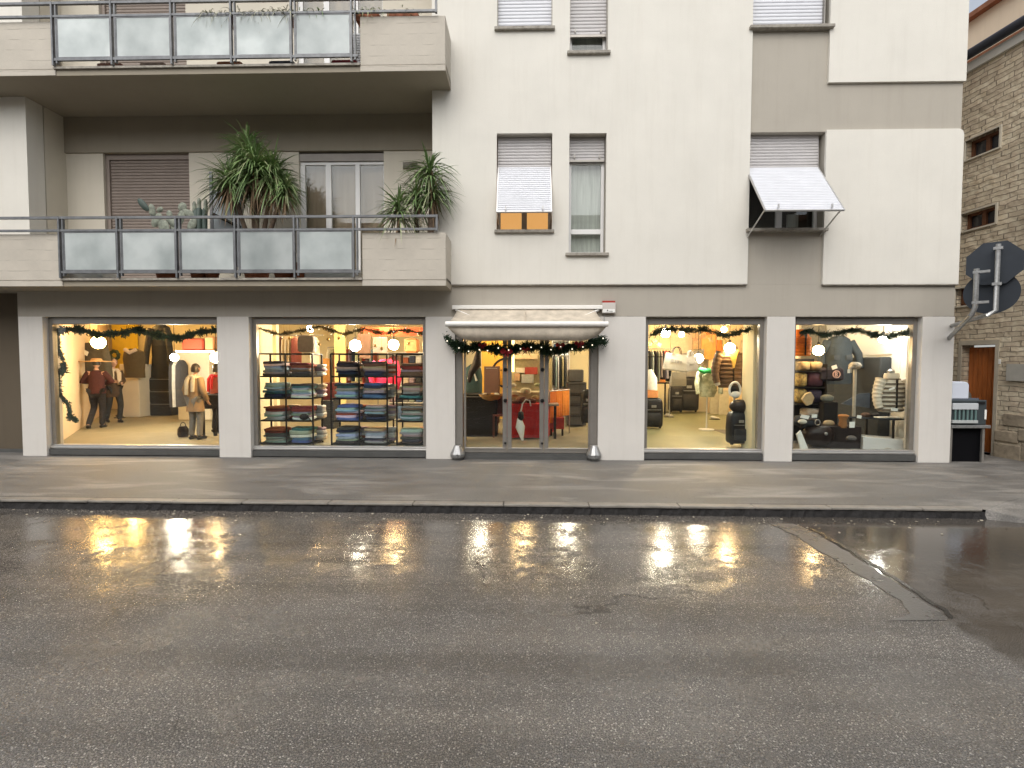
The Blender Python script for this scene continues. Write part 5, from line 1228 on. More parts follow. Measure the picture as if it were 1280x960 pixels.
# goods on and above the red table
random.seed(31)
for i, (px, py, r, c_, nm, lb) in enumerate(((644,503,.09,(.10,.035,.03),'pouch','dark maroon pouch at the left end of the red table'),(652,500,.12,(.14,.05,.03),'handbag','brown handbag in the middle of the red table'),(664,502,.11,(.09,.03,.02),'pouch','dark brown pouch at the right end of the red table'),
     (643,492,.10,(.55,.42,.28),'soft_toy','cream soft toy behind the maroon pouch'),(657,489,.12,(.60,.52,.35),'straw_hat','pale straw hat behind the brown handbag'),(669,497,.08,(.60,.46,.25),'pouch','sand coloured pouch near the right door stile'),
     (641,482,.08,(.55,.50,.42),'candle_box','ivory box on the display behind the red table'),(672,481,.07,(.40,.42,.25),'plant_pot','olive pot on the display behind the red table'))):
    p = at(px, py, Ye+.1+.06*i); solo(nm, MB().ell(p, r, r*.7, r*.62, 12, 8, .08), fab(c_, .6), lb, nm.replace('_',' '), smooth=True)
for i, (xa_, xb_, y0_, y1_, c_, lb) in enumerate(((640,672,443,449,(.50,.42,.30),'beige picture ledge board above the entrance display'),(645,656,460,466,(.62,.56,.48),'white box on the shelf behind the red table'),(656,672,459,468,(.32,.06,.05),'red box on the shelf behind the red table'),
     (652,667,468,479,(.40,.42,.40),'grey printed card standing behind the red table'),(643,650,467,476,(.50,.33,.20),'tan box standing under the white box'))):
    Yq = 3.52+i*.0; p = FX(xa_, y0_, Yq); q = FX(xb_, y0_, Yq); solo('display_box' if i else 'wall_shelf', MB().rbox(p, q, Yq, 3.699, FZ(660,y1_,Yq), FZ(660,y0_,Yq), .006), fab(c_), lb, 'box' if i else 'shelf')
solo('rear_display_unit', MB().rbox(FX(638,500,3.7), FX(690,500,3.7), 3.7, 4.1, FL, FZ(660,443,3.7), .01), fab((.42,.37,.22)), 'olive beige display unit rising behind the red table', 'shelf unit')
solo('yellow_strip_light', MB().box(FX(639,440,3.3), FX(643,440,3.3), 3.3, 3.34, FZ(640,465,3.3), FZ(640,415,3.3)), mat('lit strip', (1,.8,.4), .5, emit=(1,.75,.3), estr=2.5), 'upright yellow lit strip left of the display unit', 'light')
# stork like ornament on the door
c = at(651, 528, .75); t = thing('door_ornament', 'white hanging gnome ornament with dark tassel before the red cloth', 'ornament', (c.x, c.y, c.z-.3))
build('body', MB().tube([c+V(-.03,0,.08), c+V(-.01,0,-.08), c+V(.03,0,-.33)], [.035,.085,.02], 10), M['paper'], t, True)
build('tassel', MB().ell(c+V(0,-.02,.12), .06, .05, .09, 10, 8, .15), M['black'], t, True)
build('loop', MB().tube([c+V(.0,0,.2), c+V(.03,0,.34), c+V(.09,0,.42), c+V(.16,0,.40), c+V(.18,0,.30)], .012, 6), fab((.6,.55,.5)), t, True)

# ------------------------------------------------ fourth opening: bags and the brown quilted jacket
quilted('quilted_jacket', 'brown quilted jacket with pale cuffs hanging below the garland in the fourth opening', 'jacket', 913, 461, 1.35, .50, .72, (.13,.085,.055), inner=(.60,.42,.12), n=9)
t = thing('camouflage_dress', 'pale camouflage jacket on a thin white stand between trolley bag and cream panels', 'jacket', (FX(884,505,3.2), 3.2, FL+.2))
x = FX(884,480,3.2); m = mat('pale camouflage', (.50,.50,.36), .8, var=.55, scale=11, col2=(.20,.22,.13))
build('body', MB().loft([[V(x+a*math.cos(2*math.pi*k/18), 3.2+.13*math.sin(2*math.pi*k/18)*(1+.12*math.sin(5*k)), FZ(884,y_,3.2)) for k in range(18)] for a, y_ in ((.16,496),(.22,488),(.22,475),(.20,466),(.08,460))]), m, t, True)
for s in (-1,1): build('sleeve', MB().tube([V(x+s*.19,3.15,FZ(884,465,3.2)), V(x+s*.27,3.1,FZ(884,478,3.2)), V(x+s*.25,3.05,FZ(884,492,3.2))], [.06,.06,.05], 10), m, t, True)
build('stand', MB().tube([V(x,3.2,FZ(884,496,3.2)), V(x,3.2,FL+.03)], .016, 8), M['white'], t); build('base', MB().lathe(V(x,3.2,FL+.004), [(.17,0),(.17,.015),(.03,.03)], 16), M['white'], t)
solo('green_scarf', MB().tube([at(874,461,3.0), at(880,464,2.98), at(886,463,3.0), at(889,466,3.0)], [.05,.07,.06,.03], 10), fab((.05,.42,.12)), 'bright green cloth on the shoulder of the camouflage jacket', 'cloth', smooth=True)
for i, (xa_, xb_, y0_, y1_, lb) in enumerate(((888,899,487,509,'left'),(899,911,488,511,'right'))):
    Yq = 6.9-.2*i; solo('cream_panel', MB().box(FX(xa_,500,Yq), FX(xb_,500,Yq), Yq, Yq+.05, FL+.005, FZ(900,y0_,Yq)), fab((.52,.48,.36), .6), f'cream standing panel, {lb} one of two, beneath the brown quilted jacket', 'panel', 'cream panels beneath the quilted jacket')
def tote(label, px, py, Y, w_, h_, col, tilt=0, band=None, marks=None):
    p = at(px, py, Y); t = thing('tote_bag', label, 'bag', (p.x, p.y, p.z-h_/2), 'shopping bags in the fourth opening'); c, s = math.cos(tilt), math.sin(tilt)
    def r(x, y, z): return V(p.x+x*c-z*s, p.y+y, p.z+x*s+z*c)
    m = fab(col, .6, .06)
    build('body', MB().loft([[r(w_/2*a*sx, .06*b_*sy, z*h_) for sx, sy in ((-1,-1),(1,-1),(1,1),(-1,1))] for a, b_, z in ((.92,.9,-.5),(1,1,-.42),(.98,.9,.0),(.92,.5,.5))]), m, t)
    for dy in (-.05, .04): build('handle', MB().tube([r(w_*.2*math.cos(math.pi*k/8), dy, h_*.48+h_*.42*math.sin(math.pi*k/8)) for k in range(9)], .009, 5), band or m, t)
    if marks:
        mb = MB()
        for (x0_, x1_, z0_, z1_) in marks: mb.hexa([r(x0_*w_,-.066,z0_*h_), r(x1_*w_,-.066,z0_*h_), r(x1_*w_,-.05,z0_*h_), r(x0_*w_,-.05,z0_*h_), r(x0_*w_,-.066,z1_*h_), r(x1_*w_,-.066,z1_*h_), r(x1_*w_,-.05,z1_*h_), r(x0_*w_,-.05,z1_*h_)])
        build('print', mb, fab((.40,.40,.40)), t)
    return t
tote('large white shopping bag with dark handles hanging above the black trolley bags', 844, 453, 2.4, .47, .37, (.50,.49,.45), .12*-1, M['black'], ((-.25,-.12,-.02,.16),(-.06,.0,-.02,.14),(.04,.14,-.04,.13),(.18,.26,-.04,.12)))
tote('small white shopping bag with one slanted mark before the grey board', 864, 455, 2.7, .27, .33, (.46,.46,.46), .12, None, ((-.2,.2,-.1,.02),))
tote('pale tote bag hanging lower, under the large white bag', 848, 474, 2.7, .32, .30, (.42,.39,.32), 0)
p0, p1, p2, p3 = at(848,443,7.0), at(880,436,7.0), at(879,466,7.0), at(856,482,7.0)
solo('grey_board', MB().prism([p3, p2, p1, p0], (0,.04,0)), fab((.22,.215,.21)), 'slanted grey board behind the white shopping bags', 'board')
solo('wall_poster', MB().box(FX(838,440,7.55), FX(865,440,7.55), 7.55, 7.59, FZ(850,462,7.55), FZ(850,405,7.55)), fab((.80,.66,.50)), 'large peach poster above the white shopping bags', 'poster')
mo = mat('orange poster', (.62,.20,.05), .6, var=.5, scale=5, col2=(.70,.42,.12))
solo('wall_poster', MB().box(FX(877,430,7.15), FX(895,430,7.15), 7.15, 7.18, FZ(886,449,7.15), FZ(886,412,7.15)), mo, 'orange abstract poster left of the brown quilted jacket', 'poster')
solo('wall_poster', MB().box(FX(866,420,7.15), FX(876,420,7.15), 7.15, 7.18, FZ(871,436,7.15), FZ(871,414,7.15)), mat('brown speckled poster', (.50,.33,.18), .7, var=.7, scale=25), 'small brown speckled poster beside the orange poster', 'poster')
suitcase('upright black trolley bag in the middle of the olive floored room', 861, 471, 515.5, 6.9, .64)
suitcase('smaller black trolley bag leaning left of the upright one', 846, 482, 515.5, 6.8, .42)
suitcase('black trolley bag at the left jamb under an orange box', 817, 497, 536, 3.2, .46)
suitcase('black trolley bag at the right front with white hood on it', 926, 515, 557, .62, .36)
solo('shoulder_bag', MB().ell(at(926,508,.75), .20, .14, .13, 14, 9, .05), fab((.03,.022,.02), .35), 'black leather bag lying on the right front trolley bag', 'bag', smooth=True)
t = thing('white_hood', 'white hooded cap on a stand above the right front trolley bag', 'cap', tuple(at(918,505,.9)))
c = at(918, 489, .9); build('hood', MB().tube([V(c.x+.10*math.cos(a), c.y-.02, c.z+.02+.145*math.sin(a)) for a in [math.pi*(-.25+1.5*k/12) for k in range(13)]], .022, 8), M['paper'], t, True)
build('cap', MB().ell(V(c.x,c.y,c.z+.02), .085, .08, .10, 12, 8), M['black'], t, True); build('visor', MB().ell(V(c.x,c.y-.05,c.z-.06), .085, .06, .07, 12, 8), M['paper'], t, True)
build('stand', MB().tube([V(c.x,c.y,c.z-.1), V(c.x,c.y,at(918,508,.9).z)], .02, 8), M['white'], t)
t = thing('side_table', 'black table with bags at the left of the olive floored room', 'table', (FX(825,500,6.0), 6.3, FL)); xa, xb = FX(806,480,6.0), FX(840,480,6.0); zt = FZ(820,478,6.0)
build('tabletop', MB().box(xa, xb, 6.0, 6.6, zt-.04, zt), M['black'], t)
for q in ((xa+.02,6.02),(xb-.06,6.02),(xa+.02,6.53),(xb-.06,6.53)): build('leg', MB().box(q[0], q[0]+.04, q[1], q[1]+.04, FL, zt-.04), M['black'], t)
for i, (px, py, r_, lb) in enumerate(((815,471,.20,'large black bag at the left end of the black table'),(829,469,.22,'large black bag in the middle of the black table'),(838,472,.14,'small black bag at the right end of the black table'))):
    p = at(px, py, 6.3); solo('travel_bag', MB().ell(V(p.x,6.38,zt+r_*.75), r_, .17, r_*.75, 14, 9, .04), fab((.035,.03,.028), .5), lb, 'bag', 'bags on the black table', smooth=True)
solo('garment_rail', MB().tube([at(809,446,4.3), at(829,446,4.3), at(829,462,4.3)], .014, 6), M['black'], 'black rail frame behind the black table', 'rail')
solo('orange_box', MB().rbox(FX(822,480,6.0), FX(832,480,6.0), 6.02, 6.3, FZ(827,478,6.0), FZ(827,469,6.0), .008), fab((.65,.26,.08)), 'orange box with dark window lying beyond the left jamb bag', 'box')
solo('orange_box', MB().rbox(FX(809,490,3.2), FX(823,490,3.2), 3.22, 3.5, FZ(815,497.5,3.2), FZ(815,488,3.2), .008), fab((.70,.30,.12)), 'orange box lying on the trolley bag at the left jamb', 'box')
solo('white_coat', MB().tube([at(812,462,3.4), at(814,473,3.4), at(813,487,3.4)], [.05,.14,.16], 12), fab((.66,.64,.58)), 'white garment hanging at the left jamb above the orange box', 'coat', smooth=True)
solo('red_balloon', MB().ell(at(833,441,3.3), .045, .045, .06, 10, 7), fab((.60,.06,.04), .3), 'small red ball ornament left of the large white bag', 'ornament', smooth=True)

# ------------------------------------------------ last opening: shallow display
quilted('quilted_vest', 'orange quilted vest hanging at the left edge of the last window', 'vest', 1001, 431, .75, .34, .40, (.78,.20,.02), sleeves=False, n=7)
quilted('striped_jacket', 'cream quilted jacket with dark stripes on a bust in the last window', 'jacket', 1113, 493, .52, .44, .60, (.62,.55,.44), stripes=(.16,.125,.09), n=8)
cx = FX(1113,465,.52); o = solo('bust_neck', MB().lathe(V(cx,.51,FZ(1113,471,.52)), [(.06,0),(.055,.06),(.06,.10),(.03,.13)], 14), M['galv'], 'grey neck of the bust wearing the striped jacket', 'bust', smooth=True)
Yj = 1.7; t = thing('denim_coat', 'blue grey coat hanging in the middle of the last window', 'coat', (FX(1050,450,Yj), Yj, FZ(1050,478,Yj))); x = FX(1048,450,Yj); m = fab((.055,.068,.08))
build('body', MB().loft([[V(x+a*math.cos(2*math.pi*k/18), Yj+.13*math.sin(2*math.pi*k/18), FZ(1050,y_,Yj)) for k in range(18)] for a, y_ in ((.27,480),(.26,460),(.25,432),(.20,424),(.07,420))]), m, t, True)
for s in (-1,1): build('sleeve', MB().tube([V(x+s*.22,Yj,FZ(1050,427,Yj)), V(x+s*.36,Yj-.03,FZ(1050,443,Yj)), V(x+s*.38,Yj-.07,FZ(1050,460,Yj))], [.08,.075,.06], 10), m, t, True)
for s in (-1,1): build('pocket', MB().box(x+s*.12-.06, x+s*.12+.06, Yj-.15, Yj-.12, FZ(1050,450,Yj), FZ(1050,444,Yj)), fab((.07,.08,.09)), t)
t = thing('knit_scarf', 'beige patterned scarf knotted on a pale post beside the blue grey coat', 'scarf', (FX(1069,470,.9), .9, FL)); c = at(1069,457,.9)
build('knot', MB().ell(c, .11, .07, .07, 14, 8, .12), mat('patterned knit', (.45,.40,.33), .8, var=.7, scale=30), t, True); build('tail', MB().tube([c+V(-.03,-.02,0), c+V(-.11,-.03,-.04), c+V(-.10,-.03,-.13)], [.04,.035,.02], 8), mat('patterned knit tail', (.50,.46,.40), .8, var=.6, scale=30), t, True)
build('post', MB().tube([c, V(c.x,c.y,FL+.004)], .028, 10), fab((.40,.38,.33)), t)
def card(px, py, Y, w_, h_, rot, label, col=None):
    p = at(px, py, Y); c, s = math.cos(rot), math.sin(rot)
    return solo('price_card', MB().obox(p, (w_/2*c,0,w_/2*s), (0,.004,0), (-h_/2*s,.0,h_/2*c)), col or M['paper'], label, 'card', 'price cards in the last window')
card(1043,459,1.2,.095,.07,.35,'tilted cream price card on the dark bag of the last window')
card(1061,464,.8,.04,.07,0,'small white tag hanging from the patterned scarf')
card(1074,521,.55,.075,.055,-.15,'white price card lying on the black glass table')
card(1118,512,.33,.11,.05,-.1,'cream price card at the hem of the striped jacket'); card(1115,486,.33,.10,.03,.35,'slim white tag pinned on the striped jacket')
card(1065,531,.55,.09,.10,0,'yellow white stacked cards on the black box before the glass table')
t = thing('round_badge_bag', 'dark satchel with a pink round monogram badge beneath the blue grey coat', 'bag', tuple(at(1044,478,1.15))); p = at(1044,468,1.15)
build('body', MB().rbox(p.x-.26, p.x+.22, 1.2, 1.36, p.z-.13, p.z+.13, .04), fab((.03,.026,.036), .5), t)
mb = MB(); mb.tube([V(p.x+.05+.065*math.cos(a), 1.19, p.z+.065*math.sin(a)) for a in [2*math.pi*k/20 for k in range(21)]], .010, 6)
for q in ((-.022,-.04,-.04,.045),): mb.box(p.x+.05-.03, p.x+.05-.012, 1.18, 1.195, p.z-.042, p.z+.042)
for zc_ in (-.021,.021): mb.tube([V(p.x+.03+.032*max(0,math.cos(a)), 1.187, p.z+zc_+.02*math.sin(a)) for a in [-math.pi/2+math.pi*k/8 for k in range(9)]], .008, 5)
build('badge', mb, fab((.62,.42,.38)), t)
# left shelf tower of small goods
t = thing('shelf_unit', 'dark shelf unit with plaid and knit goods at the left of the last window', 'shelf unit', (FX(1012,540,1.3), 1.3, FL)); xa, xb = FX(996,500,1.2), FX(1032,500,1.2)
for i, zz in enumerate((464,484,505,522)): build('shelf', MB().box(xa, xb, 1.2, 1.6, FZ(1010,zz,1.2)-.02, FZ(1010,zz,1.2)), M['black'], t)
build('back', MB().box(xa, xb, 1.6, 1.63, FL, FZ(1010,448,1.2)), M['black'], t); build('side_panel', MB().box(xb, xb+.02, 1.2, 1.63, FL, FZ(1010,455,1.2)), M['black'], t)
plaid = mat('yellow plaid', (.45,.33,.10), .8, var=.8, scale=22, col2=(.06,.04,.03))
for i, (xa_, xb_, y0_, y1_, m_, nm, lb) in enumerate(((1000,1013,452,463.5,fab((.30,.24,.15)),'folded_blanket','tan folded blanket on the upper shelf by the warm bulb'),(1014,1029,452,463.5,fab((.24,.19,.12)),'folded_blanket','brown folded blanket on the upper shelf by the warm bulb'),
    (998,1010,466,483.5,plaid,'plaid_cushion','yellow plaid cushion on the second shelf'),(1011,1030,464.5,483.5,fab((.07,.03,.045),.5),'leather_box','dark plum box beside the yellow plaid cushion'),
    (998,1010,486,504,plaid,'plaid_cushion','yellow plaid cushion on the third shelf above the beige glove'),(1011,1029,487,504,fab((.04,.03,.05)),'cap','dark rounded cap on the third shelf'),(1010,1030,511,521,fab((.50,.42,.34)),'open_box','cream open box on the lowest shelf'))):
    solo(nm, MB().rbox(FX(xa_,500,1.2), FX(xb_,500,1.2), 1.22+.001*i, 1.5, FZ(1010,y1_,1.2), FZ(1010,y0_,1.2), .03), m_, lb, nm.replace('_',' '), smooth=True)
solo('beige_glove', MB().prism([at(1008,492,1.05), at(1003,499,1.05), at(1009,507,1.05), at(1015,505,1.05), at(1018,497,1.05), at(1014,490,1.05)], (0,.05,0)), fab((.50,.38,.22)), 'beige glove leaning before the shelves of the last window', 'glove')
t = thing('black_handbag', 'big round black patent bag on the floor of the last window', 'bag', (FX(1027,552,.7), .75, FL+.0)); p = at(1027,541,.7)
build('body', MB().ell(V(p.x,.8,FL+.22), .28, .18, .22, 18, 11, .03), fab((.022,.014,.012), .28), t, True)
build('handle', MB().tube([V(p.x-.18+.18*math.cos(a), .72, FL+.36+.16*math.sin(a)) for a in [math.pi*k/9 for k in range(10)]], .018, 8), fab((.04,.03,.028), .35), t, True)
build('clasp', MB().ell(V(p.x+.02,.60,FL+.28), .03, .02, .03, 8, 6), M['galv'], t, True)
t = thing('black_scarf_heap', 'black shawl with white labels heaped on the round patent bag', 'shawl', (FX(1010,530,.8), .8, FL+.3)); p = at(1009,527,.8)
build('folds', MB().ell(V(p.x,.85,p.z), .24, .15, .12, 14, 9, .12), fab((.03,.035,.045)), t, True)
build('label_card', MB().obox(at(1006,521,.62), (.07,0,-.012), (0,.004,0), (.012,0,.03)), M['paper'], t); build('label_card', MB().obox(at(1018,520,.62), (.045,0,.0), (0,.004,0), (0,0,.03)), M['paper'], t); build('ring', MB().tube([V(at(1022,528,.62).x+.045*math.cos(a), .62, at(1022,528,.62).z+.05*math.sin(a)) for a in [2*math.pi*k/16 for k in range(17)]], .008, 6), M['galv'], t, True)
solo('white_sheet', MB().prism([at(996,543,.36), at(1001,538,.36), at(1012,565,.36), at(1002,566,.36)], (0,.03,0)), M['paper'], 'white sheet leaning in the lower left corner of the last window', 'sheet')
t = thing('tan_boots', 'tan knitted boot with frayed top beside the stacked cards', 'boot', (FX(1056,535,.7), .7, FL+.16)); p = at(1056,524,.7)
build('shaft', MB().lathe(V(p.x,.75,p.z-.16), [(.06,0),(.065,.08),(.055,.13),(.075,.18),(.08,.22),(.06,.24)], 12), fab((.26,.12,.045)), t, True); build('cuff', MB().ell(V(p.x,.74,p.z+.05), .09, .07, .035, 12, 6, .15), fab((.38,.16,.05)), t, True)
solo('dark_box', MB().rbox(FX(1030,550,.7), FX(1078,550,.7), .72, 1.15, FL+.001, FZ(1050,533,.72), .012), fab((.022,.016,.016), .4), 'black low box under the tan boot in the last window', 'box')
# black tables and white slab
t = thing('glass_table', 'low black glass table slanting across the last window under the striped jacket', 'table', (FX(1105,545,.7), .7, FL))
a, b_, c, d = at(1060,521,.9), at(1118,534,.5), at(1140,524,.55), at(1090,514,1.2)
zt = a.z-.02; P4 = [V(q.x, q.y, zt) for q in (a, b_, V(b_.x+.45, .62, 0), V(a.x+.55, 1.25, 0))]
build('tabletop', MB().prism(P4, (0,0,.03)), mat('black glass top', (.04,.045,.055), .08), t)
for q in P4: 
    dd = (V((P4[0].x+P4[2].x)/2, (P4[0].y+P4[2].y)/2, zt)-q)*.08; build('leg', MB().box(q.x+dd.x-.015, q.x+dd.x+.015, q.y+dd.y-.015, q.y+dd.y+.015, FL, zt), M['black'], t)
a, b_ = at(1079,543,.62), at(1141,561,.34)
mb = MB(); hh = .23; a.z = b_.z = FL+.03
mb.hexa([V(a.x,a.y,FL+.002), V(b_.x,b_.y,FL+.002), V(b_.x+.10,b_.y+.35,FL+.002), V(a.x+.10,a.y+.35,FL+.002), V(a.x,a.y,FL+hh), V(b_.x,b_.y,FL+hh-.02), V(b_.x+.10,b_.y+.35,FL+hh-.02), V(a.x+.10,a.y+.35,FL+hh)])
solo('white_plinth', mb, M['white'], 'low white plinth slanting along the floor of the last window', 'plinth')
solo('white_tray', MB().box(FX(1098,520,.6), FX(1127,520,.6), .58, .72, zt+.032, zt+.047), M['paper'], 'flat white tray on the black glass table', 'tray')
solo('grey_display_board', MB().prism([at(1052,505,1.4), at(1100,512,1.4), at(1105,490,1.4), at(1075,492,1.4)], (0,.04,0)), fab((.10,.115,.14), .4), 'blue grey tilted panel behind the black glass table', 'panel')
solo('car_reflection_block', MB().rbox(XR-.34, XR-.125, 1.15, 3.1, FL+.01, 1.75, .02), fab((.045,.05,.055)), 'dark block standing in for a car reflection, right wall of last window display', 'cabinet')  # added to imitate the parked car mirrored in the pane
solo('sky_reflection_board', MB().box(XR-.16, XR-.123, 1.15, 3.1, 1.8, CL-.05), M['white'], 'white board standing in for a sky reflection above the dark block, last window display', 'board')  # added to imitate the white sky mirrored in the pane
slabp('partition', FX(1000,480,3.2), XR-.13, 3.2, 3.3, FL, CL, M['wall_d'])
slabp('shop_floor', W['w5'][0]-.1, XR-.13, .302, 3.2, FL+.004, FL+.008, mat('dark display floor', (.075,.07,.06), .6, var=.2), label='dark floor of the last window display')

# ================================================================== STONE HOUSE across the side street
WP0 = V(8.40, -.22, 0); WD = V(-.128, 1, 0).normalized(); WN = V(-WD.y, WD.x, 0)      # foot of the wall, its direction, outward normal
def wp(t, z, o=0): p = WP0+WD*t+WN*o; return V(p.x, p.y, z)
def tz(px, py):
    """point of the stone wall under a pixel -> (distance along it, height)"""
    d = ROT @ Vector(((px-640)/F, (480-py)/F, -1)); k = (WP0-CAM).dot(WN)/d.dot(WN); p = CAM+d*k
    return (p-WP0).dot(WD), p.z
SH = thing('stone_house', 'rough stone house with small windows and an orange door across the side street', 'building', tuple(WP0))
def spart(name, mb, m, parent=None, smooth=False): return build(name, mb, m, parent or SH, smooth)
def uvwall(o, u=None):
    me = o.data; uv = me.uv_layers.new(name='UVMap')
    for lp in me.loops:
        v = me.vertices[lp.vertex_index].co; p = V(v.x, v.y, 0)-V(WP0.x, WP0.y, 0); uv.data[lp.index].uv = (p.dot(WD)+p.dot(WN)*1.0, v.z)
tzs = {}
_, zroof = tz(1245, 72)
def swin(a, b_):            # (px,py) top left-ish and bottom right-ish corners
    (t0, z1), (t1, z0) = tz(*a), tz(*b_); return (min(t0, t1), max(t0, t1), min(z0, z1), max(z0, z1))
sw = [swin((1208,180), (1250,184)), swin((1203,268), (1245,278)), swin((1197,362), (1215,384))]
sw[0] = (sw[0][0], sw[0][1], tz(1229,192)[1], tz(1229,168)[1]); sw[1] = (sw[1][0], sw[1][1], tz(1224,284)[1], tz(1224,262)[1]); sw[2] = (tz(1222,372)[0], tz(1195,372)[0], tz(1205,382)[1], tz(1205,360)[1])
dz_ = (tz(1243,480)[0], tz(1201,480)[0], 0.0, tz(1222,431)[1])
holes = sw+[dz_]
ts = sorted({-.0, 9.0, *[h[0] for h in holes], *[h[1] for h in holes]}); zs_ = sorted({-.1, zroof, *[h[2] for h in holes], *[h[3] for h in holes]})
mb = MB()
for i in range(len(ts)-1):
    for k in range(len(zs_)-1):
        ct, cz = (ts[i]+ts[i+1])/2, (zs_[k]+zs_[k+1])/2
        if any(h[0] < ct < h[1] and h[2] < cz < h[3] for h in holes): continue
        mb.face([wp(ts[i],zs_[k]), wp(ts[i+1],zs_[k]), wp(ts[i+1],zs_[k+1]), wp(ts[i],zs_[k+1])])
for h in holes:
    a, b_, c, d = h
    mb.face([wp(a,c), wp(a,d), wp(a,d,-.25), wp(a,c,-.25)]); mb.face([wp(b_,c), wp(b_,c,-.25), wp(b_,d,-.25), wp(b_,d)])
    mb.face([wp(a,c), wp(a,c,-.25), wp(b_,c,-.25), wp(b_,c)]); mb.face([wp(a,d), wp(b_,d), wp(b_,d,-.25), wp(a,d,-.25)])
# the wall turns away to the right in a rounded corner, with a battered foot
prev = [wp(0,-.1), wp(0,zroof)]
for k in range(1, 7):
    a = math.pi/2*k/6; r = .5; p = WP0+WD*(-r*math.sin(a))+WN*(-r*(1-math.cos(a)))
    cur = [V(p.x,p.y,-.1), V(p.x,p.y,zroof)]; mb.face([cur[0], prev[0], prev[1], cur[1]]); prev = cur
q = V(prev[0].x, prev[0].y, 0)-WN*9; mb.face([V(q.x,q.y,-.1), prev[0], prev[1], V(q.x,q.y,zroof)])
o = spart('wall', mb, M['stone']); uvwall(o)
random.seed(44)
for i, (t0, z0, ln, hh) in enumerate(((-.10,-.1,.55,.42),(.42,-.1,.46,.36),(-.12,.33,.62,.22),(.48,.28,.4,.2),(-.1,.57,.40,.20),(.30,.56,.45,.22))):
    mb = MB(); pts = [wp(t0+.01,z0,0), wp(t0+ln-.01,z0,0), wp(t0+ln-.01,z0+hh-.012,0), wp(t0+.01,z0+hh-.012,0)]
    mb.prism(pts, WN*(.03+.02*random.random())); o = spart('foot_stone', mb, mat('foot stone', tuple(c*(.85+.07*(i%4)) for c in (.38,.31,.22)), .9, var=.4, scale=9, bump=.8, bscale=22)); bevel(o, .03, 3)
for i, h in enumerate(sw):
    a, b_, c, d = h; mb = MB(); f = .028
    for (u0,u1,v0,v1) in ((a-f,a,c-f,d+f),(b_,b_+f,c-f,d+f),(a,b_,d,d+f),(a,b_,c-f,c)): mb.prism([wp(u0,v0,-.02), wp(u1,v0,-.02), wp(u1,v1,-.02), wp(u0,v1,-.02)], WN*.05)
    wi = spart('window', mb, mat('cream surround', (.55,.50,.40), .8))
    mb = MB(); g = .05; m_ = (a+b_)/2
    for (u0,u1,v0,v1) in ((a,a+g,c,d),(b_-g,b_,c,d),(m_-g*.7,m_+g*.7,c,d),(a,b_,c,c+g),(a,b_,d-g,d)): mb.prism([wp(u0,v0,-.16), wp(u1,v0,-.16), wp(u1,v1,-.16), wp(u0,v1,-.16)], WN*.05)
    build('frame', mb, mat('brown window wood', (.16,.065,.03), .5), wi)
    build('pane', MB().face([wp(a,c,-.15), wp(b_,c,-.15), wp(b_,d,-.15), wp(a,d,-.15)]), mat('dark window glass', (.03,.03,.035), .05, spec=.8), wi)
a, b_, c, d = dz_
mb = MB(); n = 7
for k in range(n):
    u0, u1 = a+(b_-a)*k/n+.004, a+(b_-a)*(k+1)/n-.004; mb.prism([wp(u0,.02,-.2), wp(u1,.02,-.2), wp(u1,d-.04,-.2), wp(u0,d-.04,-.2)], WN*.05)
do = spart('door', mb, M['wood_o'])
mb = MB(); 
for (u0,u1,v0,v1) in ((a-.06,a,0,d+.08),(b_,b_+.06,0,d+.08),(a,b_,d,d+.08)): mb.prism([wp(u0,v0,-.05), wp(u1,v0,-.05), wp(u1,v1,-.05), wp(u0,v1,-.05)], WN*.065)
build('surround', mb, mat('stone surround', (.50,.44,.34), .85, var=.2), do)
# little balconies at the frame edge, grooved panel, eaves
for (p0_, p1_, p2_) in (((1264,150),(1264,172),1),((1262,238),(1262,272),2),((1264,340),(1264,352),0)):
    (t0, za_), (_, zb_) = tz(*p0_), tz(*p1_); t0 = min(t0, .28)
    mb = MB().prism([wp(-.5,zb_,0), wp(t0,zb_,0), wp(t0,za_,0), wp(-.5,za_,0)], WN*.28); bevel(spart('balcony', mb, mat('white balcony parapet', (.60,.58,.53), .8, var=.12)), .01)
t0, zz = tz(1262,455); mb = MB().prism([wp(-.35,tz(1270,476)[1],0), wp(t0,tz(1270,476)[1],0), wp(t0,zz,0), wp(-.35,zz,0)], WN*.06); spart('letter_panel', mb, mat('grey slab', (.40,.38,.33), .8, var=.2))
mb = MB(); mb.prism([wp(-.9,zroof,-.1), wp(9,zroof,-.1), wp(9,zroof+.16,-.1), wp(-.9,zroof+.16,-.1)], WN*.16); spart('cornice', mb, mat('white cornice', (.62,.60,.54), .8))
mb = MB(); mb.tube([wp(-.9,zroof+.26,.14), wp(9,zroof+.26,.14)], .085, 10); spart('gutter', mb, mat('dark gutter', (.045,.05,.065), .4, .4), None, True)
mb = MB(); mb.prism([wp(-.6,zroof+.17,-.1), wp(9,zroof+.17,-.1), wp(9,zroof+.30,-.1), wp(-.6,zroof+.30,-.1)], WN*-7.5); spart('roof', mb, M['tile'])
solo('house_plate', MB().prism([wp(tz(1250,452)[0]-.02,tz(1250,455)[1],.004), wp(tz(1250,452)[0]+.05,tz(1250,455)[1],.004), wp(tz(1250,452)[0]+.05,tz(1250,449)[1],.004), wp(tz(1250,452)[0]-.02,tz(1250,449)[1],.004)], WN*.01), M['paper'], 'tiny white plate on the stone wall right of the orange door', 'plate')
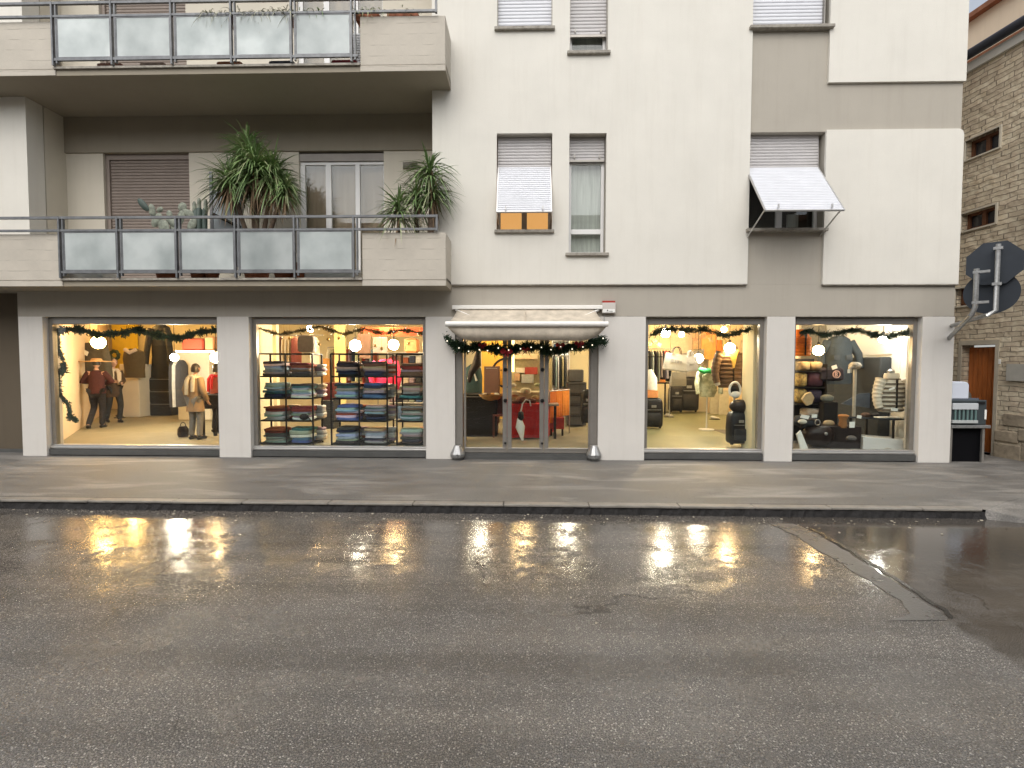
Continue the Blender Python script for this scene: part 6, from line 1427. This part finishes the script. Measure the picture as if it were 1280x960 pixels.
# peach upper house behind
PH = thing('peach_house', 'peach rendered house with tiled gable rising behind the stone house', 'building', (10.5, 1.5, 0))
def far(px, py, t, o): 
    d = ROT @ Vector(((px-640)/F, (480-py)/F, -1)); k = (WP0-WN*o-CAM).dot(WN)/d.dot(WN); return CAM+d*k
z0 = zroof-.5; pA, pB, pC = far(1206,32,0,1.6), far(1280,6,0,1.6), far(1262,14,0,1.6)
zl = pA.z
def pp(t, z, o=-1.6): return wp(t, z, o)
tB = (pB-WP0).dot(WD)
mb = MB(); mb.prism([pp(-1.5,z0), pp(9,z0), pp(9,zl), pp(-1.5,zl)], WN*-5); build('wall', mb, M['peach'], PH)
mb = MB(); mb.prism([pp(-1.6,zl,-1.45), pp(9.1,zl,-1.45), pp(9.1,zl+.10,-1.45), pp(-1.6,zl+.10,-1.45)], WN*-5.2); build('roof', mb, M['tile'], PH)
g0 = far(1252,20,0,2.2); tg = (g0-WP0).dot(WD)
mb = MB(); mb.prism([wp(tg,zl+.1,-2.2), wp(tg-2.5,zl+1.6,-2.2), wp(tg-5,zl+.1,-2.2)], WN*-4); build('gable', mb, mat('red gable tiles', (.22,.07,.035), .85, var=.4, scale=10), PH)
build('vent_cap', MB().tube([pp(tz(1262,40)[0]+.3, zl-.45, -1.55), pp(tz(1262,40)[0]+.3, zl-.30, -1.45)], .05, 8), M['galv'], PH)

# ------------------------------------------------ street container by the corner
cxl = XR+.03; t = thing('street_container', 'dark green street container with white lid and slatted bay on a grey legged frame', 'container', (cxl+.35, .35, 0))
Yc = .02
def cz(py): return FZ(1210, py, Yc)
x0 = FX(1188,520,Yc); x1 = FX(1237,520,Yc); xm = FX(1221,520,Yc)
dg = mat('dark green container plastic', (.045,.055,.058), .35, var=.2)
bevel(build('body', MB().box(x0, x1-.05, Yc, Yc+.7, cz(531), cz(500)), dg, t), .012)
bevel(build('shelf', MB().box(x0, x1, Yc-.03, Yc+.72, cz(535), cz(531.3)), M['galv'], t), .004)
for q in (x0+.01, x1-.10, ): build('leg', MB().box(q, q+.035, Yc, Yc+.035, 0, cz(535)), M['alu'], t)
for q in (x0+.01, x1-.10, ): build('leg', MB().box(q, q+.035, Yc+.62, Yc+.655, 0, cz(535)), M['alu'], t)
build('dark_block', MB().box(x0+.02, x1-.02, Yc+.08, Yc+.6, .0, cz(536.5)), mat('black block', (.004,.004,.005), .9, spec=.1), t)  # near-black block filling the space between the legs
build('hood', MB().box(x0, xm+.05, Yc+.03, Yc+.6, cz(505), cz(498)), mat('blue grey rim', (.10,.12,.15), .4), t)
mb = MB(); xl_, xr_, zb_, zt_ = x0+.015, FX(1213,490,Yc), cz(499), cz(477); r = .10
pts = [V(xl_,Yc+.02,zb_), V(xr_,Yc+.02,zb_)]+[V(xr_-r+r*math.cos(a),Yc+.02,zt_-r*.6+r*.6*math.sin(a)) for a in [math.pi/2*k/5 for k in range(6)]]+[V(xl_,Yc+.02,zt_)]
bevel(build('lid', mb.prism(pts, (0,.5,0)), mat('white lid', (.62,.66,.74), .35), t), .02, 3)
bevel(build('front_lip', MB().box(x0+.01, xm, Yc-.03, Yc+.0, cz(512), cz(504)), mat('pale plastic', (.50,.52,.53), .4), t), .01)
for k in range(6): build('slat', MB().box(x0+.05+k*.065, x0+.075+k*.065, Yc-.025, Yc-.005, cz(525), cz(512.5)), mat('green grey slats', (.12,.19,.18), .4), t)
build('tray', MB().box(x0+.0, xm-.02, Yc-.05, Yc-.01, cz(528.5), cz(525)), mat('pale plastic tray', (.42,.44,.43), .4), t)
build('dark_knob', MB().box(xm, xm+.11, Yc-.02, Yc+.06, cz(505), cz(502)), M['black'], t)
build('sticker', MB().box(xm+.12, xm+.15, Yc-.006, Yc-.001, cz(524), cz(512)), M['paper'], t)
c = V(FX(1222,500,.5), 1.05, 0)
t = thing('bell_bin', 'grey brown dome topped bin behind the dark green container', 'bin', tuple(c))
rr = .30; zt_ = FZ(1222,479,1.0); build('shell', MB().lathe(c, [(rr*.9,0),(rr,.1),(rr,zt_*.72),(rr*.93,zt_*.85),(rr*.7,zt_*.95),(rr*.3,zt_*.99),(.02,zt_)], 24), mat('grey brown plastic', (.13,.125,.10), .5, var=.2), t, True)
build('opening', MB().box(c.x-.1, c.x+.1, c.y-rr-.004, c.y-rr+.03, zt_*.62, zt_*.68), M['black'], t)

# ------------------------------------------------ road signs seen from behind on wall brackets
def onray(px, py, D): return at(px, py, CAM.y+D)
sc_ = onray(1243, 329, 7.35); nrm = V(sc_.x-CAM.x, sc_.y-CAM.y, 0).normalized(); side = V(-nrm.y, nrm.x, 0)*-1
def plate(c, r, n, rot, th=.02):
    return MB().loft([[c+nrm*o+side*(r*k_*math.cos(rot+2*math.pi*k/n))+V(0,0,r*k_*math.sin(rot+2*math.pi*k/n)) for k in range(n)] for o, k_ in ((-.012,.97),(-.012,1),(.012,1),(.012,.97))])
CW = V(XR+.0, .10, 0)
t = thing('stop_sign', 'octagonal dark grey sign back on the upright tube furthest from the wall corner', 'sign', tuple(sc_), 'road signs seen from behind')
build('plate', plate(sc_, .325, 8, math.pi/8), M['sign_back'], t)
p_t, p_b = onray(1248,305,7.25), onray(1240,388,7.25)
p_b = V(p_t.x, p_t.y, p_b.z)
build('tube', MB().tube([p_t, p_b, p_b+V(-.10,-.0,-.06), V(XR+.005, .15, FZ(1192,409,.1))], .030, 10), M['galv'], t, True)
for dz in (-.06, -.56): build('clamp', MB().obox(V(p_t.x,p_t.y,p_t.z+dz), side*.05, nrm*.035, (0,0,.02)), M['galv'], t)
build('sticker', MB().obox(onray(1269.5,322,7.32)-nrm*.0, side*.045, nrm*.003, (0,0,.045)), M['paper'], t)
sc2 = onray(1239, 366, 7.42)
t = thing('round_sign', 'round dark grey sign back with small white sticker below the octagon', 'sign', tuple(sc2), 'road signs seen from behind')
build('plate', plate(sc2, .305, 36, 0), M['sign_back'], t, True)
q_t, q_b = onray(1221,336,7.3), onray(1221,388,7.3); q_b = V(q_t.x, q_t.y, q_b.z)
build('tube', MB().tube([q_t, q_b+V(0,0,.05), q_b+V(-.03,.02,-.06), V(XR+.005, .15, FZ(1191,427,.1))], .032, 10), M['galv'], t, True)
for dz in (-.05, -.48): build('clamp', MB().obox(V(q_t.x,q_t.y,q_t.z+dz)+side*.05, side*.09, nrm*.03, (0,0,.018)), M['galv'], t)
build('sticker', MB().obox(onray(1263,370.5,7.385), side*.045, nrm*.003, (0,0,.018)), M['paper'], t)

# ------------------------------------------------ balcony plants
def blade(mb, o, d, ln, wd, droop):
    d = d.normalized(); s = d.cross(V(0,0,1)); s = s.normalized() if s.length > .1 else V(1,0,0); p = Vector(o); pr = None
    for i in range(6):
        u = i/5; hw = wd*(.55+.9*u if u < .35 else .87*(1-(u-.35)/.65)**.7)*.5+.0008
        q = p+d*ln*u+V(0,0,-droop*ln*u*u*u**.4); L_, R_ = q-s*hw, q+s*hw; Mi = q+V(0,0,-hw*.35)
        if pr: mb.face([pr[0], pr[2], Mi, L_]); mb.face([pr[2], pr[1], R_, Mi])
        pr = (L_, R_, Mi)
leafA = mat('yucca leaf', (.21,.31,.11), .45, var=.6, scale=3, col2=(.05,.10,.03)); leafB = mat('pale yucca leaf', (.30,.34,.17), .45, var=.4, scale=3); leafD = mat('dry leaf', (.20,.13,.07), .8)
def yucca(label, base, heads, pot_r, pot_h, seedv, potm='terra'):
    random.seed(seedv); t = thing('yucca_plant', label, 'plant', tuple(base), 'spiky plants on the lower balcony')
    build('pot', MB().lathe(base, [(pot_r*.72,0),(pot_r,pot_h*.88),(pot_r*1.08,pot_h*.89),(pot_r*1.08,pot_h),(pot_r*.92,pot_h),(pot_r*.88,pot_h*.85),(.01,pot_h*.86)], 20), M[potm], t, True)
    for (h, r, n, dry) in heads:
        b0 = base+V(random.uniform(-.05,.05), 0, pot_h*.8); md = b0.lerp(h, .5)+V(random.uniform(-.04,.04),0,0)
        build('stem', MB().tube([b0, md, h], [.045,.038,.03], 8), mat('stem bark', (.13,.09,.06), .9, var=.4, scale=20), t, True)
        for m_, cnt, nm in ((leafA, n, 'leaves'), (leafB, int(n*.35), 'pale_leaves'), (leafD, dry, 'dry_leaves')):
            if not cnt: continue
            mb = MB()
            for k in range(cnt):
                a = random.uniform(0, 2*math.pi); 
                if nm == 'dry_leaves': el_ = random.uniform(-1.35,-.7); dr = .25
                else: el_ = math.asin(random.uniform(-.55, 1)); dr = random.uniform(.15,.75)
                d = V(math.cos(a)*math.cos(el_), math.sin(a)*math.cos(el_)*.8, math.sin(el_))
                blade(mb, h+V(0,0,random.uniform(-.15,.10)), d, r*random.uniform(.6, 1.12), .031*random.uniform(.6,1.2), dr)
            o = build(nm, mb, m_, t)
            if nm != 'leaves': o['kind'] = 'stuff'
            else: o['kind'] = 'stuff'
    return t
zfl = ZS+.131
pb = V(FX(318,300,-.15), -.1, zfl)
yucca('big bushy yucca with many drooping blades towering over the lower balcony rail', pb, [(at(318,208,-.1), .70, 330, 90), (at(288,226,-.25), .56, 210, 70), (at(341,219,-.05), .62, 250, 60), (at(309,184,.0), .54, 170, 0), (at(356,234,-.2), .42, 120, 40)], .22, .34, 5)
pb = V(FX(525,290,-.25), -.22, zfl+.25)
yucca('tall narrow dracaena at the right end of the lower balcony', V(FX(538,290,-.3), -.3, zfl+.3), [(at(537,212,-.3), .58, 80, 12), (at(541,240,-.3), .50, 110, 20)], .15, .28, 8)
yucca('medium dracaena with upright blades beside the tall narrow one', V(FX(522,290,-.3), -.26, zfl+.3), [(at(520,243,-.3), .50, 110, 10)], .13, .26, 9)
yucca('low spreading dracaena leaning over the parapet left of the others', V(FX(498,290,-.35), -.33, zfl+.3), [(at(499,262,-.4), .52, 110, 10)], .13, .26, 10)
solo('planter_bench', MB().rbox(FX(485,300,-.3), FX(552,300,-.3), -.44, -.1, zfl, zfl+.298, .01), M['sill'], 'low stone bench carrying the dracaena pots behind the parapet', 'bench')
# prickly pear and small cacti
def pad(c, rx_, rz_, tilt, mb, th=.022):
    ca, sa = math.cos(tilt), math.sin(tilt)
    secs = []
    for u in (-1,-.6,0,.6,1):
        k = math.sqrt(max(.02,1-u*u*.9)); secs.append([c+V((rx_*k*math.cos(a)*ca-rz_*k*math.sin(a)*sa), u*th, (rx_*k*math.cos(a)*sa+rz_*k*math.sin(a)*ca)) for a in [2*math.pi*q/14 for q in range(14)]])
    mb.loft(secs)
cm = mat('grey green cactus', (.24,.26,.20), .7, var=.6, scale=18, bump=.5, bscale=60); cm2 = mat('dark cactus', (.045,.07,.055), .6, var=.3)
b0 = V(FX(205,300,-.25), -.2, zfl); t = thing('prickly_pear', 'grey green prickly pear cactus before the closed brown shutter', 'plant', tuple(b0))
build('pot', MB().lathe(b0, [(.13,0),(.18,.24),(.2,.26),(.18,.26),(.01,.22)], 18), M['terra'], t, True)
random.seed(9)
for i, (px, py, a_, b_, tl) in enumerate(((179,256,.055,.13,.7),(190,263,.06,.11,.2),(196,275,.08,.13,-.5),(205,284,.09,.13,.3),(215,277,.07,.12,.9),(228,259,.075,.08,0),(226,272,.065,.12,-.2),(236,267,.06,.13,1.1),(219,286,.09,.11,.0),(240,281,.07,.12,-.5),(212,268,.05,.07,.4),(200,262,.045,.06,-1.0))):
    mb = MB(); pad(at(px,py,-.25+.02*(i%3)), a_, b_, tl, mb); build('pad', mb, cm if i else cm2, t, True)
build('stem', MB().tube([b0+V(0,0,.2), at(210,292,-.2), at(205,280,-.2)], .05, 8), cm, t, True)
b0 = V(FX(252,300,-.2), -.15, zfl); t = thing('columnar_cactus', 'small dark finger cactus between prickly pear and grey pole', 'plant', tuple(b0))
build('pot', MB().lathe(b0, [(.11,0),(.15,.22),(.16,.24),(.14,.24),(.01,.2)], 18), M['terra'], t, True)
for px, py, y2, r_, m_ in ((245,262,292,.045,cm2),(249,259,292,.045,cm2),(256,260,292,.04,cm2),(243,252,275,.03,cm),(249,248,270,.03,cm),(257,249,268,.03,cm)):
    build('stem', MB().tube([at(px,y2,-.2), at(px,py+3,-.2), at(px,py,-.2)], [r_,r_,r_*.5], 8), m_, t, True)
t = thing('folding_screen', 'grey metal pole with pale blue grey panel beside the big yucca', 'screen', (FX(268,300,.1), .1, zfl))
build('pole', MB().box(FX(263,260,.1), FX(266.5,260,.1), .08, .12, zfl, FZ(265,215,.1)), M['rail'], t)
build('panel', MB().box(FX(267,260,.1), FX(303,260,.1), .09, .11, zfl+.3, FZ(265,238,.1)), mat('pale blue grey panel', (.30,.33,.34), .5), t)
build('strut', MB().tube([at(267,268,0), at(300,284,0)], .03, 6), M['black'], t)
random.seed(77)
for i, (px, dx, lb) in enumerate(((245,.14,'terracotta pot seen under the glass left of the big yucca'),(262,.12,'small terracotta pot beneath the grey pole'),(352,.17,'terracotta pot under the glass right of the big yucca'),(370,.12,'small terracotta pot before the glazed balcony door'))):
    solo('terracotta_pot', MB().lathe(V(FX(px,345,-.45), -.38, zfl), [(dx*.7,0),(dx,.2),(dx*1.08,.21),(dx*1.08,.25),(dx*.9,.25),(.01,.22)], 18), M['terra'], lb, 'pot', 'terracotta pots on the lower balcony floor', smooth=True)
# upper balcony boxes
zu = ZS+STOREY+.131; yb_ = YB-.14
def flowerbox(label, px0, px1, m, foliage, seedv, hh=.15, dens=260, fh=.16, name='flower_box'):
    random.seed(seedv); a, b_ = at(px0,20,yb_).x, at(px1,20,yb_).x; z = at(300,17,yb_).z
    t = thing(name, label, 'planter', ((a+b_)/2, yb_, z), 'planters hung on the upper balcony rail')
    bevel(build('box', MB().box(a, b_, yb_+.16, yb_+.32, z-.02, z+hh*.6), m, t), .01)
    mb = MB()
    for k in range(int(dens*(b_-a))):
        p = V(random.uniform(a-.05, b_+.05), yb_+.2+random.uniform(-.12,.1), z+hh*.5+random.uniform(-.03,.05)); d = V(random.gauss(0,.8), random.gauss(-.2,.6), random.uniform(-.5,1))
        blade(mb, p, d, random.uniform(.06, fh), .014, .9)
    o = build('foliage', mb, foliage, t); o['kind'] = 'stuff'
    return t
flowerbox('brown box of pale dried grass hanging on the upper rail', 252, 358, M['terra'], mat('dried grass', (.42,.42,.30), .8, var=.5, scale=12), 1, dens=420, fh=.22)
flowerbox('terracotta box of green leaves near the third upper post', 372, 398, M['terra'], leafA, 2)
flowerbox('terracotta box of pale sprigs right of the fifth upper post', 440, 470, M['terra'], leafB, 3)
flowerbox('terracotta box at the right end of the upper balcony', 480, 520, M['terra'], leafB, 4, dens=90)
for i, (px, c_, lb) in enumerate(((125,(.30,.16,.13),'brown low pot left of the second upper post'),(180,(.35,.25,.22),'greyish low pot between the second and third upper posts'),(278,(.28,.11,.06),'terracotta low pot under the pale dried grass'),(345,(.10,.10,.13),'dark low crate under the green leaves'),(425,(.22,.03,.04),'dark red bundle by the last upper post'))):
    x = at(px, 84, YB).x; solo('low_pot', MB().rbox(x-.2, x+.2, -.42, -.18, zu, zu+.16, .02), fab(c_), lb, 'pot', 'low pots on the upper balcony floor')
t = thing('white_shutter_stack', 'white slatted panel standing behind the last pane of the upper balcony', 'panel', (at(447,60,-.3).x, -.3, zu))
build('slats', slats(MB(), V(at(440,60,-.3).x,-.3,zu+.62), V(at(455,60,-.3).x,-.3,zu+.62), V(at(440,60,-.3).x,-.3,zu), V(at(455,60,-.3).x,-.3,zu), .04), M['shut_w'], t)
for zz_ in (zfl,):
    solo('white_box', MB().rbox(FX(84,345,-.3), FX(131,345,-.3), -.35, -.05, zz_, zz_+.18, .01), M['white'], 'white low box at the left end of the lower balcony floor', 'box')
    solo('white_box', MB().rbox(FX(377,345,-.3), FX(446,345,-.3), -.35, -.05, zz_, zz_+.17, .01), M['white'], 'white low box before the glazed door of the lower balcony', 'box')

# ================================================================== the other side of the street, behind the camera
OB = thing('opposite_building', 'long ochre building on the far side of the street behind the viewer', 'building', (0, -19, 0))
yo = -19.0; hl = []
for k in range(9):
    xx = -22+k*5.2
    hl += [(xx, xx+1.1, 3.4, 5.0), (xx+2.4, xx+3.5, 3.4, 5.0), (xx, xx+1.1, 6.6, 8.2), (xx+2.4, xx+3.5, 6.6, 8.2), (xx+.6, xx+2.6, .1, 2.6)]
mb = holed(MB(), -26, 27, ROADZ, 9.3, hl, yo, yo-.3); build('wall', mb, mat('ochre render', (.36,.30,.22), .85, var=.15, scale=1), OB)
build('roof', MB().box(-26.3, 27.3, yo-8, yo+.5, 9.31, 9.6), M['tile'], OB)
mbp = MB(); mbs = MB()
for h in hl: mbp.box(h[0], h[1], yo-.2, yo-.17, h[2], h[3])
o = build('window', mbp, mat('dark panes', (.03,.032,.035), .1), OB); o['kind'] = 'stuff'
mb = MB().prism([V(-26,yo+.01,ROADZ-.02), V(27,yo+.01,ROADZ-.02), V(27,yo+2.2,ROADZ-.02), V(-26,yo+2.2,ROADZ-.02)], (0,0,.12)); struct('far_sidewalk', mb, M['walk'])

# ================================================================== more stock in the depth of the shop
def clothes_row(label_rail, px0, px1, pyt, Y, cols, tag_, n, hgt, zlow=.25):
    random.seed(n*7+int(px0)); a, b_ = at(px0, pyt, Y), at(px1, pyt, Y)
    t = thing('garment_rail', label_rail, 'rail', ((a.x+b_.x)/2, Y, FL)); build('bar', MB().tube([a, b_], .014, 6), M['galv'], t)
    for p in (a, b_): build('leg', MB().tube([p, V(p.x, p.y, FL)], .014, 6), M['galv'], t)
    for k in range(n):
        x = a.x+(b_.x-a.x)*(k+.5)/n; cn = cols[k % len(cols)]; z = a.z-.05; h_ = hgt*random.uniform(.85,1.1); w2 = (b_.x-a.x)/n*.52
        secs = []
        for u, q, d in ((0,.25,.05),(.04,.6,.13),(.13,.95,.21),(.5,1.0,.22),(1,1.1,.23)):
            secs.append([V(x+w2*q*math.cos(2*math.pi*j/10)*(1+.2*math.sin(3*j)), Y+d*math.sin(2*math.pi*j/10), z-h_*u) for j in range(10)])
        o_ = 'first second third fourth fifth sixth seventh eighth ninth tenth eleventh twelfth thirteenth fourteenth fifteenth sixteenth'.split()[k]
        g = thing('hanging_garment', f'{cn} garment, {o_} from left on {tag_}', 'garment', (x, Y, z-h_), f'garments on {tag_}')
        build('cloth', MB().loft(secs), fab(tuple(q*random.uniform(.8,1.15) for q in PAL[cn])), g, True)
        build('hanger_hook', MB().tube([V(x,Y,z), V(x,Y,z+.06)], .004, 5), M['galv'], g)
clothes_row('long chrome rail of garments at the back of the second room', 410, 472, 434, 5.2, ['white','beige','maroon','charcoal','light blue','rust','mauve','navy'], 'the long rear rail of the second room', 14, .95)
clothes_row('chrome rail of dark garments behind the right door leaf', 688, 710, 443, 5.0, ['beige','charcoal','pale green','white','black'], 'the rail behind the right leaf', 8, .9)
clothes_row('short rail of pale garments at the back of the olive floored room', 806, 838, 436, 5.6, ['beige','charcoal','white','black','grey'], 'the rear rail of the olive floored room', 9, .8)
clothes_row('rail of dark garments by the back wall of the first room', 222, 228, 440, 6.6, ['black','white','charcoal'], 'the rear rail of the first room', 3, .9)
def shelf_wall(label, px0, px1, pyt, Y, rows, cols, seedv, tag_):
    random.seed(seedv); x0, x1 = FX(px0,480,Y), FX(px1,480,Y); zt = FZ(640,pyt,Y)
    t = thing('wall_shelving', label, 'shelf unit', ((x0+x1)/2, Y, FL)); m = M['white']
    build('back', MB().box(x0, x1, Y+.36, Y+.38, FL+.01, zt), m, t)
    for x in (x0, x1-.03): build('side_panel', MB().box(x, x+.03, Y, Y+.36, FL+.01, zt), m, t)
    for k in range(rows+1): build('shelf', MB().box(x0+.031, x1-.031, Y, Y+.355, FL+.03+(zt-FL-.06)*k/rows, FL+.05+(zt-FL-.06)*k/rows), m, t)
    hh = (zt-FL-.06)/rows; n = cols; cc = list(PAL)
    for k in range(rows):
        for i in range(n):
            cn = cc[(k*5+i*3+seedv) % len(cc)]; a = x0+.05+(x1-x0-.1)*i/n; w_ = (x1-x0-.1)/n*random.uniform(.75,.93); h_ = hh*random.uniform(.45,.8); z = FL+.0505+hh*k
            row = ['lowest','second','third','fourth','fifth','sixth'][k] if k < rows-1 else 'top'
            col = ['first','second','third','fourth','fifth','sixth','seventh','eighth'][i]
            solo('folded_pile', MB().rbox(a, a+w_, Y+.02, Y+.3, z, z+h_, .02), mat('pile', PAL[cn], .85, var=.55, scale=3, stretch=(.5,.5,14)), f'{cn} bundle, {col} from left, {row} shelf, {tag_.replace(chr(116)+chr(104)+chr(101)+chr(32),chr(32)).strip()}', 'bundle', f'cloth bundles on {tag_}', smooth=True)
shelf_wall('white wall shelving full of cloth bundles behind the right door leaf', 690, 712, 425, 6.4, 5, 3, 2, 'the shelving behind the right door leaf')
shelf_wall('white wall shelving full of cloth bundles at the back of the second room', 484, 530, 440, 4.6, 4, 5, 5, 'the shelving behind the right black rack')
bulb(160, 402, 5.4, YEL, 40, .06, 'added yellow bulb high before the bright yellow board')  # extra lamp added to make the yellow board more vivid
bulb(600, 404, 3.6, COOL, 20, .05, 'bulb high above the black counter behind the left door leaf')
bulb(480, 402, 3.4, WARM, 30, .05, 'bulb hidden high above the pink coat')

# ------------------------------------------------ small hanging and standing stock
M['gold'] = mat('gold tinsel', (.62,.42,.14), .35, .6)
random.seed(15)
NTH = 'first second third fourth fifth sixth seventh eighth ninth tenth eleventh twelfth thirteenth fourteenth fifteenth sixteenth'.split()
for k in range(16):
    px = 352+k*11.5+random.uniform(-3,3); py = random.uniform(416,436); Y = random.uniform(.55,1.1); p = at(px, py, Y)
    if min(abs(px-q) for q in (384, 444, 492)) < 9: py = 413; p = at(px, py, Y)
    t = thing('bauble', f'small gold bauble on a thread, {NTH[k]} from left above the clothes racks', 'bauble', (p.x,p.y,p.z), 'gold baubles over the clothes racks')
    build('ball', MB().ell(p, .028, .028, .028, 10, 8), M['gold'], t, True); build('thread', MB().tube([p, V(p.x,p.y,FZ(640,405,Y)+.25)], .003, 4), M['gold'], t)
solo('black_pedestal', MB().rbox(FX(1031,500,1.0), FX(1049,500,1.0), 1.02, 1.18, FL+.009, FZ(1040,502.5,1.0), .01), M['black'], 'black pedestal carrying the grey felt hat in the last window', 'pedestal')
for i, (px, py, Y, r_, c_, nm, lb) in enumerate((
    (1034,498,1.1,.10,(.16,.17,.15),'grey_hat','grey felt hat between shelves and scarf post'),
    (1082,519,.95,.07,(.12,.07,.05),'brown_pouch','brown pouch lying on the black glass table'),
    (1094,519,.9,.06,(.03,.03,.035),'wallet','dark purse on the black glass table nearer the striped jacket'),
    (1064,548,.45,.07,(.10,.09,.085),'grey_cloth','grey cloth lying on the floor of the last window'),
    (1110,563,.32,.06,(.45,.44,.42),'paper_ball','crumpled white paper at the lower edge of the last window'),
    (1003,527,.62,.06,(.55,.52,.45),'watch_roll','pale roll beside the labelled black shawl'),
    (1036,529,.9,.08,(.32,.24,.14),'straw_clutch','straw clutch on the black low box'))):
    p = at(px, py, Y); solo(nm, MB().ell(p, r_*1.25, r_*.8, r_*.75, 14, 9, .07), fab(c_, .6), lb, nm.replace('_',' '), smooth=True)
def shoe(px, py, Y, col, label):
    p = atz(px, py, FL+.012); t = thing('shoe', label, 'shoe', (p.x, p.y, p.z), 'shoes on display')
    build('upper', MB().tube([p+V(-.10,0,.045), p+V(-.06,0,.055), p+V(0,-.01,.045), p+V(.07,-.02,.03), p+V(.12,-.02,.018)], [.03,.042,.04,.034,.016], 10), fab(col, .4), t, True)
    build('sole', MB().rbox(p.x-.13, p.x+.13, p.y-.055, p.y+.035, p.z-.012, p.z+.008, .004), M['black'], t)
shoe(150, 522, 5.0, (.10,.08,.06), 'dark shoe at the foot of the white cupboard'); shoe(893, 524, 3.0, (.60,.58,.52), 'pale shoe at the foot of the camouflage jacket stand')
shoe(836, 521, 3.0, (.50,.48,.44), 'pale shoe by the smaller leaning trolley bag')
# shelves of boxes and bags along the left of the olive room, hanging ornaments
for i, (px, py, c_, lb) in enumerate(((812,430,(.30,.36,.15),'olive'),(818,427,(.5,.12,.06),'red'),(824,431,(.55,.42,.15),'gold'),(869,424,(.40,.20,.10),'bronze'),(880,420,(.62,.25,.10),'orange'),(889,424,(.45,.35,.15),'brass'))):
    p = at(px, py, 2.4); t = thing('star_ornament', f'small {lb} star ornament hanging in the fourth opening', 'ornament', tuple(p), 'star ornaments in the fourth opening')
    pts = [V(p.x+(.075 if k%2 == 0 else .032)*math.sin(math.pi*k/5), p.y, p.z+(.075 if k%2 == 0 else .032)*math.cos(math.pi*k/5)) for k in range(10)]
    build('star', MB().prism(list(reversed(pts)), (0,.02,0)), fab(c_, .4), t); build('thread', MB().tube([p, V(p.x,p.y,CL)], .003, 4), M['black'], t)
for i, (px, c_, lb) in enumerate(((899,(.62,.20,.05),'orange'),(905,(.45,.40,.20),'olive'),(929,(.50,.42,.30),'sand'))):
    p = at(px, 470, 3.3); solo('hanging_scarf', MB().tube([at(px,425,7.08), at(px+.8,445,7.06), at(px-.3,468,7.08)], [.07,.11,.09], 10), fab(c_), f'{lb} scarf hanging on the peach partition behind the brown quilted jacket', 'scarf', 'scarves on the peach partition', smooth=True)
bulb(852, 418, 5.6, WARM, 60, .05, 'added warm bulb deep in the olive floored room above the black trolley bags')  # extra lamp added to brighten the dim back of this room
bulb(905, 412, 5.0, WARM, 45, .05, 'warm bulb deep behind the brown quilted jacket')
